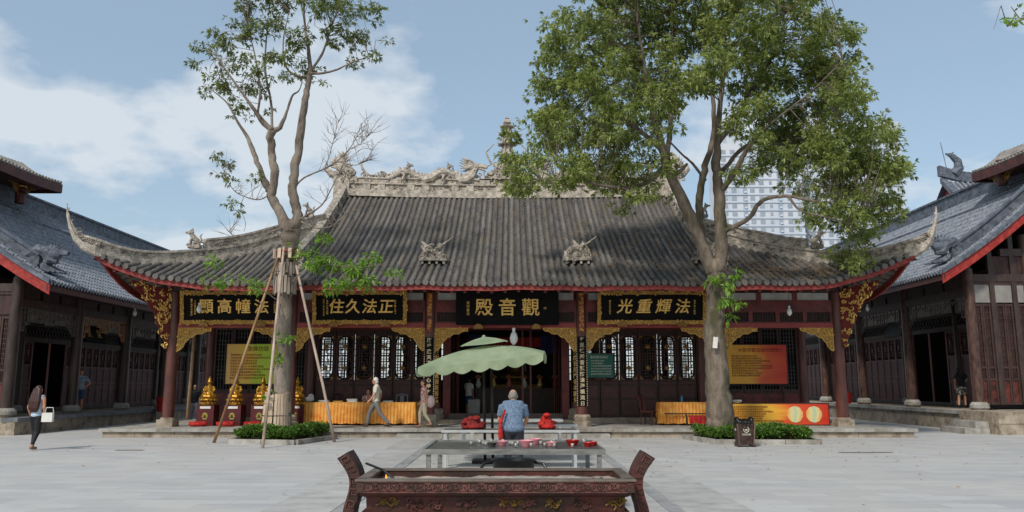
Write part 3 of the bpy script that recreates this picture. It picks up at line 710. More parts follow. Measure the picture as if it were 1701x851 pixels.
# vertical ridges and hip ridges
for s in (-1, 1):
    P = [pt(s*(HG+.02), D_-(D_-2.0)*i/16) for i in range(17)]
    vr = MB(); sweep_box(vr, P, .34, -.1, .2, (1, 0, 0)); sweep_box(vr, P, .22, .2, .48, (1, 0, 0)); sweep_box(vr, P, .32, .48, .56, (1, 0, 0))
    v_ = vr.build('vertical_ridge', m_plaster, hall)
    rl = MB()
    for k in range(40):
        q = P[rn.randrange(0, 16)].lerp(P[rn.randrange(1, 17)], .5); q = pt(s*HG, rn.uniform(2, D_-.3))
        ypts = [Vector((CX+s*(HG-.14), q.y+.1*math.cos(a), q.z+.34+.1*math.sin(a))) for a in (0, 1, 2, 3, 4, 5)]
        rl.tube(ypts, .025, 4, caps=False)
    rl.build('ridge_relief', m_plaster_lt, v_, fix=False, kind='stuff')
    e = P[-1]; mb = MB(); mb.b(e.x-.28, e.x+.28, e.y-.35, e.y+.1, e.z-.15, e.z+.12); mb.lathe([(.2, e.z+.12), (.3, e.z+.35), (.22, e.z+.62), (.1, e.z+.75)], (e.x, e.y-.15, 0), 8)
    scrolls(mb, [(e.x-.35, e.z), (e.x+.35, e.z), (e.x+.2, e.z+.75), (e.x-.2, e.z+.75)], 12, .12, e.y-.36, 5, rad=.03)
    mb.build('ridge_end_ornament', m_plaster_lt, v_, fix=False)
    for bk in (0, 1):
        P = []
        for i in range(25):
            t = 1-i/24; ax, d = hip(t); q = pt(s*ax, d); P.append(mir(q) if bk else q)
        e = P[-1]; yo = -1 if not bk else 1
        tip = [Vector((e.x+s*.32, e.y+yo*.16, e.z+.16)), Vector((e.x+s*.5, e.y+yo*.3, e.z+.4)), Vector((e.x+s*.63, e.y+yo*.4, e.z+.78)), Vector((e.x+s*.70, e.y+yo*.46, e.z+1.18)), Vector((e.x+s*.71, e.y+yo*.5, e.z+1.58))]
        if s > 0: tip = [Vector((e.x+(q.x-e.x)*.68, q.y, e.z+(q.z-e.z)*.84)) for q in tip]
        full = P+tip; n = len(full)
        tp = lambda i: 1 if i < n-5 else max(.1, 1-(i-(n-6))/5.2)
        hr = MB()
        sweep_box(hr, full, [.34*tp(i) for i in range(n)], -.1, [.16*tp(i) for i in range(n)]); sweep_box(hr, full, [.22*tp(i) for i in range(n)], [.16*tp(i) for i in range(n)], [.36*tp(i) for i in range(n)]); sweep_box(hr, full, [.32*tp(i) for i in range(n)], [.36*tp(i) for i in range(n)], [.44*tp(i) for i in range(n)])
        sweep_box(hr, full[:15], .2, .44, .72); sweep_box(hr, full[:15], .3, .72, .79)
        h_ = hr.build('hip_ridge', m_plaster_lt if not bk else m_plaster, hall)
        rl = MB()
        for k in range(60):
            i = rn.randrange(0, n-4); q = full[i].lerp(full[i+1], rn.random()); dd_ = (full[i+1]-full[i]); dd_.z = 0; dd_.normalize(); sg_ = Vector((dd_.y, -dd_.x, 0)); sg_ = sg_ if sg_.y < 0 else -sg_
            if bk: sg_ = -sg_
            zz = rn.uniform(.18, .36) if i > 15 or rn.random() < .5 else rn.uniform(.46, .7)
            rl.tube([q+sg_*.12+dd_*(.09*math.cos(a))+Vector((0, 0, zz+.07*math.sin(a))) for a in (0, 1, 2, 3, 4, 5)], .024, 4, caps=False)
        rl.build('ridge_relief', m_plaster, h_, fix=False, kind='stuff')
        if not bk:
            q = full[15]; beast(h_, q+Vector((0, 0, .55)), s, .72, m_plaster, 'hip_beast')
            q = full[2]; beast(h_, q+Vector((0, 0, .85)), s, .6, m_plaster, 'hip_beast')
            for i in range(24, n-1):   # curled crest along the hook
                q = full[i]; MB().tube(spiral((q.x-s*.02, q.z+.2*tp(i)+.1), .14*tp(i)+.03, 0, s, q.y-.02), .03*tp(i)+.01, 4).build('crest_curl', m_plaster_lt, h_, fix=False)
# carved groups sitting on the lower slope
for x, sd_ in ((-2.52, 1), (2.5, 2), (7.0, 3)):
    c = pt(x, 2.35); mb = MB(); mb.b(c.x-.48, c.x+.48, c.y-.34, c.y+.1, c.z+.1, c.z+.22)
    for q in range(4): mb.b(c.x-.42+q*.25, c.x-.34+q*.25, c.y-.3, c.y, c.z-.02, c.z+.1)
    rr = random.Random(sd_)
    for q in range(9):
        bx = c.x+rr.uniform(-.4, .4); hh = rr.uniform(.25, .62); mb.tube([(bx, c.y-.15, c.z+.2), (bx+rr.uniform(-.1, .1), c.y-.18, c.z+.2+hh*.6), (bx+rr.uniform(-.22, .22), c.y-.15, c.z+.2+hh)], [.13, .1, .03], 6)
    mb.ball((c.x-.2, c.y-.2, c.z+.5), .13, 8, 6); mb.ball((c.x+.22, c.y-.2, c.z+.62), .12, 8, 6)
    for q in range(5): mb.tube([(c.x+.22, c.y-.15, c.z+.6), (c.x+.3+.1*q, c.y-.15, c.z+.62+.09*q)], [.05, .012], 4)
    scrolls(mb, [(c.x-.45, c.z+.15), (c.x+.45, c.z+.15), (c.x+.3, c.z+.6), (c.x-.3, c.z+.6)], 14, .12, c.y-.32, sd_, rad=.03)
    mb.build('roof_carving', m_plaster, hall, fix=False)
# dry leaves lying on the right half of the roof
rn = random.Random(77); lv = MB()
for k in range(1500):
    x = 1.5+10.5*rn.betavariate(2, 1.6); dm = dmax(abs(x)); d = rn.uniform(.1, .62)*dm if rn.random() < .8 else rn.uniform(0, dm)
    p = pt(x, d)+Vector((0, -.02, .075)); a = rn.uniform(0, 6.3); u = Vector((math.cos(a), math.sin(a)*.8, math.sin(a)*.35+rn.uniform(-.2, .2)))*.055; v2 = Vector((-math.sin(a), math.cos(a)*.8, math.cos(a)*.3))*.025
    lv.add([p-u, p-v2+Vector((0, 0, .015)), p+u, p+v2], [(0, 1, 2, 3)])
lv.build('fallen_leaves', M('dry_leaf', '#7a4f2a', '#a87f4e', 6, .8), label='scattered dry brown leaves lying on the hall roof', cat='leaves', kind='stuff', fix=False)
# ================================================================ side galleries
m_btile = M('blue_grey_tile', '#565c66', '#848b96', 5, .65, bump=.5, bscale=30, c3='#a09a8e', s3=14, lo3=.52, hi3=.7)
m_btile2 = M('blue_grey_ridge', '#505661', '#747b86', 3, .75, bump=.5, bscale=20, c3='#33373c', s3=6)
m_barge = M('bright_red_board', '#97251e', '#7d1e19', 3, .6, c3='#a63a30', s3=5)
m_brown = M('brown_eave_board', '#4a221d', '#5c2d26', 3, .6, c3='#3b1b17', s3=4)
m_gcol = M('dark_gallery_column', '#30241f', '#45352f', 3, .5, stretch=(2, 2, .5), c3='#4a3a34', s3=6, lo3=.55, hi3=.8)
m_gdoor = M('worn_red_door', '#4f211b', '#6a3026', 3, .55, c3='#2c110f', s3=4)
m_fret = M('tan_fretwork', '#8a6040', '#a5774e', 6, .6)
m_fret_d = M('grey_fretwork', '#4e4441', '#655955', 6, .7)
def gallery(s, label, xe, zp, cols, ye, ys_end, zeave, zridge, xr, openb, goldb, plaqueb):
    G = thing('side_gallery', label, 'building', (s*xr, (ye+ys_end)/2, 0), 'galleries flanking the courtyard')
    X = lambda a: s*a
    xc = xe+.95; xw = xc+2.25; xeave = xe-.55
    # platform
    pf = MB(); pf.b(X(xe+.25), X(xr+6), cols[0]-.9, ys_end-1, -.05, zp-.02); P_ = pf.build('platform', m_stone_w, G)
    rr = random.Random(int(5+s))
    y = cols[0]-.95
    while y < ys_end-2:
        l_ = rr.uniform(1.3, 2.1); MB().b(X(xe+.02), X(xe+.3), y, y+l_-.015, -.04, zp-.14).build('base_stone', m_stone_w, P_)
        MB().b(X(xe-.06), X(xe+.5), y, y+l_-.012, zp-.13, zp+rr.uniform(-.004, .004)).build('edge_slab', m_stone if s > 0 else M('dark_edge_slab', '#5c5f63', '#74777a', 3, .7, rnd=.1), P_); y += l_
    # columns
    for y in cols:
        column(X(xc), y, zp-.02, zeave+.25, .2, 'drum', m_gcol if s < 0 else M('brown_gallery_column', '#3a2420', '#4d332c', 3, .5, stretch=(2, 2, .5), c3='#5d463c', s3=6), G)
        column(X(xw), y, zp-.02, zeave+1.6, .16, 'drum', m_gcol, G)
        MB().b(X(xc), X(xw), y-.07, y+.07, zeave-.35, zeave-.1).build('tie_beam', m_darkwood, G)
    # beams along the front, fretwork and walls per bay
    for i in range(len(cols)-1):
        a, b_ = cols[i]+.2, cols[i+1]-.2; xx = X(xc)
        MB().b(xx-.09, xx+.09, a, b_, zeave-.75, zeave-.45).build('front_beam', m_darkwood, G)
        MB().b(xx-.1, xx+.1, a, b_, zeave-.1, zeave+.2).build('eave_beam', m_darkwood, G)
        for k in range(3):
            t0, t1 = a+(b_-a)*k/3+.1, a+(b_-a)*(k+1)/3-.1
            MB().b(xx-.02, xx+.02, t0, t1, zeave-.45, zeave-.1).build('infill_panel', m_darkwood, G)
        # hanging fretwork: stepped meander
        zb = zeave-.75; mf = m_fret if i in goldb else m_fret_d; fr = MB(); n = 12; st = (b_-a)/n
        depth = lambda k: .85 if k in (0, n-1) else (.6 if k in (1, n-2) else (.55 if k in (5, 6) else (.36 if k in (4, 7) else .2)))
        for k in range(n):
            y0, y1 = a+k*st, a+(k+1)*st; d = depth(k); w_ = .022
            fr.b(xx-w_, xx+w_, y0, y1, zb-d, zb-d+.04); fr.b(xx-w_, xx+w_, y0, y0+.035, zb-max(d, depth(max(0, k-1))), zb); fr.b(xx-w_, xx+w_, y0+.04, y1, zb-.05, zb)
            q = .18
            while q < d-.02:
                fr.b(xx-w_*.9, xx+w_*.9, y0+.035, y0+st*.7, zb-q, zb-q+.03); fr.b(xx-w_*.9, xx+w_*.9, y0+st*.55, y0+st*.55+.03, zb-q-.12, zb-q); q += .18
        fr.b(xx-.022, xx+.022, b_-.035, b_, zb-.85, zb)
        fr.build('hanging_fretwork', mf, G)
        # wall
        xx = X(xw); H = zeave-1.2-zp
        MB().b(xx-.07, xx+.07, a-.04, b_+.04, zp, zp+.16).build('wall_sill', m_darkwood, G)
        MB().b(xx-.08, xx+.08, a-.04, b_+.04, zp+H-.55, zp+H-.35).build('door_head', m_darkwood, G)
        # openwork band then white panel
        ob = MB(); nn = 16
        for k in range(nn): yy = a+(b_-a)*k/nn; ob.bar((xx, yy, zp+H-.35), (xx, yy+(b_-a)/nn, zp+H+.1), .03, .03); ob.bar((xx, yy, zp+H+.1), (xx, yy+(b_-a)/nn, zp+H-.35), .03, .03)
        ob.build('openwork_band', m_gcol, G); MB().b(xx-.06, xx+.06, a, b_, zp+H+.1, zp+H+.22).build('wall_beam', m_darkwood, G)
        for k in range(3):
            t0, t1 = a+(b_-a)*k/3+.05, a+(b_-a)*(k+1)/3-.05; MB().b(xx-.02, xx+.02, t0, t1, zp+H+.22, zp+H+1.1).build('plaster_panel', m_white, G)
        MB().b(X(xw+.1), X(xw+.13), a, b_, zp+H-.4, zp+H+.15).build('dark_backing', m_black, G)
        nl = 6; wd = (b_-a)/nl
        for k in range(nl):
            if i in openb and k in openb[i]: continue
            y0 = a+k*wd; f = MB(); hh = H-.58
            f.b(xx-.035, xx+.035, y0+.01, y0+.08, zp+.16, zp+.16+hh); f.b(xx-.035, xx+.035, y0+wd-.08, y0+wd-.01, zp+.16, zp+.16+hh)
            for z in (0, .28, .36, .62, .96): f.b(xx-.03, xx+.03, y0+.08, y0+wd-.08, zp+.16+hh*z*.97, zp+.16+hh*z*.97+.08)
            o = f.build('door_leaf', m_gdoor, G)
            xi = xx-s*.0
            MB().b(xi-.012, xi+.012, y0+.08, y0+wd-.08, zp+.2, zp+.16+hh*.62).build('panel_board', M('dark_door_board', '#431a16', '#552420', 4, .6), o)
            la = MB()
            for q in range(1, 4): yy = y0+.08+(wd-.16)*q/4; la.b(xi-.012, xi+.012, yy-.01, yy+.01, zp+.16+hh*.65, zp+.16+hh*.95)
            for q in range(1, 8): zz = zp+.16+hh*(.65+.3*q/8); la.b(xi-.013, xi+.011, y0+.08, y0+wd-.08, zz-.01, zz+.01)
            la.build('lattice', m_gdoor, o)
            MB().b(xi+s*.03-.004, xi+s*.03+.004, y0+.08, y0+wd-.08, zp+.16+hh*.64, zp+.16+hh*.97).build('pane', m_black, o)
            la2 = MB().ball((xi-s*.02, y0+wd/2, zp+.16+hh*.8), (.03, .09, .16), 8, 6).build('carved_boss', m_gdoor, o)
        if i in openb:
            for k in openb[i]:
                y0 = a+k*wd
                if k % 2: MB().b(X(xw)-.03, X(xw)+.03, y0-.03, y0+.03, zp+.16, zp+H-.55).build('door_post', M('light_red_post', '#6d3325', '#7d4030', 3, .5), G)
    # interior behind the wall
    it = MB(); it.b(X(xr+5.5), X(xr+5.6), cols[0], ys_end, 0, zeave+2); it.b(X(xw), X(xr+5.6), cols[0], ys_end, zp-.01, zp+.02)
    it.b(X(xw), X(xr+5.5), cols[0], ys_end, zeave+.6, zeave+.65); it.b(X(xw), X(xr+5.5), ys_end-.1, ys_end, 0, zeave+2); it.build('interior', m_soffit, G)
    # roof
    def rz(a):   # a: 0 eave .. 1 ridge
        return zeave+(zridge-zeave)*(.74*a+.26*a*a)
    rx = lambda a: X(xeave+(xr-xeave)*a)
    rf = MB()
    for mirr in (0, 1):
        grid(rf, [[Vector(((rx(q/8) if not mirr else 2*X(xr)-rx(q/8)), y, rz(q/8)-.03)) for q in range(9)] for y in (ye, ys_end)])
    ro = rf.build('roof', m_btile2, G)
    ns = 5; tr = MB(); pitch = .215; nrows = int((ys_end-ye)/pitch); ca = .06
    for k in range(nrows):
        y = ye+.1+k*pitch
        for mirr in (0,):
            vs = []; n = 18
            for j in range(n):
                for (aa, rr_) in ((j/n, .095), ((j+.96)/n, .062)):
                    x, z = rx(aa), rz(aa)
                    for q in range(ns): an = math.pi*q/(ns-1); vs.append((x-s*.3*rr_*math.sin(an), y+rr_*math.cos(an), z+rr_*math.sin(an)))
            tr.add(vs, [(i*ns+q, i*ns+q+1, (i+1)*ns+q+1, (i+1)*ns+q) for i in range(2*n-1) for q in range(ns-1)])
            x, z = rx(0)-s*.02, rz(0); tr.add([(x, y+.08*math.cos(2*math.pi*q/8), z+.08*math.sin(2*math.pi*q/8)) for q in range(8)], [tuple(range(8))])
    tr.build('tile_rows', m_btile, ro, fix=False, kind='stuff')
    MB().b(rx(0)+s*.05, rx(0)+s*.1, ye, ys_end, zeave-.28, zeave-.07).build('fascia_board', m_brown, G)
    sf = MB(); sf.add([(rx(.01), ye, zeave-.2), (rx(.01), ys_end, zeave-.2), (rx(.5), ys_end, rz(.5)-.2), (rx(.5), ye, rz(.5)-.2)], [(0, 1, 2, 3)]); sf.build('soffit', m_soffit, G)
    # ridge
    P = [Vector((X(xr), y, zridge+.25*max(0, (ye+3-y)/3)**2)) for y in [ye+(ys_end-ye)*i/20 for i in range(21)]]
    rg = MB(); sweep_box(rg, P, .4, -.15, .15, (1, 0, 0)); sweep_box(rg, P, .26, .15, .5, (1, 0, 0)); sweep_box(rg, P, .4, .5, .6, (1, 0, 0)); rg.build('main_ridge', m_btile2, G)
    P2 = [Vector((rx(.82), y, rz(.82)+.02)) for y in (ye, ys_end)]; rg = MB(); sweep_box(rg, P2, .12, 0, .12, (1, 0, 0)); rg.build('ridge_course', m_btile2, G)
    # gable: bargeboard, sloping ridge with dragon, timber frame
    bb = MB(); P = [Vector((rx(i/12), ye+.04, rz(i/12))) for i in range(13)]; sweep_box(bb, P, .06, -.42, -.05, (0, 1, 0)); bb.build('bargeboard', m_barge, G)
    ed = MB(); P = [Vector((rx(i/12), ye+.12, rz(i/12))) for i in range(13)]; sweep_box(ed, P, .34, -.05, .1, (0, 1, 0)); ed.build('verge_tiles', m_btile2, G)
    vr = MB(); P = [Vector((rx(.17+.83*i/12), ye+1.1, rz(.17+.83*i/12))) for i in range(13)]
    sweep_box(vr, P, .4, -.05, .2, (0, 1, 0)); sweep_box(vr, P, .26, .2, .5, (0, 1, 0)); sweep_box(vr, P, .38, .5, .58, (0, 1, 0)); vo = vr.build('sloping_ridge', m_btile2, G)
    h = P[0]; mb = MB(); V = lambda a, z, y=0: h+Vector((-s*a, y, z))
    mb.tube([V(-.5, .5), V(-.1, .75), V(.2, .6), V(.35, .35), V(.6, .3)], [.16, .22, .22, .2, .1], 8); mb.ball(V(.45, .55), (.3, .2, .22)); mb.prism([(0, .5), (.55, .5), (.6, .62), (.1, .75)], -.1, .1, org=h+Vector((-s*.4, 0, .05)), ux=(-s, 0, 0))
    for q in range(6): a = .4+q*.4; mb.tube([V(.3, .7), V(.3+.28*math.cos(a), .72+.22*math.sin(a), .1), V(.3+.42*math.cos(a), .75+.32*math.sin(a))], [.07, .05, .01], 5)
    for q in range(5): mb.tube([V(.1, .2), V(.3+.05*q, 0, .15*q-.3), V(.5+.1*q, -.1, .15*q-.3)], [.12, .1, .03], 5)
    mb.build('dragon_finial', m_btile2, vo, fix=False)
    gx0 = xc
    yg = cols[0]
    gf = MB()
    for z, a in ((zeave-.1, .02), (zeave+.9, .3), (zeave+2.2, .55)):
        MB().b(X(xc-.1 if z < zeave else xc+(xr-xc)*a), X(2*xr-xc), yg-.1, yg+.1, z-.14, z+.14).build('gable_beam', m_gcol, G)
    for k in range(6):
        x = xc+(xr-xc)*k/5; MB().b(X(x)-.09, X(x)+.09, yg-.09, yg+.09, zp if k == 0 else zp+.2, rz(max(.05, (x-xeave)/(xr-xeave)))-.3).build('gable_post', m_gcol, G)
        if k < 5:
            x2 = xc+(xr-xc)*(k+1)/5; zt = rz((x-xeave)/(xr-xeave))-.35
            for (za, zb) in ((zeave-1.05, zeave-.25), (zeave+.05, zeave+.75), (zeave+1.05, zeave+2.05)):
                if zb < zt: MB().b(X(x+.1), X(x2-.1), yg-.03, yg+.03, za, zb).build('plaster_panel', M('grey_plaster', '#8d8983', '#77736d', 2, .85) if (za < zeave-.5 and k < 3 and s > 0) else m_darkwood, G)
            # lattice windows and red dado facing the courtyard front
            for j in range(2):
                q0 = x+.1+(x2-x-.2)*j/2; q1 = x+.1+(x2-x-.2)*(j+1)/2-.02
                f = MB(); f.b(X(q0), X(q0+.06), yg-.05, yg+.05, zp+.2, zeave-1.1); f.b(X(q1-.06), X(q1), yg-.05, yg+.05, zp+.2, zeave-1.1)
                for zz in (zp+.2, zp+1.1, zp+1.55, zeave-1.2): f.b(X(q0+.06), X(q1-.06), yg-.045, yg+.045, zz, zz+.09)
                o = f.build('window_leaf', M('brown_leaf', '#33201b', '#45302a', 3, .6), G); MB().b(X(q0+.06), X(q1-.06), yg-.01, yg+.01, zp+.29, zp+1.1).build('dado_panel', m_gdoor, o)
                la = MB()
                for q in range(1, 4): xx = X(q0+.06+(q1-q0-.12)*q/4); la.b(xx-.012, xx+.012, yg-.02, yg+.02, zp+1.2, zeave-1.2)
                for q in range(1, 10): zz = zp+1.64+(zeave-1.2-zp-1.64)*q/10; la.b(X(q0+.06), X(q1-.06), yg-.021, yg+.019, zz-.012, zz+.012)
                la.build('lattice', MAT['brown_leaf'], o); MB().b(X(q0+.06), X(q1-.06), yg+.03, yg+.04, zp+1.2, zeave-1.2).build('pane', m_black, o)
    return G, X, xc, xw, zeave
GL, *_ = gallery(-1, 'dark timber gallery with blue grey roof along the left side of the courtyard', 16.5, .57, [27.9, 32.0, 36.1, 40.2, 44.3, 48.4, 52.5, 56.6], 27.2, 58, 5.15, 9.55, 22, {1: (1, 2, 3, 4)}, (1,), 1)
GR, *_ = gallery(1, 'brown timber gallery with sunlit grey roof along the right side of the courtyard', 16.75, .72, [30.6, 35.7, 40.6, 45.5, 50.4, 55.3], 29.6, 57, 5.85, 10.45, 22, {0: (1, 2, 3, 4), 1: (1, 2, 3, 4)}, (), 1)
# near terrace block and steps in front of the right gallery
tb = thing('stone_terrace', 'rough stone terrace block with two low steps before the right gallery', 'terrace', (18, 28.3, 0))
rn = random.Random(21)
for j, (z0, z1) in enumerate(((-.03, .36), (.365, .76))):
    x = 16.35
    while x < 23:
        l_ = rn.uniform(1.2, 2.0); MB().b(x, x+l_-.015, 27.25+rn.uniform(-.02, .02), 29.6, z0, z1+rn.uniform(-.01, .01)).build('stone_block', m_stone_w, tb); x += l_
MB().b(15.45, 16.3, 27.7, 29.3, -.03, .2).build('step', m_stone, tb); MB().b(15.85, 16.31, 27.75, 29.3, .205, .42).build('step', m_stone, tb)

# raised lantern roofs over the gallery ridges
def lantern(s, label, yfar, zcol, zeave, xr, xe):
    T = thing('roof_lantern', label, 'roof turret', (s*xr, yfar-6, zcol), 'raised lanterns above the galleries')
    X = lambda a: s*a; y0 = yfar-9
    for y in (yfar-1.5, yfar-5, yfar-8.5):
        c = MB(); c.lathe([(.2, zcol-.4), (.2, zcol), (.25, zcol+.05), (.17, zcol+.12), (.22, zcol+.2), (.18, zcol+.28), (.17, zeave+.3)], (X(xr-1), y, 0), 14)
        c.build('turret_column', m_brown, T, smooth=True, auto=40); MB().lathe([(.215, zcol+.3), (.215, zcol+.36)], (X(xr-1), y, 0), 14).build('gold_ring', m_gold, T)
        mb = MB(); poly = [(0, 0), (1.0, 0), (.8, -.2), (.5, -.25), (.4, -.45), (.15, -.55), (0, -.6)]
        for dr in (-1, 1):
            org = (X(xr-1), y+dr*.16, zeave-.12); pl_ = [(a*.9, z) for a, z in poly]
            mb.prism(pl_, -.02, .02, org=org, ux=(0, dr, 0)); scrolls(mb, pl_, 14, .09, -.03, 3, ux=(0, dr, 0), org=org, rad=.025); scrolls(mb, pl_, 14, .09, .03, 4, ux=(0, dr, 0), org=org, rad=.025)
        mb.build('carved_bracket', m_boss, T, fix=False)
    MB().b(X(xr-1.1), X(xr-.9), y0, yfar-.9, zeave-.12, zeave+.25).build('turret_beam', m_brown, T)
    # roof: gable with ridge along y
    zt = zeave+.9; up = lambda y: .15*max(0, (y-(yfar-3))/3)**2
    rf = MB(); ysn = [y0+(yfar-y0)*i/16 for i in range(17)]
    P = [[Vector((X(xe+(xr-xe)*q/6), y, zeave+up(y)+(zt-zeave)*(.3*q/6+.7*(q/6)**2)-.02)) for q in range(7)] for y in ysn]
    grid(rf, P); grid(rf, [[Vector((2*X(xr)-p.x, p.y, p.z)) for p in r] for r in P]); ro = rf.build('turret_roof', m_btile2, T)
    tr = MB()
    for k in range(int((yfar-y0)/.23)):
        y = y0+.1+k*.23; tr.tube([(X(xe+(xr-xe)*q/6), y, zeave+up(y)+(zt-zeave)*(.3*q/6+.7*(q/6)**2)+.02) for q in range(7)], .08, 6)
    tr.build('tile_rows', M('pale_tile', '#6e6a66', '#938d86', 3, .8), ro, fix=False, kind='stuff')
    fb = MB(); Pf = [Vector((X(xe+.05), y, zeave+up(y))) for y in ysn]; sweep_box(fb, Pf, .08, -.42, -.04, (1, 0, 0)); fb.build('fascia_board', m_brown, T)
    sf = MB(); grid(sf, [[Vector((X(xe+.08+(2*xr-2*xe)*q), y, zeave+up(y)-.3)) for q in (0, 1)] for y in ysn]); sf.build('soffit', m_brown, T)
    eb = MB(); sweep_box(eb, [Vector((X(xe+.06+(2*xr-2*xe)*q/8), yfar, zeave+.15-.02)) for q in range(9)], .08, -.42, -.04, (0, 1, 0)); eb.build('fascia_board', m_brown, T)
lantern(-1, 'small raised roof turret with carved brackets over the left gallery ridge', 34.6, 9.7, 10.4, 22, 20.1)
lantern(1, 'small raised roof turret with carved brackets over the right gallery ridge', 34.6, 10.5, 10.9, 22, 20.6)

# hall with a red gable beyond the right gallery
FH = thing('distant_hall', 'distant tiled hall with red gable and horned ridge finial behind right gallery', 'building', (44, 62, 0))
x0, x1, yf, zr = 33.5, 52, 60, 17.2
rf = MB()
for sy in (-1, 1):
    grid(rf, [[Vector((x, yf+sy*(7*(1-q/6)), 12.2+(zr-12.2)*(.65*q/6+.35*(q/6)**2))) for q in range(7)] for x in (x0, x1)])
ro = rf.build('roof', m_btile2, FH); tr = MB()
for k in range(46):
    x = x0+.2+k*.4; tr.tube([(x, yf-7*(1-q/6), 12.2+(zr-12.2)*(.65*q/6+.35*(q/6)**2)+.03) for q in range(7)], .12, 5)
tr.build('tile_rows', m_btile, ro, fix=False, kind='stuff')
gb = MB(); gp = [(yf-7*(1-q/6), 12.2+(zr-12.2)*(.65*q/6+.35*(q/6)**2)-.25) for q in range(7)]; gp = gp+[(2*yf-a, z) for a, z in reversed(gp[:-1])]
gb.prism(gp, -.6, -.4, axis='x', org=(x0, 0, 0)); gb.build('gable', m_barge, FH)
MB().b(x0+1, x1, yf-5, yf+5, 0, 12.2).build('wall', m_darkwood, FH)
P = [Vector((x, yf, zr+.5*max(0, (x0+3-x)/3)**2)) for x in (x0-.3, x0+.7, x0+1.7, x0+3, x1)]; rg = MB(); sweep_box(rg, P, .4, -.1, .7, (0, 1, 0)); rg.build('ridge', m_btile2, FH)
ed = MB(); P = [Vector((x0, yf-7*(1-q/6), 12.2+(zr-12.2)*(.65*q/6+.35*(q/6)**2))) for q in range(7)]; sweep_box(ed, P, .5, -.1, .35, (1, 0, 0)); ed.build('verge_ridge', m_btile2, FH)
hn = MB(); hx = x0+.8; hn.tube([(hx, yf, zr+.6), (hx+.5, yf, zr+1.1), (hx+.45, yf, zr+1.7), (hx-.05, yf, zr+2.2), (hx-.45, yf, zr+2.3)], [.4, .38, .3, .2, .05], 7)
for q in range(7): hn.tube([(hx+.45-.09*q, yf, zr+1.1+.18*q), (hx+.95-.12*q, yf, zr+1.25+.2*q)], [.12, .02], 4)
hn.build('ridge_finial', m_btile2, FH, fix=False); MB().tube([(hx-.35, yf, zr+.4), (hx-.75, yf, zr+3.2)], .03, 4).build('lightning_rod', m_btile2, FH)

# high-rise flats far behind
m_flat = M('white_flats', '#b9bdc3', '#c6c9cd', .05, .8, c3='#aab2bd', s3=.12); m_flat2 = M('blue_grey_recess', '#93a0b2', '#a1adbd', .2, .7)
m_win = M('hazed_window', '#858e98', '#98a1aa', .4, .3)  # windows, and floor bands below, paled to put distance haze into their colour
def flats(label, xa, xb, y, h, seed):
    F = thing('apartment_tower', label, 'building', ((xa+xb)/2, y+8, 0), 'white apartment towers beyond the hall')
    MB().b(xa, xb, y, y+16, 0, h).build('wall', m_flat, F)
    rr = random.Random(seed); nf = int(h/3); W = MB().b(-.9, .9, -.12, .3, -.75, .75).mesh('window', m_win); Wn = MB().b(-.5, .5, -.12, .3, -.65, .65).mesh('window', m_win)
    Bn = MB().b(xa-.3, xb+.3, y-.35, y-.003, -.25, .25).mesh('floor_band', M('floor_band_blue', '#adb7c4', '#b7c0cb', .2, .7), org=((xa+xb)/2, y, 0))
    AC = MB().b(-.45, .45, -.7, -.36, -.35, .35).mesh('air_conditioner', m_flat)
    nb = max(3, int((xb-xa)/3.4)); cnt = 0
    for k in (0.30, 0.72):
        xs_ = xa+(xb-xa)*k; MB().b(xs_-.9, xs_+.9, y-.02, y+.4, 0, h-.5).build('recess', m_flat2, F)
    for f_ in range(nf-17, nf):
        z = f_*3+1.6
        inst(Bn, 'floor_band', F, ((xa+xb)/2, y, f_*3+.1))
        for q in range(nb):
            x = xa+(xb-xa)*(q+.5)/nb
            if any(abs(x-(xa+(xb-xa)*k)) < 1.4 for k in (.3, .72)): continue
            inst(W if (q*7+seed) % 3 else Wn, 'window', F, (x, y, z)); cnt += 1
        for k in (.3, .72): inst(AC, 'air_conditioner', F, (xa+(xb-xa)*k, y, z-.6)); inst(Wn, 'window', F, (xa+(xb-xa)*k, y-.0, z+.5))
    MB().b(xa+4, xa+9, y+3, y+9, h, h+4).build('roof_house', m_flat, F)
flats('white apartment tower behind the forked tree trunk, left of its neighbour', 78, 109, 290, 92, 1)
flats('taller white apartment tower rising behind the crown of the big tree', 114, 152, 300, 104, 2)
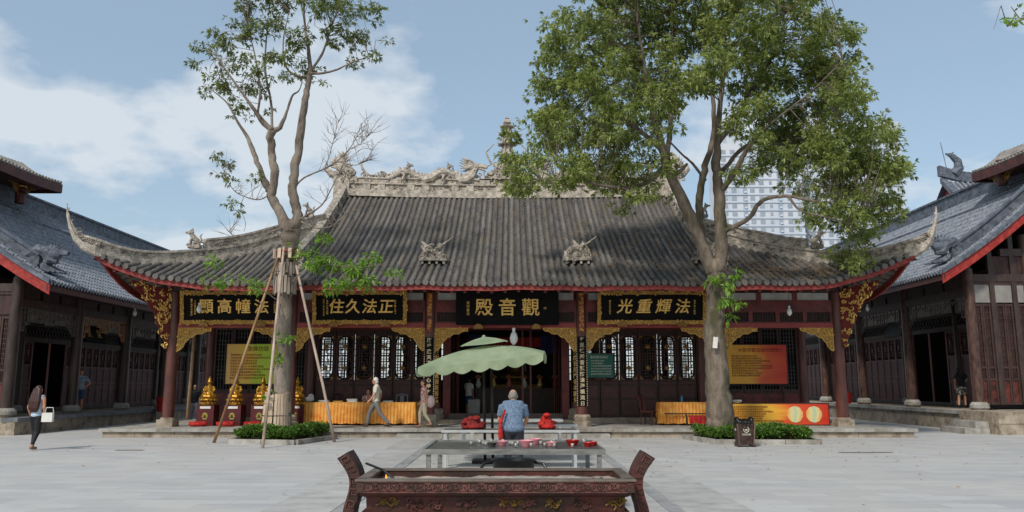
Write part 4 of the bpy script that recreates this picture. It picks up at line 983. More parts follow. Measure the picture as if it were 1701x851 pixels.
# ================================================================ signs and boards on the hall
def plaque(name, label, x0, x1, z0, z1, y, tilt, frame, chars, size, small=(), shear=0):
    T = thing(name, label, 'plaque', ((x0+x1)/2, y, z0), 'name boards under the hall eaves'); T.rotation_euler = (R(tilt), 0, 0)
    w_, h_ = (x1-x0), z1-z0; o = T.location
    W = lambda a, b_, c: (o.x+a, o.y+b_, o.z+c)
    MB().b(o.x-w_/2, o.x+w_/2, o.y, o.y+.05, o.z, o.z+h_).build('board', m_black, T)
    fw = .085
    if frame:
        f = MB(); polys = [[(-w_/2-.04, -.05), (w_/2+.04, -.05), (w_/2-fw, fw), (-w_/2+fw, fw)], [(-w_/2-.04, h_+.05), (-w_/2+fw, h_-fw), (w_/2-fw, h_-fw), (w_/2+.04, h_+.05)],
                 [(-w_/2-.04, -.05), (-w_/2+fw, fw), (-w_/2+fw, h_-fw), (-w_/2-.04, h_+.05)], [(w_/2+.04, -.05), (w_/2+.04, h_+.05), (w_/2-fw, h_-fw), (w_/2-fw, fw)]]
        for i, p in enumerate(polys):
            f = MB(); p3 = [(o.x+a, o.z+b_) for a, b_ in p]; fo = f.prism(p3, o.y-.045, o.y-.004).build('carved_frame', m_golddark, T); f = MB(); scrolls(f, p3, 60 if i < 2 else 18, .045, o.y-.05, 31+i, rad=.018)
            f.build('frame_carving', m_gold, fo, fix=False, kind='stuff')
    n = len(chars)
    for i, ch in enumerate(chars):
        x = -w_/2+w_*(.16+.68*(i+.5)/n) if not frame or n == 3 else -w_/2+w_*(.15+.72*(i+.5)/n)
        glyph(ch, size, m_goldtext, T, W(x, -.012, h_*.5), extrude=.012, offset=.007, shear=shear)
    for (sx, txt, ss) in small:
        k = len(txt)
        for j, ch in enumerate(txt): glyph(ch, ss, m_goldtext, T, W(sx, -.008, h_*.5+((k-1)/2-j)*ss*1.12), extrude=.004, name='small_character')
    for sx in (-.28, .28):
        mb = MB(); mb.lathe([(.14, 0), (.16, .05), (.12, .1)], (0, 0, 0), 12); xx = o.x+sx*w_
        k = MB(); k.prism([(xx+.16*math.cos(a), o.z-.12+.17*math.sin(a)) for a in [math.pi*q/10 for q in range(11)]], o.y-.1, o.y-.02); k.build('hanger_block', m_boss, T)
    return T
plaque('name_plaque', 'large plain black plaque with three gold characters over the central doorway', -1.9, 1.58, 3.66, 4.78, 26.93, 8, False, '殿音觀', .62, ((-1.33, '道何書法', .11), (1.28, '印', .1)))
plaque('name_plaque', 'gilt framed black plaque with four gold characters left of the central doorway', -6.72, -3.6, 3.74, 4.78, 26.95, 9, True, '住久法正', .52, ((-1.22, '公元二千年吉日', .075), (-1.1, '重修大殿誌慶', .075), (1.2, '弟子敬立合十', .075)), .15)
plaque('name_plaque', 'gilt framed black plaque at the far left end of the hall, behind the propped tree', -11.2, -7.72, 3.74, 4.78, 26.95, 9, True, '顯高幢法', .52, ((-1.4, '歲次庚辰年夏月', .075), (-1.28, '十方善信敬獻', .075), (1.42, '大雄慈悲佛', .075)), 0)
plaque('name_plaque', 'gilt framed black plaque with four gold characters right of the central doorway', 2.93, 6.55, 3.74, 4.78, 26.95, 9, True, '光重輝法', .52, ((-1.42, '歲次辛巳年冬', .075), (1.45, '弟子合十敬獻', .075)), .2)
m_cream = M('cream_lettering', '#b8a888', '#a39473', 9, .6)
def couplet(label, x, y, z0, z1, wd, txt, size, mt, r):
    T = thing('couplet_board', label, 'couplet board', (x, y, z0), 'couplet boards on the doorway columns')
    n = 9; f = MB(); P = []
    for k in range(n):
        a = -math.pi/2+(k/(n-1)-.5)*wd/r; P.append([Vector((x+r*math.cos(a), y+r*math.sin(a), z)) for z in (z0, z1)]+[Vector((x+(r-.02)*math.cos(a), y+(r-.02)*math.sin(a), z)) for z in (z1, z0)])
    k0 = len(f.v); f.v.extend([tuple(q) for r_ in P for q in r_])
    for i in range(n-1):
        for q in range(4): a = i*4+q; b_ = i*4+(q+1) % 4; f.f.append((a, b_, b_+4, a+4))
    f.build('board', m_black, T, smooth=False)
    k = len(txt)
    for i, ch in enumerate(txt): glyph(ch, size, mt, T, (x, y-r-.006, z1-(i+.55)*(z1-z0)/k), extrude=.004, offset=.004)
    if mt is m_cream:
        for sx in (-1, 1):
            d = MB()
            for i in range(30): a = -math.pi/2+sx*wd/r*.42; zz = z0+(z1-z0)*(i+.5)/30; d.b(x+(r+.004)*math.cos(a)-.012, x+(r+.004)*math.cos(a)+.012, y+(r+.004)*math.sin(a)-.006, y+(r+.004)*math.sin(a)+.006, zz-.02, zz+.02)
            d.build('dotted_border', m_cream, T, kind='stuff')
couplet('black couplet board with cream characters on the front column left of the doorway', CX-2.58, YC, .95, 3.25, .44, '放步進天下當知心地立則不', .16, m_cream, .215)
couplet('black couplet board with cream characters on the front column right of the doorway', CX+2.58, YC, .95, 3.28, .44, '立足鎮潮音預防滄海橫流日', .16, m_cream, .215)
couplet('black couplet board with gold characters on the rear column left of the doorway', CX-2.58, YW, 1.0, 3.2, .36, '社稷安寧處處般若菩薩', .2, m_goldtext, .185)
couplet('black couplet board with gold characters on the rear column right of the doorway', CX+2.58, YW, 1.0, 3.2, .36, '慈航度苦厄門名為圓覺', .2, m_goldtext, .185)
def print_mat(name, stops, axis=0, lo=0, hi=1, rough=.5):
    m = bpy.data.materials.new(name); m.use_nodes = True; t = m.node_tree; n = t.nodes; l = t.links; b = n['Principled BSDF']; b.inputs['Roughness'].default_value = rough
    tcn = n.new('ShaderNodeTexCoord'); sp = n.new('ShaderNodeSeparateXYZ'); l.new(tcn.outputs['Generated'], sp.inputs[0])
    nz = n.new('ShaderNodeTexNoise'); nz.inputs['Scale'].default_value = 2.5; nz.inputs['Detail'].default_value = 5; l.new(tcn.outputs['Generated'], nz.inputs['Vector'])
    ad = n.new('ShaderNodeMath'); ad.operation = 'MULTIPLY_ADD'; ad.inputs[1].default_value = .5; l.new(nz.outputs[0], ad.inputs[0]); l.new(sp.outputs[axis], ad.inputs[2])
    sb = n.new('ShaderNodeMath'); sb.operation = 'SUBTRACT'; sb.inputs[1].default_value = .25; l.new(ad.outputs[0], sb.inputs[0])
    r = n.new('ShaderNodeValToRGB'); cr_ = r.color_ramp
    while len(cr_.elements) < len(stops): cr_.elements.new(.5)
    for e, (p, c) in zip(cr_.elements, stops): e.position = p; e.color = lin(c)
    l.new(sb.outputs[0], r.inputs[0]); l.new(r.outputs[0], b.inputs['Base Color']); return m
m_ink = M('brown_print', '#6b3a12', '#7d4516', 4, .6); m_redink = M('red_print', '#8c1f10', '#a02a16', 4, .6); m_paleink = M('pale_print', '#d8d6c4', '#c6c3ae', 4, .6)
TXT = '南無大慈悲救苦觀世音菩薩摩訶薩功德無量普渡眾生福慧雙修善信芳名功德榜隨緣樂助吉祥如意平安'
def text_rows(T, x0, x1, z0, z1, y, rows, ncol, size, mt, seed, tilt=0):
    rr = random.Random(seed)
    for r in range(rows):
        s_ = ''.join(rr.choice(TXT) for _ in range(rr.randint(int(ncol*.6), ncol)))
        glyph(s_, size, mt, T, (x0, y, z1-(z1-z0)*(r+.5)/rows), extrude=.001, align='LEFT', name='text_line')
def board(name, label, x0, x1, z0, z1, y, mt, legs=None, group=None):
    T = thing(name, label, 'notice board', ((x0+x1)/2, y, z0), group)
    MB().b(x0, x1, y, y+.04, z0, z1).build('panel', mt, T)
    fr = MB(); 
    for a in ((x0-.03, x1+.03, z0-.03, z0), (x0-.03, x1+.03, z1, z1+.03), (x0-.03, x0, z0, z1), (x1, x1+.03, z0, z1)): fr.b(a[0], a[1], y-.01, y+.05, a[2], a[3])
    fr.build('frame', m_darkwood, T); 
    if legs is not None:
        for x in (x0+.15, x1-.15): MB().b(x-.025, x+.025, y+.041, y+.09, legs, z1-.2).build('leg', m_darkwood, T)
    return T
mp_l = print_mat('yellow_green_print', [(0, '#e0b060'), (.4, '#ecc244'), (.58, '#b4d428'), (.78, '#bcd62c'), (1, '#e6bc44')])
T = board('notice_board', 'yellow and green printed notice board behind the golden statues', -10.55, -8.5, 1.7, 3.15, 29.6, mp_l, .48)
glyph('金佛功德', .2, m_ink, T, (-9.4, 29.59, 2.97), extrude=.001, name='heading'); text_rows(T, -10.4, -8.6, 1.85, 2.8, 29.59, 9, 20, .082, m_redink, 1)
mp_r = print_mat('red_gold_print', [(0, '#e0a428'), (.45, '#e0a02a'), (.68, '#d4581e'), (1, '#c02a16')])
T = board('notice_board', 'red and gold printed notice board on the wall behind the right trunk', 7.75, 10.15, 1.7, 3.12, 29.6, mp_r, .48)
glyph('大慈寺觀音殿功德簡介', .17, m_redink, T, (9.2, 29.59, 2.92), extrude=.001, name='heading'); text_rows(T, 8.1, 10.0, 1.95, 2.75, 29.59, 9, 21, .08, m_ink, 2)
m_teal = M('teal_sign', '#0d5a4c', '#12675a', 3, .5)
T = board('notice_board', 'green sign with pale writing beside the right doorway column', 2.62, 3.72, 1.93, 2.78, 29.45, m_teal)
glyph('重修觀音殿記', .11, m_paleink, T, (3.2, 29.44, 2.66), extrude=.001, name='heading'); text_rows(T, 2.9, 3.65, 2.0, 2.58, 29.44, 6, 12, .062, m_paleink, 3)
mp_b = print_mat('banner_print', [(0, '#e3ae2e'), (.42, '#e5b034'), (.62, '#d24c1c'), (1, '#c02e16')])
T = board('banner_board', 'low long yellow and red banner board with two round pictures', 7.35, 10.85, .32, 1.02, 27.75, mp_b)
text_rows(T, 7.6, 9.4, .4, .95, 27.74, 7, 26, .065, m_redink, 4)
for x in (9.7, 10.35):
    n = 20; MB().prism([(x+.27*math.cos(2*math.pi*q/n)*(1+.04*(q % 2)), .66+.27*math.sin(2*math.pi*q/n)*(1+.04*(q % 2))) for q in range(n)], 27.73, 27.745).build('round_picture', print_mat('round_print', [(0, '#d8a65a'), (.3, '#dcc486'), (.5, '#a9c2a0'), (.7, '#dcc98a'), (1, '#d4874a')]), T)
MB().b(10.6, 10.9, 27.9, 28.1, .28, .33).build('foot', m_darkwood, T); MB().b(7.5, 7.8, 27.9, 28.1, .28, .33).build('foot', m_darkwood, T)
for s, x, lab in ((-1, -17.75, 'dark plaque hung tilted over the open door of the left gallery'), (1, 18.2, 'blank dark plaque hung tilted over the second door of the right gallery')):
    y = 34.05 if s < 0 else 38.15; z = 3.45 if s < 0 else 3.95
    T = thing('gallery_plaque', lab, 'plaque', (x, y, z)); T.rotation_euler = (0, R(22*s), 0)
    MB().b(x-.04, x+.04, y-.85, y+.85, z, z+.75).build('board', m_black if s < 0 else M('dark_grey_board', '#2a2422', '#332c29', 3, .6), T)
    if s < 0:
        for q, ch in ((-.4, '堂'), (.4, '宣')): glyph(ch, .4, m_goldtext, T, (x+.045, y-q, z+.37), rot=(R(90), 0, R(90)), extrude=.005)
# ================================================================ lamps
m_bulb = M('white_glass', '#e2e2dc', '#d4d4ce', 3, .25); m_wire = M('black_wire', '#131313', '#1b1b1b', 3, .6)
def bulb(label, x, y, z, ztop, sc_=1.0):
    T = thing('hanging_lamp', label, 'lamp', (x, y, z), 'bare lamps hanging under the eaves')
    MB().tube([(x, y, z+.16*sc_), (x, y, ztop)], .006, 5).build('wire', m_wire, T); MB().lathe([(.03*sc_, z+.1*sc_), (.035*sc_, z+.17*sc_), (.02*sc_, z+.18*sc_)], (x, y, 0), 10).build('socket', m_bulb, T)
    MB().lathe([(.02*sc_, z-.16*sc_), (.07*sc_, z-.1*sc_), (.085*sc_, z-.03*sc_), (.06*sc_, z+.06*sc_), (.03*sc_, z+.1*sc_)], (x, y, 0), 14).build('bulb', m_bulb, T, smooth=True)
bulb('large white spiral lamp hanging over the central doorway', .06, 26.9, 3.26, 3.6, 1.7)
bulb('small white bulb hanging before the leftmost plaque', -10.5, 26.6, 4.2, 4.9); bulb('small white bulb hanging before the right end lattice', 9.3, 26.6, 4.1, 4.9)
bulb('small white bulb hanging under the left gallery eave', -16.3, 34.3, 4.75, 5.0); bulb('small white bulb hanging under the right gallery eave', 16.6, 37.0, 5.2, 5.6)
# ================================================================ tables with pleated skirts
m_orange = M('orange_pleated_cloth', '#e59c3c', '#f0b562', 5, .65, c3='#d88028', s3=3, trans=.1); m_top = M('table_top_cloth', '#c99a4a', '#b8863a', 4, .7)
m_redcloth = M('red_cloth', '#a8150f', '#c0221a', 6, .6, c3='#7a0c0a', s3=8, bump=1, bscale=22, bdist=.05)
def skirt(mb, pts, z0, z1, amp=.045, per=.115):
    rr = random.Random(2); tot = 0; rows = []
    for (a, b_) in zip(pts[:-1], pts[1:]):
        a, b_ = Vector(a), Vector(b_); d = b_-a; ln = d.length; d.normalize(); nrm = Vector((d.y, -d.x)); n = int(ln/(per/4))
        for i in range(n+1):
            t = ln*i/n; ph = (tot+t)/per*2*math.pi; o = math.sin(ph+.6*math.sin(t*3))*amp
            r = []
            for q in range(5): zz = z1+(z0-z1)*q/4; k = .25+.75*q/4; p = a+d*t+nrm*(o*k+.05*q/4); r.append(Vector((p.x, p.y, zz+(.012*math.sin(ph*.31) if q == 4 else 0))))
            rows.append(r)
        tot += ln
    grid(mb, rows)
def skirted_table(label, x0, x1, y0, y1, zf, h):
    T = thing('skirted_table', label, 'table', ((x0+x1)/2, (y0+y1)/2, zf), 'orange skirted tables on the porch')
    MB().b(x0, x1, y0, y1, zf+h-.03, zf+h).build('table_top', m_top, T); sk = MB(); skirt(sk, [(x0, y1), (x0, y0), (x1, y0), (x1, y1)], zf+.06, zf+h+.004); sk.build('pleated_skirt', m_orange, T, smooth=True, fix=False)
    for x in (x0+.1, x1-.1):
        for y in (y0+.1, y1-.1): MB().b(x-.02, x+.02, y-.02, y+.02, zf, zf+h-.03).build('leg', m_darkwood, T)
    return T
skirted_table('long orange pleated table on the left porch, in front of the walking man', -7.6, -3.35, 28.0, 28.8, .28, .78)
T2 = skirted_table('shorter orange pleated table on the right porch with a bar hanging in front', 5.15, 7.9, 28.0, 28.8, .28, .78)
MB().b(5.25, 7.7, 27.86, 27.89, .66, .70).build('front_bar', m_darkwood, T2); MB().b(5.98, 6.02, 27.86, 27.9, .28, .66).build('bar_leg', m_darkwood, T2)
fl_ = MB(); skirt(fl_, [(6.1, 27.9), (7.8, 27.9)], .34, .62, .03, .16); fl_.build('red_swag', m_redcloth, T2, smooth=True, fix=False)
m_paper = M('white_paper', '#d9d7d0', '#c8c5bc', 5, .8); m_grey = M('grey_plastic', '#6b6d70', '#7c7e80', 4, .5)
def small(name, label, cat, mb, mt, group=None, **k): return mb.build(name, mt, None, label=label, cat=cat, group=group, **k)
bag = MB(); bag.ball((-7.15, 28.3, 1.15), (.22, .16, .09), 10, 7); bag.ball((-7.05, 28.3, 1.22), (.11, .1, .14), 9, 7); bag.ball((-7.3, 28.3, 1.12), (.16, .14, .07), 9, 7)
small('plastic_bag', 'white plastic bag lying on the left end of the long table', 'bag', bag, m_paper, fix=True, smooth=True)
rn = random.Random(6)
for i, (x, lab) in enumerate(((-6.6, 'stack of papers on the long table next to the plastic bag'), (-6.1, 'flat open book in the middle left of the long table'), (-5.6, 'thick stack of books on the long table by the seated child'), (-4.35, 'large open ledger on the long table, right of the walking man'))):
    b_ = MB(); n = (3, 2, 5, 2)[i]
    for k in range(n): b_.add([], []); b_.bar((x-.17+rn.uniform(-.03, .03), 28.35+rn.uniform(-.02, .02), 1.075+.022*k), (x+.17, 28.35+rn.uniform(-.03, .03), 1.075+.022*k), .24, .02)
    small('paper_stack', lab, 'papers', b_, m_paper if i != 1 else m_top)
def bottle(label, x, y, z, h, mt):
    T = thing('bottle', label, 'bottle', (x, y, z)); MB().lathe([(.035, z), (.04, z+.02), (.04, z+h*.6), (.015, z+h*.82), (.015, z+h*.9)], (x, y, 0), 12).build('body', mt, T, smooth=True); MB().lathe([(.018, z+h*.9), (.018, z+h)], (x, y, 0), 10).build('cap', m_wire, T)
bottle('small blue bottle on the left part of the right table', 5.95, 28.3, 1.06, .26, M('blue_plastic', '#2b5f7d', '#35718f', 4, .3))
b_ = MB(); b_.b(7.0, 7.32, 28.3, 28.32, 1.062, 1.36); b_.bar((7.16, 28.33, 1.3), (7.16, 28.5, 1.065), .03, .012); small('display_card', 'white upright card standing on the right orange table', 'card', b_, m_paper)
b_ = MB()
for k in range(5): b_.ball((7.65+.09*k, 28.35, 1.1), (.07, .06, .05), 8, 5)
small('incense_packets', 'small pile of packets at the right end of the right orange table', 'packets', b_, m_paper)
def chair(label, x, y, zf, rz, mt, back_arc=True):
    T = thing('chair', label, 'chair', (x, y, zf)); W = lambda a, b_, c: (x+a, y+b_, zf+c)
    for sx in (-1, 1):
        for sy in (-1, 1): MB().tube([W(.2*sx, .2*sy, 0), W(.19*sx, .19*sy, .44)], .02, 6).build('leg', mt, T)
        MB().tube([W(.2*sx, .19, .44), W(.21*sx, .24, .75), W(.19*sx, .3, 1.02)], .02, 6).build('back_post', mt, T)
    MB().b(x-.24, x+.24, y-.24, y+.22, zf+.44, zf+.48).build('seat', mt, T)
    f = MB(); f.tube([W(-.19, .3, 1.0), W(0, .34, 1.05), W(.19, .3, 1.0)], .028, 6); f.build('top_rail', mt, T); MB().b(x-.07, x+.07, y+.25, y+.27, zf+.5, zf+1.0).build('back_splat', mt, T)
    T.rotation_euler = (0, 0, rz); return T
m_chair = M('dark_red_chair', '#3d1510', '#52201a', 4, .45)
chair('dark red wooden chair at the left end of the right orange table', 4.75, 28.2, .28, R(60), m_chair)
chair('grey chair behind the right end of the long orange table', -4.0, 29.1, .28, R(0), m_grey)
chair('dark chair behind the middle of the long orange table', -6.3, 29.15, .28, R(10), m_darkwood)
# ================================================================ golden statues on pedestals
m_statue = M('bright_gold_statue', '#a87c28', '#c4963e', 10, .34, metal=.6, c3='#7a5216', s3=7)
m_ped = M('maroon_pedestal', '#4a1418', '#571a1e', 3, .45); m_emb = M('green_gold_emblem', '#6f7f3a', '#a48a3a', 20, .5)
def statue(x, y, zf, label, hidden=False):
    P = thing('pedestal', 'maroon pedestal with pale plate and emblem '+label, 'pedestal', (x, y, zf), 'pedestals below the golden statues')
    MB().b(x-.29, x+.29, y-.27, y+.27, zf, zf+.70).build('block', m_ped, P); MB().b(x-.18, x+.18, y-.282, y-.271, zf+.58, zf+.66).build('name_plate', m_paper, P)
    e = MB(); e.lathe([(.08, 0), (.09, .01)], (0, 0, 0), 4)
    e = MB()
    for k in range(5): a = math.pi*k/4; e.ball((x+.07*math.cos(a), y-.275, zf+.32+.09*math.sin(a)), (.035, .012, .05), 8, 5)
    e.b(x-.07, x+.07, y-.285, y-.271, zf+.22, zf+.27); e.build('emblem', m_emb, P)
    S = thing('buddha_statue', 'seated golden statue on a lotus seat '+label, 'statue', (x, y, zf+.702), 'golden statues in a row on the porch')
    z = zf+.702; b_ = MB()
    b_.lathe([(.25, z), (.27, z+.03), (.2, z+.08), (.2, z+.12), (.28, z+.16), (.29, z+.2), (.24, z+.22)], (x, y, 0), 20)
    for k in range(14): a = 2*math.pi*k/14; b_.ball((x+.265*math.cos(a), y+.265*math.sin(a), z+.165), (.045, .045, .05), 6, 5)
    for k in range(14): a = 2*math.pi*(k+.5)/14; b_.ball((x+.24*math.cos(a), y+.24*math.sin(a), z+.06), (.045, .045, .035), 6, 5)
    b_.build('lotus_seat', m_statue, S, smooth=True, fix=True)
    f = MB(); W = lambda a, b2, c: (x+a, y+b2, z+c)
    f.ball(W(0, -.02, .29), (.24, .19, .085), 14, 8)
    for sx in (-1, 1):
        f.tube([W(.02*sx, .02, .3), W(.2*sx, -.08, .29), W(.1*sx, -.19, .28), W(-.05*sx, -.2, .29)], [.09, .085, .06, .04], 8)
        f.tube([W(.12*sx, .02, .62), W(.185*sx, .0, .5), W(.15*sx, -.1, .4), W(.03*sx, -.15, .39 if sx < 0 else .5)], [.055, .05, .045, .03], 8)
    f.tube([W(0, .02, .28), W(0, .03, .45), W(0, .03, .6), W(0, .03, .67)], [.14, .12, .145, .07], 12)
    f.tube([W(0, .02, .62), W(0, .01, .72)], [.05, .05], 8); f.ball(W(0, 0, .78), (.078, .085, .1), 12, 9); f.ball(W(0, .01, .875), (.055, .06, .05), 9, 6); f.ball(W(0, .01, .93), (.03, .03, .045), 8, 6)
    f.ball(W(0, -.085, .77), (.014, .014, .025), 6, 5)
    for sx in (-1, 1): f.ball(W(.08*sx, .01, .755), (.014, .02, .04), 6, 5)
    f.remesh('figure', m_statue, S, vox=.013, smooth_it=2)
    C = thing('offering_bag', 'bright red cushion bundle on the floor '+label.replace('on', 'below the statue', 1) if False else 'bright red offering bundle on the floor '+label, 'bundle', (x-.05, y-.6, zf), 'red bundles before the pedestals')
    c = MB(); c.ball((x-.08, y-.62, zf+.08), (.33, .2, .1), 14, 8); c.tube([(x-.38+.06*k, y-.66+.04*math.sin(k*2), zf+.13+.03*math.sin(k*3)) for k in range(11)], .04, 6); c.remesh('bundle', m_redcloth, C, vox=.03, smooth_it=1)
    return S
statue(-10.42, 27.75, .28, 'at the left end of the row'); statue(-9.5, 27.75, .28, 'second from the left end of the row'); statue(-8.58, 27.75, .28, 'third from the left, left of the propped trunk')
statue(-7.48, 28.1, .28, 'peeking out on the right of the propped trunk')
for k, (x, lab) in enumerate(((-9.96, 'between the first and second pedestals'), (-9.04, 'between the second and third pedestals'))):
    small('stone_block', 'low tan stone block '+lab, 'stone', MB().b(x-.16, x+.16, 28.0, 28.3, .283, .55), m_stone_w)
# red buckets in the galleries
for x, y, z, lab in ((-16.2, 37.4, 0, 'red fire bucket standing left of the hall behind the corner column'), (17.2, 41.5, .72, 'red drum between columns of the right gallery')):
    T = thing('bucket', lab, 'bucket', (x, y, z)); h = .55 if x > 0 else 1.1; zb = z+(.45 if x < 0 else 0)
    MB().lathe([(.2, zb), (.26, z+h-.04), (.28, z+h), (.25, z+h)], (x, y, 0), 16).build('body', m_redcloth, T, smooth=True, auto=40); MB().tube([(x-.25, y, z+h-.03), (x-.15, y, z+h+.15), (x+.15, y, z+h+.15), (x+.25, y, z+h-.03)], .012, 6).build('handle', m_wire, T)
    if x < 0: MB().b(x-.16, x+.16, y-.16, y+.16, 0, zb-.002).build('stand', m_stone_w, T)
# bamboo pole leaning by the corner column
small('bamboo_pole', 'pale upright bamboo pole behind the left corner column', 'pole', MB().tube([(-11.45, 28.6, .45), (-11.4, 28.6, 3.4)], [.07, .06], 8), M('pale_bamboo', '#9a7a5c', '#b0906f', 6, .6), smooth=True)
# ================================================================ altar inside the hall
AL = thing('altar', 'dark altar table with offerings inside the doorway', 'altar', (.2, 34, .44)); m_alt = M('altar_wood', '#30190f', '#3f2417', 4, .5)
MB().b(-1.6, 2.2, 33.2, 34.2, 1.45, 1.53).build('table_top', m_alt, AL); MB().b(-1.5, 2.1, 33.3, 34.1, .44, 1.45).build('table_body', m_alt, AL)
rn = random.Random(9)
for k in range(6):
    x = -1.4+k*.64; z = 1.531; V_ = thing('altar_vase', ('white vase', 'gold censer', 'pink lotus lamp', 'white jar', 'gold candle stand', 'red fruit plate')[k]+' standing on the dark altar in the hall', 'vase', (x, 33.5, z), 'offerings on the altar')
    mt = (m_paper, m_gold, M('pink_petals', '#a85a52', '#b96a60', 8, .5), m_paper, m_gold, m_redcloth)[k]
    MB().lathe([(.07, z), (.12, z+.12), (.09, z+.25), (.05, z+.32), (.08, z+.4)], (x, 33.5, 0), 14).build('vessel', mt, V_, smooth=True)
    fm = MB()
    for q in range(7): a = q*.9; fm.ball((x+.09*math.cos(a), 33.5+.09*math.sin(a), z+.44+.03*(q % 3)), (.06, .06, .05), 6, 5)
    fm.build('offering', M('faded_flowers', '#9a5a3a', '#b97a4a', 12, .7), V_, smooth=True)
CN = thing('altar_canopy', 'dark blue and red drapes above the altar inside the hall', 'drapery', (0, 33, 3.3)); m_blue = M('deep_blue_drape', '#0f1440', '#181f58', 4, .7)
for x0, x1 in ((-1.75, -.95), (1.15, 1.85)):
    d = MB(); skirt(d, [(x0, 32.2), (x1, 32.2)], 2.9, 3.65, .03, .16); d.build('drape', m_blue, CN, smooth=True, fix=False)
d = MB(); skirt(d, [(-1.9, 33.0), (2.0, 33.0)], 3.2, 3.6, .03, .2); d.build('pelmet', m_redcloth, CN, smooth=True, fix=False)
BU = thing('altar_statue', 'tall seated gold figure in the shadow behind the altar', 'statue', (.2, 36, .44)); f = MB()
f.b(-.9, 1.3, 35.4, 36.8, .44, 1.7); f.ball((.2, 36, 2.0), (.75, .6, .3)); f.tube([(.2, 36, 1.9), (.2, 36, 2.5), (.2, 36, 3.0), (.2, 36, 3.2)], [.5, .42, .48, .2], 12); f.ball((.2, 35.95, 3.45), (.22, .24, .3)); f.remesh('figure', M('aged_gold', '#6a4a1a', '#80602a', 5, .4, metal=.4), BU, vox=.05)
small('donation_box', 'pale box standing just inside the doorway at left', 'box', MB().b(-1.7, -1.25, 31.2, 31.6, .445, 1.1), M('pale_box', '#8a8880', '#9b988f', 3, .6))
# ================================================================ umbrella
m_umb = M('sage_green_canvas', '#919e7e', '#a0ac8c', 3, .8, trans=.3, c3='#859474', s3=1.2)
U = thing('parasol', 'pale green square parasol with scalloped edge and small vent top before the doorway', 'parasol', (-.5, 17.6, 0))
FL_, FR_, BR_, BL_ = Vector((-2.0, 16.3, 1.98)), Vector((.72, 16.3, 2.27)), Vector((.86, 18.95, 2.44)), Vector((-1.86, 18.95, 2.14)); AP = Vector((-.62, 17.55, 2.5))
def canopy(corners, ap, n=10, bulge=.1, sag=.04):
    mb = MB()
    for i in range(4):
        a, b_ = corners[i], corners[(i+1) % 4]; rows = []
        for j in range(n+1):
            t = j/n; r = []
            for k in range(n+1):
                u = k/n; e = a.lerp(b_, u)-Vector((0, 0, 0)); p = ap.lerp(e, t)
                p = p+Vector((0, 0, bulge*math.sin(math.pi*t)-sag*math.sin(math.pi*u)*t)); r.append(p)
            rows.append(r)
        grid(mb, rows)
    return mb
c4 = [AP+(c-AP)*.94 for c in (FL_, FR_, BR_, BL_)]
canopy(c4, AP, bulge=.06).build('canopy', m_umb, U, smooth=False, fix=False)
vt = [AP.lerp(c, .38)+Vector((0, 0, .16)) for c in c4]; canopy(vt, AP+Vector((0, 0, .2)), 6, .02, .02).build('vent_top', m_umb, U, fix=False)
va = MB()
for i in range(4):
    a, b_ = c4[i], c4[(i+1) % 4]; rows = []
    for k in range(57):
        u = k/56; p = a.lerp(b_, u)-Vector((0, 0, .04*math.sin(math.pi*u))); dz = .13+.07*abs(math.sin(math.pi*u*7)); nrm = Vector((b_.y-a.y, a.x-b_.x, 0)).normalized()
        rows.append([p, p+Vector((0, 0, -dz*.5))+nrm*(.02+.015*math.sin(u*40)), p+Vector((0, 0, -dz))+nrm*(.03+.02*math.sin(u*40))])
    grid(va, rows)
va.build('valance', m_umb, U, fix=False, smooth=True)
m_pole = M('dark_steel_pole', '#2b2725', '#3a3532', 4, .4, metal=.5)
for dx in (-.08, .09): MB().tube([(-.5+dx, 17.6, .05), (-.55+dx, 17.6, 2.55)], .03, 8).build('pole', m_pole, U, smooth=True)
for c in c4: MB().tube([AP-Vector((0, 0, .06)), AP.lerp(c, .5)+Vector((0, 0, .05)), c-Vector((0, 0, .03))], .012, 5).build('rib', m_pole, U)
MB().b(-.85, -.15, 17.3, 17.9, 0.005, .07).build('base_plate', m_pole, U); MB().lathe([(.05, -.02), (.04, .02), (.015, .04)], AP+Vector((0, 0, .2)), 10).build('top_cap', m_umb, U)
# ================================================================ metal tables on the path
m_steel = M('brushed_steel', '#7d7c79', '#98968f', 3, .5, metal=.5, stretch=(1, 6, 6), c3='#6d6a65', s3=4); m_dark = M('sooty_top', '#262525', '#3a3836', 3, .75, spec=.2, c3='#5a5754', s3=6)
def mtable(name, label, x0, x1, y0, y1, z, topm, edge, nleg=2, shelf=None):
    T = thing(name, label, 'table', ((x0+x1)/2, (y0+y1)/2, 0), 'metal offering tables on the path')
    MB().b(x0+.03, x1-.03, y0+.03, y1-.03, z-.03, z).build('table_top', topm, T)
    for a in ((x0, x1, y0, y0+.03), (x0, x1, y1-.03, y1), (x0, x0+.03, y0+.03, y1-.03), (x1-.03, x1, y0+.03, y1-.03)): MB().b(a[0], a[1], a[2], a[3], z-.05, z+(.02 if nleg == 3 else .002)).build('rim', edge, T)
    for i in range(nleg):
        for y in (y0+.06, y1-.06):
            x = x0+.08+(x1-x0-.16)*i/(nleg-1); MB().b(x-.03, x+.03, y-.03, y+.03, 0, z-.055).build('leg', edge, T)
    if shelf: MB().b(x0+.05, x1-.05, y0+.05, y1-.05, shelf, shelf+.02).build('shelf', edge, T)
    return T
m_pale = M('pale_painted_steel', '#a9aaa8', '#bcbcb9', 4, .4, metal=.3)
mt1 = mtable('steel_table', 'wide steel table with candle bowls directly behind the incense trough', -1.18, 1.23, 10.7, 12.5, .8, M('scratched_steel_top', '#63625f', '#7b7975', 6, .3, metal=.6, c3='#55524e', s3=9), m_steel, 3)
MB().b(-1.2, 1.2, 12.5, 12.53, .35, .4).build('cross_bar', m_steel, mt1)
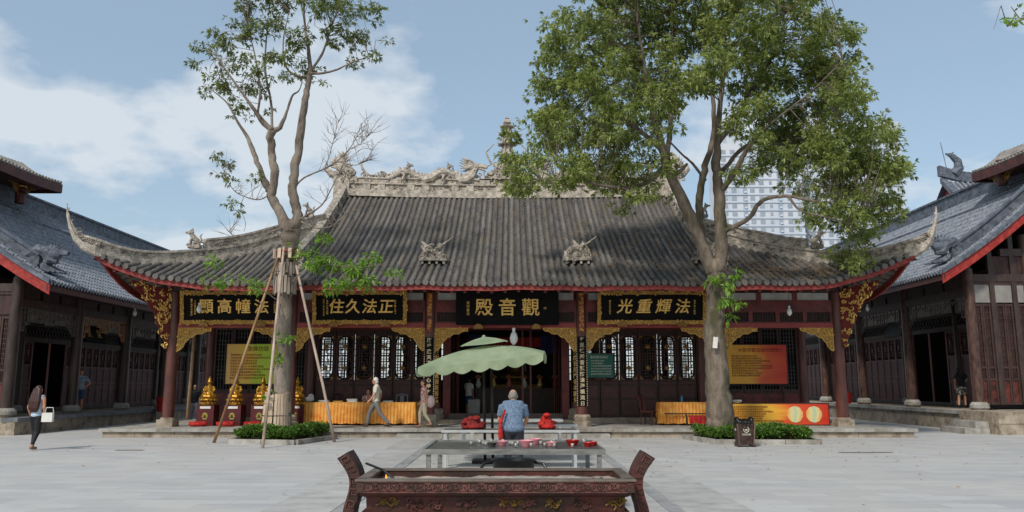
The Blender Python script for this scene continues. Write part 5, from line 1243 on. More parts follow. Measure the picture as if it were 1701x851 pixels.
mtable('offering_table', 'dark topped metal table under the red cloth piles, nearest of three', -1.42, 1.35, 16.3, 16.95, .76, m_dark, m_pale, 2, .45)
mtable('offering_table', 'middle dark topped metal table behind the parasol pole', -1.2, 1.5, 18.6, 19.2, .76, m_dark, m_pale, 2)
mtable('offering_table', 'rearmost pale topped metal table nearest the hall steps', -1.1, 1.3, 20.6, 21.2, .78, m_pale, m_pale, 2)
for i, (x, w_, lab, mt) in enumerate(((-.8, .25, 'crumpled dark red cloth pile left of the stooping man', M('dark_red_cloth', '#7a1712', '#94211a', 8, .7, c3='#5a0f0c', s3=9, bump=1, bscale=22, bdist=.06)), (.72, .19, 'crumpled bright red cloth pile right of the stooping man', m_redcloth))):
    c = MB(); rr = random.Random(i+3)
    c.ball((x, 16.6, .81), (w_, .2, .07), 12, 7)
    c.ball((x+.04*w_, 16.6, .83), (w_*.72, .16, .12), 12, 8); c.ball((x+.2*w_, 16.6, .9), (w_*.4, .12, .09), 10, 7)
    for k in range(14): a = rr.uniform(-.8, .8); hh = .26*(1-abs(a))+.04; c.ball((x+a*w_, 16.6+rr.uniform(-.12, .12), .8+hh*rr.uniform(.4, .9)), (rr.uniform(.04, .09), .07, rr.uniform(.03, .06)), 8, 6)
    o = c.remesh('cloth_pile', mt, None, vox=.015, smooth_it=1, label=lab, cat='cloth', group='red cloth piles on the offering table')
m_wax = M('red_wax', '#8f1410', '#a81e16', 5, .35); m_pink = M('pink_bowl', '#c47a80', '#d09298', 5, .45); m_cup = M('clear_cup', '#85827c', '#9d9a94', 6, .15)
cands = [(-.28, .07, m_dark, 'dark tin bowl at the left of the steel table'), (-.14, .08, m_pink, 'pink bowl second from the left on the steel table'), (.2, .11, m_pink, 'largest pink bowl in the middle of the steel table'), (.34, .1, m_pink, 'pink dish just right of the largest pink bowl'), (.55, .08, m_pink, 'pink bowl right of the stooping man on the steel table'), (.86, .1, m_wax, 'deep glass bowl of red wax on the steel table'), (1.06, .07, m_wax, 'small red wax cup near the right end of the steel table'), (1.15, .07, m_wax, 'red bowl at the right end of the steel table')]
for i, (x, r_, mt, lab) in enumerate(cands):
    y = 11.5+(.35 if i in (3,) else (.1 if i % 2 else -.1)); z = .802; T = thing('candle_bowl', lab, 'bowl', (x, y, z), 'candle bowls on the steel table')
    MB().lathe([(r_*.6, z), (r_, z+r_*.75), (r_*.95, z+r_*.8), (r_*.85, z+r_*.6)], (x, y, 0), 16).build('bowl', mt, T, smooth=True, auto=40); MB().lathe([(r_*.84, z+r_*.55), (r_*.1, z+r_*.62)], (x, y, 0), 14).build('wax', m_wax if mt is not m_dark else m_dark, T)
rr = random.Random(12)
for k in range(26):
    x = rr.uniform(-.6, 1.1); y = rr.uniform(11.2, 12.3); z = .802; c = MB(); c.lathe([(.018, z), (.024, z+.055), (.02, z+.055), (.016, z+.02)], (x, y, 0), 8)
    c.build('candle_cup', m_cup, None, smooth=True, label='small clear candle cup among the bowls on the steel table', cat='cup', group='clear candle cups scattered on the steel table')
# black wok-like cauldron below the table
T = thing('cauldron', 'black iron cauldron with side handles on the ground under the steel table', 'cauldron', (.02, 10.2, 0)); mk = M('black_iron', '#0f0f10', '#1c1c1d', 5, .4, metal=.3)
MB().lathe([(.12, .3), (.2, .38), (.25, .55), (.265, .7), (.285, .74), (.25, .73), (.2, .5)], (.02, 10.2, 0), 24).build('pot', mk, T, smooth=True, auto=40); MB().lathe([(.2, 0), (.21, .04), (.08, .1), (.07, .26), (.14, .33)], (.02, 10.2, 0), 16).build('stand', mk, T)
for s in (-1, 1): MB().tube([(.02+s*.27, 10.2, .7), (.02+s*.37, 10.15, .69), (.02+s*.42, 10.1, .6)], .02, 6).build('handle', mk, T)
# ================================================================ incense trough
m_bronze = M('rusty_painted_iron', '#2e211c', '#4a3329', 7, .6, bump=.6, bscale=35, c3='#5c2e27', s3=3, metal=.2); m_relief = M('worn_red_relief', '#54352e', '#774a42', 12, .65, c3='#3a251e', s3=7, lo3=.42, hi3=.6); m_relief2 = M('worn_gilt_relief', '#6d5422', '#87692c', 14, .5, c3='#4a3018', s3=10)
m_rim = M('worn_pale_rim', '#6a5d54', '#857a70', 6, .4, metal=.4); m_ash = M('incense_ash', '#8f857b', '#a79c90', 6, .95, bump=.8, bscale=40, c3='#6a5f56', s3=4)
B = thing('incense_trough', 'long rust red iron incense trough with curved handles in the foreground', 'incense burner', (-.13, 6.5, 0)); bx = -.13
def frustum(mb, w0, d0, z0, w1, d1, z1, yc=6.5):
    mb.add([(bx-w0, yc-d0, z0), (bx+w0, yc-d0, z0), (bx+w0, yc+d0, z0), (bx-w0, yc+d0, z0), (bx-w1, yc-d1, z1), (bx+w1, yc-d1, z1), (bx+w1, yc+d1, z1), (bx-w1, yc+d1, z1)], [(3,2,1,0),(4,5,6,7),(0,1,5,4),(1,2,6,5),(2,3,7,6),(3,0,4,7)])
b_ = MB()
frustum(b_, 1.0, .3, .30, 1.06, .38, .34); frustum(b_, 1.06, .38, .34, 1.06, .38, .4); frustum(b_, .98, .31, .4, .985, .33, .68); frustum(b_, 1.02, .37, .68, 1.02, .37, .70); frustum(b_, .985, .33, .70, .99, .34, .82); frustum(b_, 1.0, .36, .82, 1.03, .40, .84); frustum(b_, 1.03, .40, .84, 1.03, .40, .862); b_.build('trough_body', m_bronze, B)
for (x0, x1, y0, y1) in ((-1.05, 1.05, 6.07, 6.13), (-1.05, 1.05, 6.87, 6.93), (-1.05, -.99, 6.13, 6.87), (.99, 1.05, 6.13, 6.87)): MB().b(bx+x0, bx+x1, y0, y1, .863, .955).build('rim_wall', m_bronze, B); MB().b(bx+x0-.012, bx+x1+.012, y0-.012, y1+.012, .956, .972).build('rim', m_rim, B)
ash = MB(); rr = random.Random(2); rows = []
for i in range(41):
    r = []
    for j in range(13): x = bx-.99+1.98*i/40; y = 6.13+.74*j/12; r.append(Vector((x, y, .872+.02*math.sin(x*3+1)*math.sin(y*5)+rr.uniform(0, .02)+.02*j/12)))
    rows.append(r)
grid(ash, rows); ash.build('ash_bed', m_ash, B, smooth=True, fix=False)
# meander relief around the front and ends
def meander(mb, x0, x1, y, z0, z1, n):
    st = (x1-x0)/n; h = z1-z0; t = .012
    for k in range(n):
        a = x0+k*st; mb_ = [(a, z0), (a, z1), (a+st*.8, z1), (a+st*.8, z0+h*.3), (a+st*.3, z0+h*.3), (a+st*.3, z0+h*.65), (a+st*.55, z0+h*.65)] if k % 2 else [(a, z1), (a, z0), (a+st*.8, z0), (a+st*.8, z0+h*.7), (a+st*.3, z0+h*.7), (a+st*.3, z0+h*.35), (a+st*.55, z0+h*.35)]
        for p, q in zip(mb_[:-1], mb_[1:]): mb.bar((p[0], y, p[1]), (q[0], y, q[1]), .014, t, (0, 1, 0))
    mb.b(x0, x1, y-.006, y+.006, z1+.012, z1+.022); mb.b(x0, x1, y-.006, y+.006, z0-.022, z0-.012)
for k in range(10):
    me = MB(); meander(me, bx-1.0+.2*k, bx-1.0+.2*k+.195, 6.066, .885, .935, 3); me.build('meander_relief', m_relief, B)
for k, (x, sz, mt) in enumerate(((-.82, .09, m_relief2), (-.62, .05, m_relief), (-.22, .06, m_relief), (.12, .09, m_relief2), (.24, .06, m_relief), (.66, .06, m_relief), (.92, .08, m_relief2), (-.45, .06, m_relief), (.45, .05, m_relief2))):
    r = MB(); q_ = [(bx+x-sz, .735), (bx+x+sz, .735), (bx+x+sz, .80), (bx+x-sz, .80)]; scrolls(r, q_, 7, .028, 6.158, k, rad=.008)
    r.tube([(bx+x-sz, 6.155, .75), (bx+x-sz*.3, 6.155, .79), (bx+x+sz*.3, 6.155, .745), (bx+x+sz, 6.155, .795)], .009, 5); r.build('floral_relief', mt, B, fix=False)
    r = MB(); q_ = [(bx+x-sz, .47), (bx+x+sz, .47), (bx+x+sz, .57), (bx+x-sz, .57)]; scrolls(r, q_, 7, .035, 6.172, k+9, rad=.009); r.build('floral_relief', mt, B, fix=False)
for s in (-1, 1):
    P = [Vector((bx+s*x, 6.45, z)) for x, z in ((1.0, .42), (1.11, .46), (1.16, .56), (1.155, .68), (1.13, .78), (1.112, .88), (1.12, .97), (1.16, 1.06), (1.215, 1.145))]
    h = MB(); hw = [.06, .065, .07, .07, .07, .07, .072, .078, .085]
    P2, h2 = [], []
    for i in range(len(P)-1):
        a, b0, c0, d0 = (P[max(0, min(len(P)-1, j))] for j in (i-1, i, i+1, i+2))
        for t in (0, .25, .5, .75): P2.append(.5*((2*b0)+(c0-a)*t+(2*a-5*b0+4*c0-d0)*t*t+(3*b0-a-3*c0+d0)*t**3)); h2.append(hw[i]+(hw[i+1]-hw[i])*t)
    P2.append(P[-1]); h2.append(hw[-1]); PC, P, hw = P, P2, h2; n = len(P)
    rows = []
    for i in range(n):
        d = (P[min(i+1, n-1)]-P[max(i-1, 0)]).normalized(); nr = Vector((d.z, 0, -d.x))
        rows.append([P[i]-nr*hw[i]*.6+Vector((0, -.12, 0)), P[i]+nr*hw[i]*.6+Vector((0, -.12, 0)), P[i]+nr*hw[i]*.6+Vector((0, .12, 0)), P[i]-nr*hw[i]*.6+Vector((0, .12, 0))])
    k0 = 0; h.v.extend([tuple(q) for r in rows for q in r])
    for i in range(n-1):
        for q in range(4): a = i*4+q; b2 = i*4+(q+1) % 4; h.f.append((a, b2, b2+4, a+4))
    h.f.append((0, 1, 2, 3)); h.f.append((n*4-1, n*4-2, n*4-3, n*4-4)); ho = h.build('side_handle', m_bronze, B)
    r = MB()
    P = PC; n = len(P)
    for i in range(1, n-1):
        c = P[i].lerp(P[i+1], .5)+Vector((0, -.124, 0)); d = (P[i+1]-P[i]).normalized()*.03; nr = Vector((d.z, 0, -d.x))
        sp = [c-d-nr, c+d-nr, c+d+nr, c-d*.5+nr, c-d*.5-nr*.3, c+d*.4-nr*.3]
        for p, q in zip(sp[:-1], sp[1:]): r.bar(p, q, .008, .012, (0, 1, 0))
    r.build('handle_relief', m_relief, ho, kind='stuff')
for sx in (-1, 1):
    for sy in (-1, 1):
        l = MB(); x, y = bx+sx*.88, 6.5+sy*.27; l.tube([(x, y, .32), (x+sx*.05, y+sy*.03, .2), (x+sx*.02, y, .08), (x+sx*.06, y+sy*.02, 0)], [.1, .08, .06, .08], 10); l.build('leg', m_bronze, B, smooth=True)
B.location.y = 6.88; B.scale = (1.04, 1, .945)
# flame, poker and charred lump
m_fl = bpy.data.materials.new('flame'); m_fl.use_nodes = True; nn_ = m_fl.node_tree; nn_.nodes.clear(); em = nn_.nodes.new('ShaderNodeEmission'); em.inputs[0].default_value = (1, .35, .06, 1); em.inputs[1].default_value = 1.6; oo = nn_.nodes.new('ShaderNodeOutputMaterial'); nn_.links.new(em.outputs[0], oo.inputs[0])
f = MB(); f.tube([(bx-.9, 6.7, .78), (bx-.905, 6.7, .83), (bx-.895, 6.7, .88), (bx-.9, 6.7, .93)], [.012, .026, .016, .002], 7); f.build('flame', m_fl, None, smooth=True, label='small orange flame burning at the left end of the trough', cat='flame')
small('poker', 'thin dark iron poker resting over the left rim of the trough', 'poker', MB().tube([(bx-1.12, 7.0, .99), (bx-.95, 6.88, .945), (bx-.8, 6.78, .85)], .01, 6), mk)
c = MB(); rr = random.Random(8)
for k in range(16): c.ball((bx+.88+rr.uniform(-.08, .08), 6.95+rr.uniform(-.1, .1), .81+rr.uniform(-.03, .05)), rr.uniform(.02, .035), 6, 5)
small('charred_offerings', 'heap of blackened burnt offerings at the right end of the trough', 'ashes', c, mk)
# ================================================================ planters with low hedges, litter bin
def leaf_cloud(name, mt, parent, centres, normals, size, rng, per=7, droop=.3, spread=1.0, ratio=.34, **k):
    """whorls of pointed leaves at centres; vectorised"""
    n = len(centres); tot = n*per
    C = np.repeat(np.asarray(centres, float), per, 0); A = np.repeat(np.asarray(normals, float), per, 0)
    d = rng.normal(size=(tot, 3))*spread+A*1.0; d[:, 2] -= droop; d /= np.linalg.norm(d, axis=1)[:, None]+1e-9
    side = np.cross(d, np.array([0, 0, 1.])+rng.normal(size=(tot, 3))*.5); side /= np.linalg.norm(side, axis=1)[:, None]+1e-9
    nr = np.cross(side, d); s = size*rng.uniform(.7, 1.25, (tot, 1)); b0 = C+d*s*.15; m_ = b0+d*s*.5-nr*s*.0; t = b0+d*s+np.array([0, 0, -1.])*s*.18
    w_ = side*s*ratio*.5
    V = np.stack([b0, m_+w_+nr*s*.06, t, m_-w_+nr*s*.06], 1).reshape(-1, 3)
    base = wloc(parent) if parent else Vector((0, 0, 0)); V -= np.array(base)
    me = bpy.data.meshes.new(name); me.vertices.add(len(V)); me.vertices.foreach_set('co', V.ravel()); me.loops.add(tot*4); me.loops.foreach_set('vertex_index', np.arange(tot*4, dtype=np.int32))
    me.polygons.add(tot); me.polygons.foreach_set('loop_start', np.arange(0, tot*4, 4, dtype=np.int32)); me.polygons.foreach_set('loop_total', np.full(tot, 4, np.int32))
    at = me.attributes.new('tone', 'FLOAT', 'POINT'); at.data.foreach_set('value', np.repeat(np.repeat(rng.uniform(0, 1, n), per)*.6+rng.uniform(0, .4, tot), 4).astype(np.float32))
    me.update(); me.validate(); me.materials.append(mt); o = bpy.data.objects.new(name, me); col.objects.link(o); o.parent = parent; return props(o, **k)
def leaf_mat(name, dark, mid, light, trans=.35):
    m = bpy.data.materials.new(name); m.use_nodes = True; t = m.node_tree; n = t.nodes; l = t.links; b = n['Principled BSDF']; b.inputs['Roughness'].default_value = .45; b.inputs['Specular IOR Level'].default_value = .45
    at = n.new('ShaderNodeAttribute'); at.attribute_name = 'tone'; r = n.new('ShaderNodeValToRGB'); r.color_ramp.elements.new(.5)
    for e, c, p in zip(r.color_ramp.elements, (dark, mid, light), (0.05, .55, .95)): e.color = lin(c); e.position = p
    l.new(at.outputs['Fac'], r.inputs[0]); l.new(r.outputs[0], b.inputs['Base Color']); tr = n.new('ShaderNodeBsdfTranslucent'); l.new(r.outputs[0], tr.inputs[0])
    ms = n.new('ShaderNodeMixShader'); ms.inputs[0].default_value = trans; l.new(b.outputs[0], ms.inputs[1]); l.new(tr.outputs[0], ms.inputs[2]); l.new(ms.outputs[0], n['Material Output'].inputs[0]); return m
m_hedge = leaf_mat('hedge_leaf', '#3f5c26', '#5f8234', '#86a64c', .3)
NPR = np.random.default_rng(4)
def planter(label, hl, pts, treexy):
    x0 = sum(p[0] for p in pts)/len(pts); y0 = sum(p[1] for p in pts)/len(pts)
    T = thing('planter', label, 'planter', (x0, y0, 0), 'kerbed planters round the trees'); n = len(pts)
    for i in range(n):
        a, b_ = Vector((*pts[i], 0)), Vector((*pts[(i+1) % n], 0)); d = (b_-a); ln = d.length; d.normalize(); m_ = max(1, round(ln/1.1))
        for q in range(m_): MB().bar(a+d*(ln*q/m_+.008)+Vector((0, 0, .06)), a+d*(ln*(q+1)/m_-.008)+Vector((0, 0, .06)), .16, .15).build('kerb_stone', m_stone, T)
    s_ = MB(); s_.add([(p[0], p[1], .05) for p in pts], [tuple(range(n))]); s_.build('soil', M('planter_soil', '#3a3026', '#4a3e30', 5, .95), T)
    H = thing('hedge', hl, 'hedge', (x0, y0, .05), 'low clipped hedges in the planters'); inner = [(x0+(p[0]-x0)*.9, y0+(p[1]-y0)*.86) for p in pts]
    C = []; Nn = []; xs_ = [p[0] for p in pts]; ys_ = [p[1] for p in pts]
    while len(C) < 2600:
        x, y = NPR.uniform(min(xs_), max(xs_)), NPR.uniform(min(ys_), max(ys_))
        if not pip((x, y), inner) or math.hypot(x-treexy[0], y-treexy[1]) < .42: continue
        top = .36+.05*math.sin(x*5)+.04*math.sin(y*7+x*3)+NPR.uniform(-.03, .04); z = top*(NPR.uniform(.15, 1)**.5); C.append((x, y, .04+z)); Nn.append(((x-x0)*.5, (y-y0)*.5-.2, 1.2))
    leaf_cloud('foliage', m_hedge, H, C, Nn, .1, NPR, per=7, droop=.1, spread=.8, ratio=.42)
    st = MB()
    for k in range(0, len(C), 12): c = C[k]; st.tube([(c[0], c[1], .05), (c[0]+.02, c[1], c[2])], .006, 3)
    st.build('stems', M('hedge_stem', '#4a3a26', '#5a482f', 5, .8), H, kind='stuff', fix=False)
planter('stone kerbed planter around the propped left tree', 'low leafy hedge round the foot of the propped left tree', [(-8.05, 23.2), (-6.05, 22.75), (-5.5, 25.3), (-8.2, 25.3)], (-7.0, 24.4))
planter('stone kerbed planter around the big right tree', 'low leafy hedge round the foot of the big right tree', [(5.35, 25.2), (5.75, 23.0), (8.65, 22.9), (9.05, 25.3)], (6.5, 24.5))
T = thing('litter_bin', 'dark brown litter bin with black bag and pale emblem before the right hedge', 'litter bin', (6.33, 22.15, 0)); m_bin = M('brown_bin', '#2b1a16', '#38231d', 5, .45, c3='#4d3a32', s3=8); x, y = 6.33, 22.15
f = MB(); frus = lambda w0, d0, z0, w1, d1, z1: f.add([(x-w0, y-d0, z0), (x+w0, y-d0, z0), (x+w0, y+d0, z0), (x-w0, y+d0, z0), (x-w1, y-d1, z1), (x+w1, y-d1, z1), (x+w1, y+d1, z1), (x-w1, y+d1, z1)], [(3,2,1,0),(4,5,6,7),(0,1,5,4),(1,2,6,5),(2,3,7,6),(3,0,4,7)])
frus(.2, .17, .06, .24, .2, .62); f.build('bin_body', m_bin, T)
for sx in (-1, 1): MB().b(x+sx*.2-.03, x+sx*.2+.03, y-.2, y+.2, 0, .12).build('foot', m_bin, T); MB().bar((x+sx*.195, y-.195, .06), (x+sx*.238, y-.212, .62), .03, .03).build('corner_post', M('bin_post', '#5d4a3f', '#6d584b', 4, .6), T)
bg_ = MB(); bg_.ball((x, y, .66), (.25, .22, .08), 14, 7); bg_.ball((x-.19, y, .71), (.08, .15, .09), 10, 7); bg_.ball((x+.19, y, .71), (.08, .15, .09), 10, 7)
rr = random.Random(1)
for k in range(16): a = 2*math.pi*k/16; bg_.tube([(x+.24*math.cos(a), y+.21*math.sin(a), .68), (x+.255*math.cos(a), y+.225*math.sin(a), .6), (x+.26*math.cos(a), y+.23*math.sin(a), .5+rr.uniform(0, .06))], [.03, .025, .012], 6)
bg_.remesh('bin_bag', M('black_bag', '#0d0d0e', '#19191a', 6, .3), T, vox=.02, smooth_it=1)
em_ = MB(); pts_ = [(x+.07*math.cos(a), y-.207, .46+.07*math.sin(a)) for a in [math.pi*.9+k*.3 for k in range(16)]]; em_.tube(pts_, .01, 5); em_.b(x-.03, x+.03, y-.215, y-.203, .44, .47); em_.build('emblem', m_paleink, T)
glyph('可回收物', .06, m_paleink, T, (x, y-.203, .33), extrude=.001, name='lettering'); glyph('環保', .07, m_paleink, T, (x-.243, y-.02, .45), rot=(R(90), 0, R(-90)), extrude=.001, name='lettering')
# ================================================================ trees
RIGHT_LIMBS = [[(6.25,24.5,0.08,0.6),(6.28,24.5,0.36,0.54),(6.29,24.5,0.75,0.49),(6.29,24.5,1.47,0.45),(6.25,24.5,2.38,0.41),(6.24,24.5,3.48,0.37),(6.32,24.5,4.41,0.35),(6.36,24.5,4.98,0.36),(6.37,24.5,5.36,0.36)],
 [(6.29,24.5,5.07,0.28),(5.98,24.5,5.83,0.25),(5.65,24.4,6.68,0.23),(5.31,24.3,7.42,0.22),(5.01,24.2,8.06,0.2),(4.84,24.2,8.53,0.19),(4.69,24.1,9.12,0.14),(4.45,24,10.08,0.11),(4.22,23.9,11.43,0.08),(4.02,23.8,13.01,0.05),(3.96,23.8,14.66,0.03)],
 [(5.01,24.2,8.06,0.1),(5.26,24.1,8.26,0.08),(5.47,24,8.47,0.05)],
 [(4.84,24.2,8.53,0.13),(4.2,23.5,7.8,0.09),(3.5,23.1,7.47,0.07),(2.64,22.7,7.44,0.05),(1.75,22.5,7.54,0.035),(0.86,22.3,7.48,0.02)],
 [(4.74,24.2,8.96,0.11),(4.14,25.1,9.95,0.09),(3.24,25.7,10.89,0.07),(2.28,26.1,12.11,0.05),(1.47,26.3,13.3,0.03)],
 [(4.84,24.2,8.53,0.12),(5.1,24.8,9.54,0.1),(5.28,25.1,10.88,0.08),(5.43,25.4,12.47,0.06),(5.45,25.5,14.26,0.04)],
 [(6.27,24.7,5.29,0.19),(6.09,24.8,5.98,0.17),(6.01,24.9,6.78,0.16),(6.04,25,7.49,0.15),(6.15,25,8.19,0.14),(6.33,25,8.83,0.13),(6.58,25.1,9.54,0.11),(6.68,25.2,10.5,0.09),(6.67,25.4,11.83,0.07),(6.56,25.5,13.6,0.04)],
 [(6.27,25,8.19,0.06),(5.81,24.8,8.7,0.05),(5.45,24.7,8.99,0.04),(5.04,24.5,9.35,0.03)],
 [(6.48,24.5,5.17,0.25),(6.53,24.4,6.1,0.23),(6.5,24.3,7.04,0.22),(6.47,24.3,7.91,0.2),(6.43,24.2,8.57,0.17),(6.5,24.2,9.35,0.13),(6.64,24.2,10.55,0.1),(6.82,24.2,11.96,0.07),(6.83,24.2,13.61,0.04)],
 [(6.55,24.3,6.35,0.1),(6.94,24,6.52,0.09),(7.23,23.7,6.68,0.085),(7.43,23.5,7.01,0.08),(7.68,23.3,7.19,0.075),(8.21,23,7.19,0.06),(8.8,22.7,6.97,0.045),(9.51,22.5,6.85,0.03),(10.24,22.4,6.71,0.02)],
 [(8.21,23,7.19,0.05),(8.47,22.8,6.71,0.04),(9.04,22.5,6.46,0.03),(9.64,22.3,6.21,0.02)],
 [(6.53,24.3,7.66,0.13),(6.76,24,7.93,0.11),(7,23.7,8.38,0.1),(7.18,23.5,8.75,0.09),(7.55,23.3,9.22,0.039),(8.17,23,9.73,0.033),(9.05,22.8,10.41,0.025),(9.97,22.7,11.32,0.017)],
 [(6.48,24.3,8.2,0.1),(6.86,24.7,8.55,0.09),(7.34,25,9.1,0.08),(7.94,25.3,9.54,0.07),(9.07,25.7,9.62,0.06),(10.44,26.1,9.64,0.05),(11.74,26.3,9.42,0.035),(12.84,26.5,9.12,0.02)],
 [(6.49,24.2,9.15,0.1),(7.15,24.5,10.05,0.09),(7.87,24.8,11.18,0.07),(8.73,25.1,12.56,0.05),(9.39,25.3,14.16,0.03)],
 [(10.19,26,9.61,0.04),(11.03,26.2,8.71,0.035),(11.63,26.3,7.9,0.03),(11.79,26.3,6.65,0.02)]]
RIGHT_CLUMPS = [(0.03,23.7,8.81,0.36,0.43),(-0.01,23.1,7.73,0.32,0.39),(0.3,24.9,9.94,0.45,0.41),(0.13,23,7.21,0.17,0.21),(4.7,23.3,7.19,0.25,0.21),(2.01,22.89,12.18,1.3,1.13),(4.18,26.03,14.07,1.58,1.38),(5.99,25.66,13.9,1.56,1.36),(7.16,23.42,12.83,1.42,1.06),(9.25,24.48,13.23,1.39,1.11),(10.21,24.28,12.41,1.01,1.1),(3.06,25.17,15.18,1.72,0.95),(5.65,25.77,15.73,1.95,0.98),(7.39,22.71,14.06,1.72,0.86),(8.93,22.42,13.71,1.19,0.68),(1.64,25.98,11.85,1.08,1.18),(3.07,24.2,11.35,1.38,1.19),(4.9,25.65,12.15,1.36,1.17),(5.69,22.31,10.97,1.01,0.85),(7.92,24.26,11.58,1.47,1.1),(10.12,25.47,11.65,1.45,1.16),(10.45,23.31,10.61,0.88,0.88),(1.14,26.46,10.4,0.9,1),(2.26,26.27,10.22,1.29,1.19),(3.35,22.43,9.16,1.27,1.02),(4.39,22.41,9.7,0.76,0.76),(7.89,24.68,10.21,1.12,0.79),(9.78,26.43,10.5,1.4,1.1),(10.37,23.98,9.48,1.27,1.09),(10.96,23.25,8.96,0.74,0.79),(0.56,24.16,8.46,0.7,0.64),(1.57,22.43,7.79,0.85,0.65),(2.9,23.28,8.02,1.06,0.67),(4.15,24.23,8.28,0.83,0.55),(3.7,24.48,7.47,0.41,0.45),(8.03,23.33,8.41,0.88,0.62),(9.28,23.32,8.03,1.15,0.88),(10.61,23.26,7.92,1.06,0.79),(11.99,24.32,8.17,0.59,0.64),(11.23,23.58,6.97,0.68,0.54),(9.8,22.39,6.7,0.85,0.68),(10.36,25.99,7.41,0.63,0.55),(10.76,24.75,6.26,0.71,0.52),(11.17,25.13,5.68,0.49,0.34),(6.95,23.12,8.16,0.42,0.35),(0.4,26.67,8.37,0.4,0.44),(10.88,26.08,5.6,0.43,0.28),(11.6,22.83,8.08,0.31,0.35),(2.22,25.24,13.26,1.43,1.24),(4.17,25.95,14.03,1.57,1.38),(6.13,26.27,14.19,1.59,1.39),(8.3,27.15,14.61,1.65,1.23),(9.81,25.94,13.92,1.47,1.18),(11.37,27.03,13.63,1.13,1.23),(2.63,21.67,13.3,1.48,0.82),(5.33,24.29,14.93,1.84,0.92),(8.83,27.16,16.49,2.06,1.03),(10.11,25.39,15.31,1.35,0.77),(1.7,26.91,12.21,1.12,1.22),(2.82,22.18,10.54,1.26,1.09),(4.64,24.31,11.6,1.29,1.11),(5.86,22.98,11.25,1.04,0.87),(8.09,24.76,11.79,1.5,1.13),(9.91,24.94,11.44,1.42,1.13),(9.68,21.58,9.94,0.82,0.82),(0.98,22.8,9.19,0.78,0.86),(2,23.18,9.22,1.14,1.05),(4.03,27,10.68,1.53,1.23),(5.11,26.09,11.03,0.89,0.89),(7.18,22.46,9.44,1.02,0.71),(9.73,26.28,10.45,1.39,1.1),(9.66,22.33,8.94,1.18,1.02),(11.88,25.2,9.57,0.8,0.86),(0.51,22.26,7.92,0.64,0.59),(1.5,21.51,7.54,0.81,0.62),(3.33,26.73,8.96,1.21,0.77),(3.9,22.76,7.88,0.78,0.52),(3.44,22.79,7.07,0.38,0.41),(9.43,27.39,9.59,1.04,0.73),(10.64,26.73,8.97,1.32,1.01),(10.6,23.24,7.92,1.06,0.79),(13.44,27.27,8.96,0.66,0.72),(11.78,24.74,7.23,0.71,0.56),(11.19,25.57,7.42,0.97,0.77),(9.06,22.73,6.69,0.55,0.48),(11.81,27.15,6.71,0.78,0.58),(11.4,25.64,5.77,0.51,0.35),(8.21,27.3,9.34,0.5,0.41),(0.41,26.86,8.42,0.41,0.45),(9.72,23.29,5.17,0.39,0.25),(12.02,23.67,8.32,0.32,0.36)]
RIGHT_TUFT = [(6.49,24.05,4.73,0.36,0.38),(6.52,24,4.08,0.38,0.3),(6.34,24,5,0.25,0.25),(6.46,24.05,3.63,0.2,0.15)]
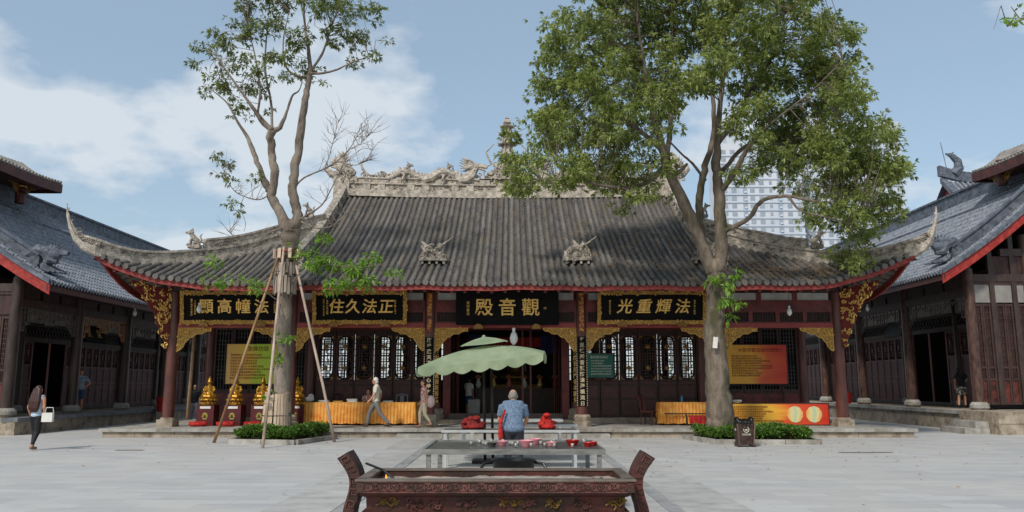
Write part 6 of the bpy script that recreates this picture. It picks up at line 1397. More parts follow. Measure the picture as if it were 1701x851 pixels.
LEFT_LIMBS = [[(-6.92,24.4,0.05,0.4),(-6.93,24.4,0.58,0.35),(-6.95,24.4,1.47,0.32),(-6.97,24.4,2.74,0.3),(-7.01,24.4,4.21,0.3),(-7,24.4,5.34,0.3),(-6.94,24.4,6,0.34),(-6.92,24.4,6.39,0.38),(-6.91,24.4,6.64,0.36)],
 [(-7.01,24.4,6.39,0.27),(-7.24,24.4,6.91,0.21),(-7.49,24.4,7.33,0.19),(-7.58,24.4,7.64,0.18),(-7.52,24.5,8.24,0.17),(-7.68,24.6,8.84,0.16),(-7.74,24.6,9.38,0.16),(-7.72,24.6,9.74,0.17)],
 [(-7.68,24.4,7.68,0.12),(-7.78,24.4,7.94,0.15),(-7.86,24.3,8.16,0.11),(-8.07,24.2,8.72,0.1),(-8.29,24.1,9.28,0.08),(-8.63,24,9.82,0.05),(-8.95,23.9,10.4,0.035),(-9.43,23.8,10.8,0.02)],
 [(-7.72,24.6,9.74,0.13),(-8.01,24.5,10.01,0.11),(-8.15,24.4,10.22,0.09),(-8.45,24.2,10.65,0.06),(-8.9,24,11.27,0.04),(-9.38,23.9,11.94,0.025)],
 [(-8.15,24.4,10.22,0.05),(-8.18,24.6,11.1,0.04),(-8.4,24.7,12.18,0.03),(-8.8,24.8,13.48,0.02)],
 [(-7.72,24.6,9.74,0.12),(-7.52,24.7,9.87,0.1),(-7.36,24.8,10.36,0.06),(-7.22,24.9,11.01,0.045),(-6.99,24.9,11.22,0.024),(-6.9,24.9,11.74,0.018),(-6.98,24.9,12.37,0.01)],
 [(-7.72,24.6,9.74,0.06),(-7.87,24.8,10.77,0.05),(-8.16,24.9,12.05,0.04),(-8.14,24.9,13.53,0.025)],
 [(-6.82,24.4,6.39,0.26),(-6.73,24.4,6.91,0.2),(-6.85,24.4,7.35,0.19),(-6.92,24.4,7.84,0.185),(-6.89,24.4,8.39,0.18),(-6.79,24.4,9.12,0.17),(-6.71,24.4,9.92,0.16),(-6.63,24.4,10.72,0.14),(-6.57,24.4,11.23,0.12),(-6.51,24.4,11.68,0.1),(-6.65,24.5,12.51,0.07),(-6.83,24.6,13.39,0.05),(-6.92,24.6,14.66,0.03)],
 [(-6.55,24.4,11.6,0.06),(-6.09,24.2,11.52,0.05),(-5.59,24.1,11.6,0.04),(-5.09,24,11.8,0.03),(-4.41,23.9,12,0.018)],
 [(-6.51,24.4,11.68,0.06),(-6.21,24.6,12.34,0.05),(-6.06,24.7,13.01,0.04),(-5.82,24.8,13.91,0.03),(-5.54,24.8,14.55,0.02)],
 [(-6.58,24.4,11.43,0.06),(-7.1,24.7,11.66,0.05),(-7.44,24.8,12.01,0.035),(-7.6,24.9,12.89,0.025),(-7.45,24.9,13.96,0.02)],
 [(-6.78,24.4,7.92,0.041),(-6.55,24.3,8.09,0.038),(-6.24,24.2,8.21,0.034),(-5.85,24.1,8.34,0.03),(-5.46,24,8.55,0.024),(-5.09,24,8.94,0.019),(-4.86,23.9,9.3,0.013),(-4.72,23.9,9.75,0.007)],
 [(-5.85,24.1,8.34,0.019),(-5.69,24,8.8,0.015),(-5.54,23.9,9.35,0.011),(-5.44,23.9,9.84,0.006)],
 [(-5.46,24,8.55,0.019),(-4.85,23.8,8.36,0.015),(-4.43,23.7,8.58,0.011),(-4.29,23.7,9,0.006)],
 [(-5.09,24,8.94,0.011),(-4.7,23.9,9.1,0.009),(-4.43,23.8,9.38,0.006)],
 [(-6.64,24.3,6.75,0.045),(-6.26,24.1,6.9,0.038),(-5.85,23.9,7.14,0.03),(-5.6,23.8,7.53,0.022),(-5.34,23.7,8.04,0.015),(-5.11,23.7,8.52,0.007)],
 [(-6.58,24.3,6.69,0.038),(-6.12,24,6.44,0.03),(-5.59,23.7,6.38,0.022),(-5.19,23.5,6.58,0.015),(-4.92,23.5,6.86,0.007)],
 [(-7.14,24.2,6.44,0.038),(-7.38,23.9,6.29,0.03),(-7.64,23.6,5.95,0.022),(-7.92,23.4,5.64,0.019),(-8.17,23.3,5.9,0.013),(-8.42,23.2,6.15,0.007)],
 [(-7.66,24.3,7.52,0.03),(-7.87,24.1,7.34,0.026),(-8.21,24,7.39,0.022),(-8.56,23.9,7.56,0.017),(-8.77,23.8,7.88,0.011),(-8.94,23.8,8.26,0.007)],
 [(-8.31,24,7.39,0.015),(-8.35,23.9,7.04,0.013),(-8.14,23.8,6.55,0.011),(-8.18,23.8,6.27,0.007)],
 [(-6.72,24.1,4.74,0.026),(-6.35,23.7,5.01,0.022),(-5.92,23.4,5.1,0.019),(-5.32,23.1,5.14,0.015),(-4.57,22.9,5.02,0.011),(-3.85,22.8,5.1,0.007)],
 [(-5.92,23.4,5.1,0.015),(-5.71,23.2,5.52,0.011),(-5.49,23.1,5.95,0.007)],
 [(-7.12,24.1,4.18,0.026),(-7.41,23.7,4.41,0.022),(-7.81,23.5,4.57,0.019),(-8.2,23.3,4.81,0.013),(-8.62,23.2,5.07,0.009),(-8.9,23.2,5.3,0.006)],
 [(-7.02,24.1,5.11,0.022),(-7.32,23.6,4.95,0.015),(-7.6,23.4,4.56,0.009)]]
LEFT_CLUMPS = [(-9.18,25.22,14.12,0.61,0.46),(-8.17,25.21,14.33,0.67,0.53),(-6.31,23.6,13.42,0.68,0.5),(-5.36,23.65,13.34,0.68,0.5),(-4.86,25,14.01,0.42,0.42),(-9.39,24.82,13.07,0.68,0.45),(-8.16,24.71,13.23,0.67,0.56),(-6.78,24.05,12.72,0.51,0.46),(-5.74,24.59,12.96,0.67,0.45),(-4.95,24.59,12.86,0.48,0.37),(-9.85,24.55,12.53,0.48,0.3),(-9.9,23.79,11.79,0.29,0.18),(-8.73,24.28,11.83,0.66,0.44),(-7.74,24.21,11.76,0.55,0.4),(-9.28,24.8,11.28,0.64,0.34),(-8.65,25.29,11.37,0.54,0.34),(-9.85,25.21,11.76,0.42,0.27),(-6.84,24.48,11.71,0.45,0.33),(-9.86,24.3,10.99,0.22,0.15),(-7.03,23.98,11.11,0.33,0.22),(-4.1,23.56,12.37,0.14,0.12),(-4.38,23.55,11.73,0.32,0.16),(-5.07,24.34,11.98,0.33,0.18),(-5.85,24.07,11.1,0.15,0.09),(-8.91,24.18,10.38,0.29,0.22),(-9.03,25.11,10.36,0.15,0.13),(-9.41,24.45,9.03,0.19,0.17),(-8.93,24.51,8.61,0.3,0.17),(-8.97,23.93,8.06,0.22,0.13),(-8.36,23.54,7.81,0.18,0.11),(-7.99,24.09,7.95,0.22,0.16),(-8.39,23.75,7.07,0.25,0.14),(-8.7,24.42,6.91,0.22,0.11),(-6.58,25.3,15.03,1.15,0.48),(-8.44,24.71,14.83,1.12,0.47),(-7.26,23.83,12.01,0.36,0.32),(-8.63,25.11,10.26,0.15,0.15),(-8.09,24.93,10.4,0.17,0.15)]
LEFT_FRESH = [(-5.44,23.1,5.95,0.24,0.16),(-5.65,23.1,5.41,0.28,0.17),(-5.14,23.1,5.14,0.38,0.24),(-4.57,23.1,5.14,0.38,0.24),(-3.99,23.1,5.18,0.35,0.21),(-3.55,23.1,5.05,0.17,0.14),(-4.6,23.1,4.75,0.45,0.17),(-5.76,23.1,5,0.28,0.21),(-5.13,23.1,4.7,0.42,0.17),(-4.24,23.1,4.61,0.31,0.14),(-6.46,24,5.56,0.15,0.15),(-6.47,24,5.84,0.11,0.09),(-8.74,23.1,5.29,0.21,0.14),(-8.44,23.1,4.68,0.28,0.12),(-8.04,23.1,4.75,0.17,0.1),(-8.83,23.1,4.7,0.14,0.1),(-7.56,23.1,4.61,0.16,0.09),(-7.49,23.1,4.34,0.21,0.16),(-6.81,24,3.12,0.16,0.16),(-6.96,24,2.43,0.16,0.15),(-7.12,24,1.38,0.13,0.11),(-5.38,23.1,4.43,0.24,0.1)]
POLES = [(-7.15,24.1,5.67,-8.63,23.55),(-7.01,24.05,5.75,-6.6,21.56),(-6.69,24.2,5.46,-5.18,23.8)]
m_bark = M('grey_brown_bark', '#5a4f44', '#817467', 6, .95, bump=1.0, bscale=18, stretch=(1, 1, .35), c3='#45432f', s3=2.2, bdist=.03)
m_bark_l = M('pale_brown_bark', '#766a5e', '#9c8f81', 6, .95, bump=1.0, bscale=18, stretch=(1, 1, .35), c3='#453b32', s3=3, bdist=.025)
m_leaf_r = leaf_mat('camphor_leaf', '#56652e', '#8e9b4e', '#c0c884', .55)
m_leaf_l = leaf_mat('sparse_leaf', '#46532a', '#737e3e', '#9aa45c', .45)
m_leaf_f = leaf_mat('fresh_leaf', '#5a7c2a', '#7fa63c', '#a3c45c', .45)
def smooth_limb(l):
    o = []
    for i in range(len(l)-1):
        p0, p1, p2, p3 = (np.array(l[max(0, min(len(l)-1, j))], float) for j in (i-1, i, i+1, i+2))
        for t in (0, .25, .5, .75): o.append(.5*((2*p1)+(-p0+p2)*t+(2*p0-5*p1+4*p2-p3)*t*t+(-p0+3*p1-3*p2+p3)*t**3))
    o.append(np.array(l[-1], float)); return o
def make_tree(name, label, limbs, groups, bark, base, twig_r=.016, wob=.02, knots=True, **k):
    """groups: list of (part name, material, clumps, leaf size, whorls per m2, sub-clump size, per whorl, droop)"""
    T = thing(name, label, 'tree', base, k.get('group')); rg = np.random.default_rng(k.get('seed', 1)); nodes = []
    tk = MB()
    for li, l in enumerate(limbs):
        s = smooth_limb(l); pts_ = []; rs = []
        for i, q in enumerate(s):
            w_ = wob*min(1, q[3]*5); pts_.append(Vector((q[0]+rg.normal()*w_, q[1]+rg.normal()*w_, q[2]))); rs.append(max(.006, q[3]*k.get('slim', .82)*(1+rg.normal()*.04)))
            nodes.append((q[0], q[1], q[2], q[3]))
        (tk.tube(pts_, rs, 14 if li == 0 else 9))
        if li == 0: o = tk.build('trunk', bark, T, smooth=True); tk = MB()
    tk.build('limbs', bark, T, smooth=True, fix=True)
    if k.get('bare'):
        bt = MB()
        for li in k['bare']:
            s = smooth_limb(limbs[li])
            for q in range(16):
                c = s[rg.integers(len(s)//4, len(s))]; d = np.array([rg.normal()*.7+.25, rg.normal()*.5, rg.uniform(.3, 1.2)]); d *= rg.uniform(.25, .8)/np.linalg.norm(d); e = c[:3]+d; m_ = c[:3]+d*.5+rg.normal(size=3)*.04
                bt.tube([tuple(c[:3]), tuple(m_), tuple(e)], [.01, .007, .003], 4, caps=False)
                for _ in range(2): e2 = m_+d*.4+rg.normal(size=3)*.15; bt.tube([tuple(m_), tuple(e2)], [.006, .002], 3, caps=False)
        bt.build('bare_twigs', bark, T, kind='stuff', fix=False)
    nodes = np.array([n_ for n_ in nodes if n_[3] < .22]); tw = MB()
    for (nm, mt, clumps, ls, dens, sub, per, droop) in groups:
        C = []; A = []
        for c in clumps:
            c = np.array(c); ry = (c[3]+c[4])/2; rad = np.array([c[3], ry, c[4]]); area = math.pi*c[3]*c[4]; nsub = max(1, int(area/(sub*sub*2.2)))
            for q in range(nsub):
                d = rg.normal(size=3); d /= np.linalg.norm(d); sc_ = c[:3]+d*rad*(rg.uniform(.25, 1)**.6)*(.95 if c[3] > .5 else 1.15)
                j = np.argmin(((nodes[:, :3]-sc_)**2).sum(1)+(nodes[:, 2] > sc_[2]+.2)*.6); a = nodes[j, :3]; mid = (a+sc_)/2+np.array([0, 0, .12])+rg.normal(size=3)*.1
                if np.linalg.norm(a-sc_) < 3.4: tw.tube([tuple(a), tuple(mid), tuple(sc_)], [twig_r, twig_r*.7, twig_r*.35], 4, caps=False)
                nw = max(2, int(dens*area/nsub)); off = rg.normal(size=(nw, 3))*np.array([sub, sub, sub*.6])*.5
                # leaves hang out and down from each spray
                C.append(sc_+off); A.append(off/sub*1.6+np.array([0, 0, .15]))
        leaf_cloud(nm, mt, T, np.concatenate(C), np.concatenate(A), ls, rg, per=per, droop=droop, spread=.75, ratio=.3, kind='stuff' if nm == 'trunk_tuft' else None)
    tw.build('twigs', bark, T, kind='stuff', fix=False)
    return T
RT_ = make_tree('camphor_tree', 'big leafy tree with forked trunk standing right of the doorway', RIGHT_LIMBS,
    [('crown', m_leaf_r, RIGHT_CLUMPS, .15, 72, .34, 8, .5)]+[('trunk_tuft', m_leaf_f, [q], .19, 60, .2, 6, .9) for q in RIGHT_TUFT], m_bark, (6.5, 24.5, 0), seed=3, group='courtyard trees')
LT_ = make_tree('propped_tree', 'slender sparse tree with wooden props, left of the doorway', LEFT_LIMBS,
    [('crown', m_leaf_l, LEFT_CLUMPS, .135, 120, .2, 6, .35), ('fresh_shoots', m_leaf_f, LEFT_FRESH, .16, 130, .17, 7, .6)], m_bark_l, (-7.1, 24.4, 0), twig_r=.012, slim=.78, bare=(11, 12, 13, 14, 15, 16, 17, 18), seed=8, group='courtyard trees')
# notice tag on the right trunk, pale label
MB().bar((6.1, 24.03, 2.75), (6.14, 24.03, 3.08), .14, .012, (0, -1, 0)).build('tag', m_paper, RT_)
# splints and band on the left trunk
m_slat = M('grey_splint', '#8d8074', '#a89a8c', 6, .8, rnd=.15, stretch=(1, 1, .3)); m_slat2 = M('pale_splint', '#b19a82', '#c9b49c', 6, .8, rnd=.12, stretch=(1, 1, .3)); m_band = M('rust_band', '#6d3522', '#82432c', 6, .7)
def ring(cx, cy, r0, r1, z0, z1, n, mt, name='splint', seed=1):
    rr = random.Random(seed)
    for k in range(n):
        a = 2*math.pi*k/n+rr.uniform(-.03, .03); dz = rr.uniform(-.06, .06); w_ = 2*math.pi*r0/n*.72
        MB().bar((cx+r0*math.cos(a), cy+r0*math.sin(a), z0+dz), (cx+r1*math.cos(a), cy+r1*math.sin(a), z1+dz), .025, w_, (math.cos(a+1.57), math.sin(a+1.57), 0)).build(name, mt, LT_)
ring(-7.02, 24.4, .335, .335, 4.45, 4.98, 20, m_slat, seed=1); ring(-6.99, 24.4, .33, .33, 5.0, 5.42, 20, m_slat, seed=2)
ring(-7.08, 24.4, .44, .36, .25, 1.4, 26, m_slat2, seed=3)
for z in (.75, 1.1): MB().tube([(-7.09+(.47-.1*(z-.25))*math.cos(a), 24.4+(.47-.1*(z-.25))*math.sin(a), z) for a in [2*math.pi*q/20 for q in range(21)]], .014, 5, caps=False).build('tie_wire', m_wire, LT_)
MB().tube([(-6.95+.37*math.cos(a), 24.4+.37*math.sin(a), 5.72) for a in [2*math.pi*q/20 for q in range(21)]], .04, 6, caps=False).build('band', m_band, LT_)
for a in (-2.6, -2.0, -1.2, -.5): MB().b(-6.95+.42*math.cos(a)-.05, -6.95+.42*math.cos(a)+.05, 24.4+.42*math.sin(a)-.04, 24.4+.42*math.sin(a)+.04, 5.5, 5.8).build('wedge', m_slat2, LT_)
m_prop = M('tan_prop_pole', '#8a6844', '#a58660', 5, .75, stretch=(1, 1, .2), c3='#6d4e30', s3=3)
labs = ['brown wooden prop pole leaning out to the left of the propped tree', 'pale wooden prop pole leaning toward the camera before the propped tree', 'thin wooden prop pole leaning out to the right of the propped tree']
m_prop2 = M('pale_prop_pole', '#a89282', '#bda898', 5, .75, stretch=(1, 1, .2), c3='#84705f', s3=3)
for (x, y, z, bx_, by_), lab, mt in zip(POLES, labs, (m_prop, m_prop2, m_prop2)):
    a, b_ = Vector((x, y, z)), Vector((bx_, by_, 0)); d = (a-b_); top = a+d.normalized()*.1
    MB().tube([b_-Vector((0, 0, .02)), b_.lerp(a, .3)+Vector((.02, 0, 0)), b_.lerp(a, .7), top], [.045, .042, .04, .036], 9).build('prop_pole', mt, None, smooth=True, label=lab, cat='pole', group='props of the left tree')
# tree off to the right whose branch tip hangs into the picture
OB = [[(12.5, 13, 0, .3), (12.4, 13, 2.5, .26), (12.2, 13, 5, .22), (12, 13, 7.2, .18)], [(12.1, 13, 6.4, .12), (11, 12.9, 7.6, .08), (9.9, 12.8, 8.0, .05), (9.0, 12.7, 7.9, .03), (8.35, 12.6, 7.62, .012)], [(12, 13, 7.2, .14), (12.6, 13.4, 8.6, .09), (13, 13.8, 9.8, .04)], [(12, 13, 7.2, .12), (11.4, 13.6, 8.8, .07), (11, 14, 10, .03)]]
make_tree('ginkgo_tree', 'tree beyond the right edge whose leafy branch tip enters the top corner', OB, [('crown', m_leaf_f, [(8.45, 12.6, 7.62, .3, .1), (8.15, 12.6, 7.52, .16, .08), (8.75, 12.65, 7.82, .3, .14), (9.3, 12.7, 8.0, .5, .3), (10.2, 12.9, 8.3, .8, .5), (11.5, 13, 9, 1.5, 1), (12.8, 13.6, 9.6, 1.6, 1.1), (11.2, 14, 10, 1.3, .9)], .11, 45, .2, 7, .5)], m_bark, (12.5, 13, 0), twig_r=.01, seed=5, group='courtyard trees')
# ================================================================ people
m_skin = M('skin', '#b07a5c', '#bf8a6c', 6, .55); m_hairk = M('black_hair', '#120d0b', '#1e1512', 20, .45); m_hairw = M('white_hair', '#c9c6c0', '#dad7d2', 20, .6); m_hairb = M('brown_hair', '#2c1510', '#3f2018', 20, .45, stretch=(3, 3, .5)); m_hairg = M('grey_hair', '#6d655d', '#8a8178', 20, .6)
m_eye = M('dark_eye', '#15100e', '#1c1512', 5, .2)
DEF = dict(pel=(0, 0, .93), wst=(0, 0, 1.07), cst=(0, 0, 1.28), nek=(0, .01, 1.43), hed=(0, -.015, 1.585),
  sL=(.175, 0, 1.39), eL=(.23, .03, 1.12), wL=(.235, -.03, .88), sR=(-.175, 0, 1.39), eR=(-.23, .03, 1.12), wR=(-.235, -.03, .88),
  hL=(.09, 0, .9), kL=(.10, -.01, .49), aL=(.10, .02, .09), hR=(-.09, 0, .9), kR=(-.10, -.01, .49), aR=(-.10, .02, .09))
def person(label, loc, rz, pose={}, top=None, bottom=None, sleeve=.6, leg=1.0, hair=None, long_hair=0, shoes=None, sc_=1.0, hat=None, glasses=False, fat=1.0, female=False, toe=None, bald=False):
    J = dict(DEF); J.update(pose); V = {k: Vector(v) for k, v in J.items()}
    T = thing('person', label, 'person', (0, 0, 0), 'people around the courtyard'); b_ = MB(); hd = V['hed']
    # head and neck
    b_.ball(hd+Vector((0, 0, .02)), (.075, .092, .105), 16, 12); b_.ball(hd+Vector((0, -.02, -.06)), (.058, .066, .06), 12, 9); b_.tube([V['nek']-Vector((0, 0, .05)), V['nek']+Vector((0, 0, .02)), hd-Vector((0, -.02, .03))], [.06, .052, .05], 10)
    b_.ball(hd+Vector((0, -.098, -.005)), (.014, .02, .022), 8, 6); b_.ball(hd+Vector((0, -.085, -.055)), (.024, .012, .009), 8, 5)
    for s in (-1, 1): b_.ball(hd+Vector((s*.077, .005, 0)), (.012, .022, .032), 8, 6)
    tw_ = .155*fat if not female else .14*fat; td = .1*fat
    def torso(mb, e, lo=0.0):
        pts_ = [V['pel'].lerp(V['wst'], t) for t in (lo, .5, 1)]+[V['wst'].lerp(V['cst'], t) for t in (.33, .66, 1)]+[V['cst'].lerp(V['nek'], .35)]
        for i, p in enumerate(pts_): f = (1.05, .98, .93, .96, 1.02, 1.08, 1.0)[i]; mb.ball(p, (tw_*f+e, td*(1.1 if i > 2 else 1.0)+e, .1+e), 14, 8)
        mb.tube([V['sR'], V['cst'].lerp(V['nek'], .62), V['sL']], [.062+e, .085+e, .062+e], 10)
    torso(b_, 0)
    for s in 'LR':
        sg = 1 if s == 'L' else -1
        b_.tube([V['s'+s], V['s'+s].lerp(V['e'+s], .5), V['e'+s], V['e'+s].lerp(V['w'+s], .35), V['w'+s]], [.055, .047, .039, .038, .027], 10)
        w_ = V['w'+s]; d = (w_-V['e'+s]).normalized(); sd_ = d.cross(Vector((sg, 0, .001))); sd_ = sd_.normalized() if sd_.length > .1 else Vector((0, -1, 0)); ac = d.cross(sd_).normalized()
        b_.tube([w_-d*.01, w_+d*.04, w_+d*.085], [.025, .034, .033], 8)
        for k in range(4):
            o = sd_*(.026-.0175*k); ln = (.066, .078, .072, .056)[k]; b_.tube([w_+d*.075+o, w_+d*(.08+ln*.55)+o*1.1+ac*.006, w_+d*(.08+ln)+o*1.1+ac*.02], [.0095, .009, .008], 6)
        b_.tube([w_+d*.025+sd_*.028, w_+d*.055+sd_*.05, w_+d*.09+sd_*.05+ac*.012], [.012, .0105, .009], 6)
        b_.tube([V['h'+s], V['h'+s].lerp(V['k'+s], .45), V['k'+s], V['k'+s].lerp(V['a'+s], .35), V['a'+s]], [.088, .075, .053, .054, .036], 10)
        fd = Vector((0, -1, 0)) if toe is None or s not in toe else Vector(toe[s]); a = V['a'+s]
        if shoes is None: b_.tube([a+Vector((0, .03, -.045)), a+fd*.07+Vector((0, 0, -.055)), a+fd*.16+Vector((0, 0, -.068))], [.036, .036, .022], 8)
        else: b_.tube([a, a-Vector((0, 0, .05))], [.036, .034], 8)
    b_.remesh('body', m_skin, T, vox=.0125, smooth_it=2)
    for s in (-1, 1): MB().ball(hd+Vector((s*.03, -.082, .018)), (.011, .008, .007), 8, 5).build('eye', m_eye, T, smooth=True)
    if top:
        g = MB(); torso(g, .02, 0.0 if leg else .3)
        hem = V['pel']; g.ball(hem+Vector((0, 0, .0)), (tw_*1.05+.028, td+.03, .1), 14, 7)
        if sleeve:
            for s in 'LR':
                e = V['s'+s].lerp(V['e'+s], min(1, sleeve*1.0)); pts_ = [V['s'+s]+Vector((0, 0, .005)), V['s'+s].lerp(e, .5), e]; rs = [.076, .07, .068]
                if sleeve > 1: pts_.append(V['e'+s].lerp(V['w'+s], sleeve-1)); rs.append(.05)
                g.tube(pts_, rs, 10)
        g.remesh('shirt', top, T, vox=.018, smooth_it=2)
    if bottom:
        g = MB(); g.ball(V['pel']-Vector((0, 0, .03)), (tw_*1.06+.012, td+.018, .1), 14, 8)
        for s in 'LR':
            pts_ = [V['h'+s]]; rs = [.105]
            if leg >= .5: pts_ += [V['h'+s].lerp(V['k'+s], .5), V['h'+s].lerp(V['k'+s], 1)]; rs += [.095, .078]
            else: e = V['h'+s].lerp(V['k'+s], leg*2); pts_ += [V['h'+s].lerp(e, .5), e]; rs += [.1, .095]
            if leg > .5: e = V['k'+s].lerp(V['a'+s], (leg-.5)*2); pts_ += [V['k'+s].lerp(e, .5), e]; rs += [.072 if fat > .95 else .062, .066 if fat > .95 else .045]
            g.tube(pts_, rs, 10)
        g.remesh('trousers', bottom, T, vox=.018, smooth_it=2)
    if shoes:
        for s in 'LR':
            fd = Vector((0, -1, 0)) if toe is None or s not in toe else Vector(toe[s]); a = V['a'+s]; g = MB(); g.tube([a-fd*.05+Vector((0, 0, -.04)), a+fd*.05+Vector((0, 0, -.045)), a+fd*.17+Vector((0, 0, -.06))], [.042, .046, .032], 8); g.remesh('shoe', shoes, T, vox=.015, smooth_it=1)
    if hair:
        g = MB(); 
        if not bald: g.ball(hd+Vector((0, .02, .045)), (.088, .098, .1), 14, 10); g.ball(hd+Vector((0, .045, -.02)), (.084, .075, .085), 12, 8)
        else: g.ball(hd+Vector((0, .035, .01)), (.084, .088, .095), 14, 10)
        if long_hair:
            for x in (-.06, -.02, .02, .06): g.tube([hd+Vector((x, .06, .05)), hd+Vector((x*1.5, .1, -.12)), hd+Vector((x*1.9, .14, -.3)), hd+Vector((x*1.7, .15, -.3-long_hair*.6)), hd+Vector((x*1.2, .14, -.3-long_hair))], [.05, .06, .06, .055, .02], 8)
        g.remesh('hair', hair, T, vox=.016, smooth_it=1)
    if glasses:
        g = MB()
        for s in (-1, 1): g.ball(hd+Vector((s*.032, -.09, .018)), (.028, .012, .022), 8, 6); g.tube([hd+Vector((s*.06, -.085, .02)), hd+Vector((s*.085, .01, .02))], .005, 5)
        g.build('sunglasses', m_eye, T, smooth=True)
    T.location = loc; T.rotation_euler = (0, 0, rz); T.scale = (sc_,)*3; return T
m_ltblue = M('pale_blue_top', '#a9bccb', '#bccbd6', 6, .8); m_blackcl = M('black_leggings', '#0e0e11', '#18181b', 6, .7); m_sandal = M('tan_sandal', '#7a5a44', '#8a6a52', 6, .7)
person('woman with long brown hair in pale blue top and black leggings walking away', (-12.31, 20.97, 0), R(172), dict(kL=(.07, -.1, .5), aL=(.06, -.02, .1), kR=(-.07, .0, .49), aR=(-.06, .16, .12), eL=(.22, .05, 1.13), wL=(.24, -.08, .92), wR=(-.2, -.06, .9)), m_ltblue, m_blackcl, 0, .97, m_hairb, .28, m_sandal, .955, fat=.86, female=True)
hb = MB(); hb.b(-12.05, -11.78, 20.75, 20.84, .72, .95); hb.tube([(-12.0, 20.8, .95), (-11.97, 20.8, 1.08), (-11.8, 20.8, 1.08), (-11.78, 20.8, .95)], .01, 5)
small('handbag', 'white handbag carried at the side of the long haired woman', 'bag', hb, m_paper)
m_stripe = M('grey_striped_tee', '#5d6b78', '#8a98a3', 14, .8, stretch=(.2, .2, 4), lo=.45, hi=.5); m_denim = M('blue_denim', '#2b3f58', '#385070', 8, .8)
person('man in grey striped shirt and denim shorts, hand on hip, in left gallery', (-17.7, 33.0, .57), R(25), dict(eL=(.36, .08, 1.16), wL=(.2, -.02, 1.0)), m_stripe, m_denim, .8, .46, m_hairk, 0, M('grey_shoe', '#4a4a4c', '#5a5a5c', 6, .7), 1.0)
m_ktee = M('black_tee', '#15161a', '#1f2025', 6, .8); m_gtro = M('grey_trousers', '#6f7076', '#808187', 6, .8)
person('man in black shirt and sunglasses standing left of the golden statues', (-14.0, 35.6, 0), R(15), dict(kL=(.14, -.12, .5), aL=(.16, -.1, .1)), m_ktee, m_gtro, .8, .98, m_hairk, 0, m_ktee, .98, glasses=True)
m_cream_s = M('cream_shirt', '#c2bba6', '#d2cbb8', 7, .85); m_gtro2 = M('mid_grey_trousers', '#6a6764', '#7b7875', 6, .85)
person('white haired man in cream shirt striding left past the orange table', (-4.5, 26.75, .285), R(-84), dict(pel=(0, 0, .9), wst=(0, .0, 1.05), hL=(.09, 0, .87), hR=(-.09, 0, .87), kR=(-.09, -.22, .5), aR=(-.09, -.3, .1), kL=(.09, .14, .48), aL=(.09, .46, .13), eL=(.22, -.04, 1.12), wL=(.22, -.2, .92), eR=(-.22, .16, 1.13), wR=(-.22, .1, .88), hed=(0, -.05, 1.57)), m_cream_s, m_gtro2, .85, .99, m_hairw, 0, M('brown_shoe', '#3a3028', '#4a3d33', 6, .6), .95)
m_floral = M('red_floral_top', '#a82a2a', '#d8cdbf', 22, .8, lo=.46, hi=.54); m_beige = M('beige_trousers', '#b3a48a', '#c3b59c', 6, .85)
person('woman in red floral top and beige trousers walking left with a shoulder bag', (-2.88, 26.35, .285), R(-80), dict(kR=(-.08, -.12, .5), aR=(-.08, -.12, .1), kL=(.08, .05, .48), aL=(.08, .26, .16), eR=(-.21, .05, 1.12), wR=(-.2, -.1, .92), eL=(.2, .08, 1.15), wL=(.2, .1, .95)), m_floral, m_beige, .45, .92, m_hairk, 0, m_sandal, .9, female=True, fat=.95)
hb = MB(); hb.ball((-2.66, 26.3, 1.12), (.16, .13, .2), 12, 8); hb.tube([(-2.72, 26.28, 1.28), (-2.82, 26.25, 1.48), (-2.86, 26.32, 1.52)], .015, 5)
small('shoulder_bag', 'pale pink bag slung behind the woman in the floral top', 'bag', hb, M('pale_pink_bag', '#b59a93', '#c8aea6', 7, .7), smooth=True)
sit = dict(pel=(0, 0, .5), wst=(0, -.02, .64), cst=(0, -.06, .83), nek=(0, -.08, .97), hed=(0, -.12, 1.1), sL=(.15, -.06, .93), sR=(-.15, -.06, .93), eL=(.2, -.16, .74), wL=(.1, -.34, .8), eR=(-.2, -.16, .74), wR=(-.1, -.34, .8), hL=(.08, 0, .47), hR=(-.08, 0, .47), kL=(.09, -.36, .47), kR=(-.09, -.36, .47), aL=(.09, -.36, .1), aR=(-.09, -.36, .1))
person('dark haired child in red and white shirt leaning on the long orange table', (-5.15, 29.05, .3), 0, sit, m_floral, m_blackcl, .6, .9, m_hairk, 0, m_ktee, 1.0, fat=.9)
small('stool', 'small dark stool under the seated child behind the long table', 'stool', MB().b(-5.35, -4.95, 28.95, 29.3, .66, .7).b(-5.33, -5.28, 28.97, 29.02, .283, .66).b(-5.02, -4.97, 28.97, 29.02, .283, .66).b(-5.33, -5.28, 29.23, 29.28, .283, .66).b(-5.02, -4.97, 29.23, 29.28, .283, .66), m_darkwood)
m_blues = M('blue_mottled_shirt', '#4a5d73', '#64788e', 26, .85, lo=.4, hi=.6, c3='#728090', s3=30, lo3=.5, hi3=.62)
stoop = dict(pel=(0, .1, .86), wst=(0, .04, .98), cst=(0, -.1, 1.17), nek=(0, -.2, 1.30), hed=(0, -.28, 1.40), sL=(.18, -.14, 1.25), sR=(-.18, -.14, 1.25), eL=(.24, -.2, 1.0), wL=(.18, -.42, .88), eR=(-.24, -.2, 1.0), wR=(-.18, -.42, .88), hL=(.09, .1, .84), hR=(-.09, .1, .84), kL=(.1, .04, .46), kR=(-.1, .04, .46), aL=(.1, .12, .09), aR=(-.1, .12, .09))
SM = person('stooping grey haired man in mottled blue shirt seen from behind at the tables', (.02, 14.45, 0), R(180), stoop, m_blues, M('dark_trousers', '#24242a', '#303037', 6, .8), .75, .98, m_hairg, 0, m_ktee, 1.03, fat=1.08, bald=True)
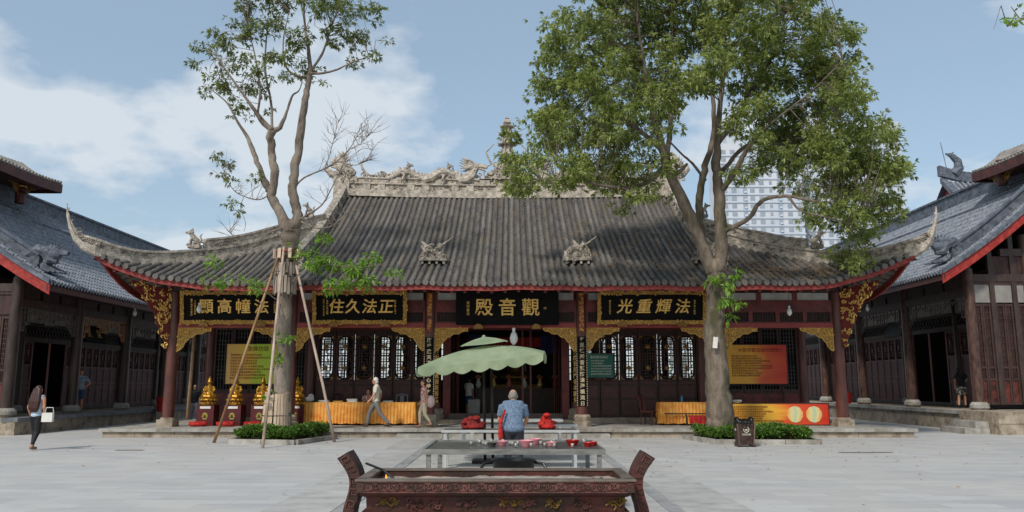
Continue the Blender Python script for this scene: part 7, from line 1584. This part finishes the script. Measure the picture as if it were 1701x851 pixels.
sash = MB(); sash.tube([(-.12, 14.32, 1.22), (-.2, 14.24, 1.0), (-.2, 14.22, .8), (-.17, 14.22, .55)], [.02, .03, .045, .03], 8); sash.build('red_apron', m_redcloth, None, smooth=True, label='red cloth sash hanging at the left side of the stooping man', cat='sash')
person('man in white shirt and dark shorts standing inside the dark doorway', (-1.75, 32.6, .44), R(150), dict(eL=(.22, -.1, 1.15), wL=(.15, -.22, 1.2)), m_paper, m_denim, .7, .46, m_hairk, 0, m_ktee, .88)
small('straw_fan', 'round tan straw fan held by the man inside the doorway', 'fan', MB().lathe([(.17, 0), (.17, .015)], (0, 0, 0), 16), m_fret).location = (-1.42, 32.4, .95)
bpy.data.objects['straw_fan'].rotation_euler = (R(90), 0, 0)
m_camo = M('camo_shorts', '#2a2a2c', '#b5b3ad', 12, .8, lo=.46, hi=.54)
person('man in dark shirt and black and white shorts stepping out of the right gallery door', (18.75, 33.6, .72), R(150), dict(cst=(.05, -.05, 1.27), nek=(.07, -.08, 1.41), hed=(.09, -.12, 1.55), kR=(-.1, -.25, .55), aR=(-.1, -.15, .12), kL=(.12, .12, .5), aL=(.14, .42, .14), eR=(-.22, -.1, 1.16), wR=(-.15, -.28, 1.1)), m_ktee, m_camo, .6, .46, m_hairk, 0, m_ktee, .97)
# ================================================================ small wear on the courtyard
for x, y, w_, lab in ((8.75, 20.2, 1.3, 'narrow iron drain grate in the paving right of the litter bin'), (-9.8, 20.9, .7, 'small iron drain grate in the paving left of the propped tree')):
    T = thing('drain_grate', lab, 'drain', (x, y, 0)); MB().b(x-w_/2, x+w_/2, y-.09, y+.09, -.02, .006).build('frame', M('rusty_grate', '#4a443c', '#5d564c', 6, .7), T)
    for k in range(int(w_/.09)): xx = x-w_/2+.05+k*.09; MB().b(xx-.028, xx+.028, y-.075, y+.075, 0, .011).build('bar', M('grate_bar', '#6a645a', '#7d766b', 6, .7), T)
rn = random.Random(31); gl = MB()
for k in range(260):
    c = rn.choice(((6.5, 24), (6.5, 24), (-7, 24), (0, 18), (8, 20))); x = c[0]+rn.gauss(0, 3); y = c[1]+rn.gauss(0, 3)-1
    if not 8 < y < 25.2: continue
    a = rn.uniform(0, 6.3); s_ = rn.uniform(.03, .055); u = Vector((math.cos(a), math.sin(a), 0))*s_; v2 = Vector((-math.sin(a), math.cos(a), 0))*s_*.4; p = Vector((x, y, .02)); gl.add([p-u, p-v2+Vector((0, 0, .012)), p+u+Vector((0, 0, .008)), p+v2], [(0, 1, 2, 3)])
gl.build('ground_leaves', MAT['dry_leaf'], None, label='few dry leaves scattered over the courtyard paving', cat='leaves', kind='stuff', fix=False)
bpy.data.scenes.remove(_tmp)
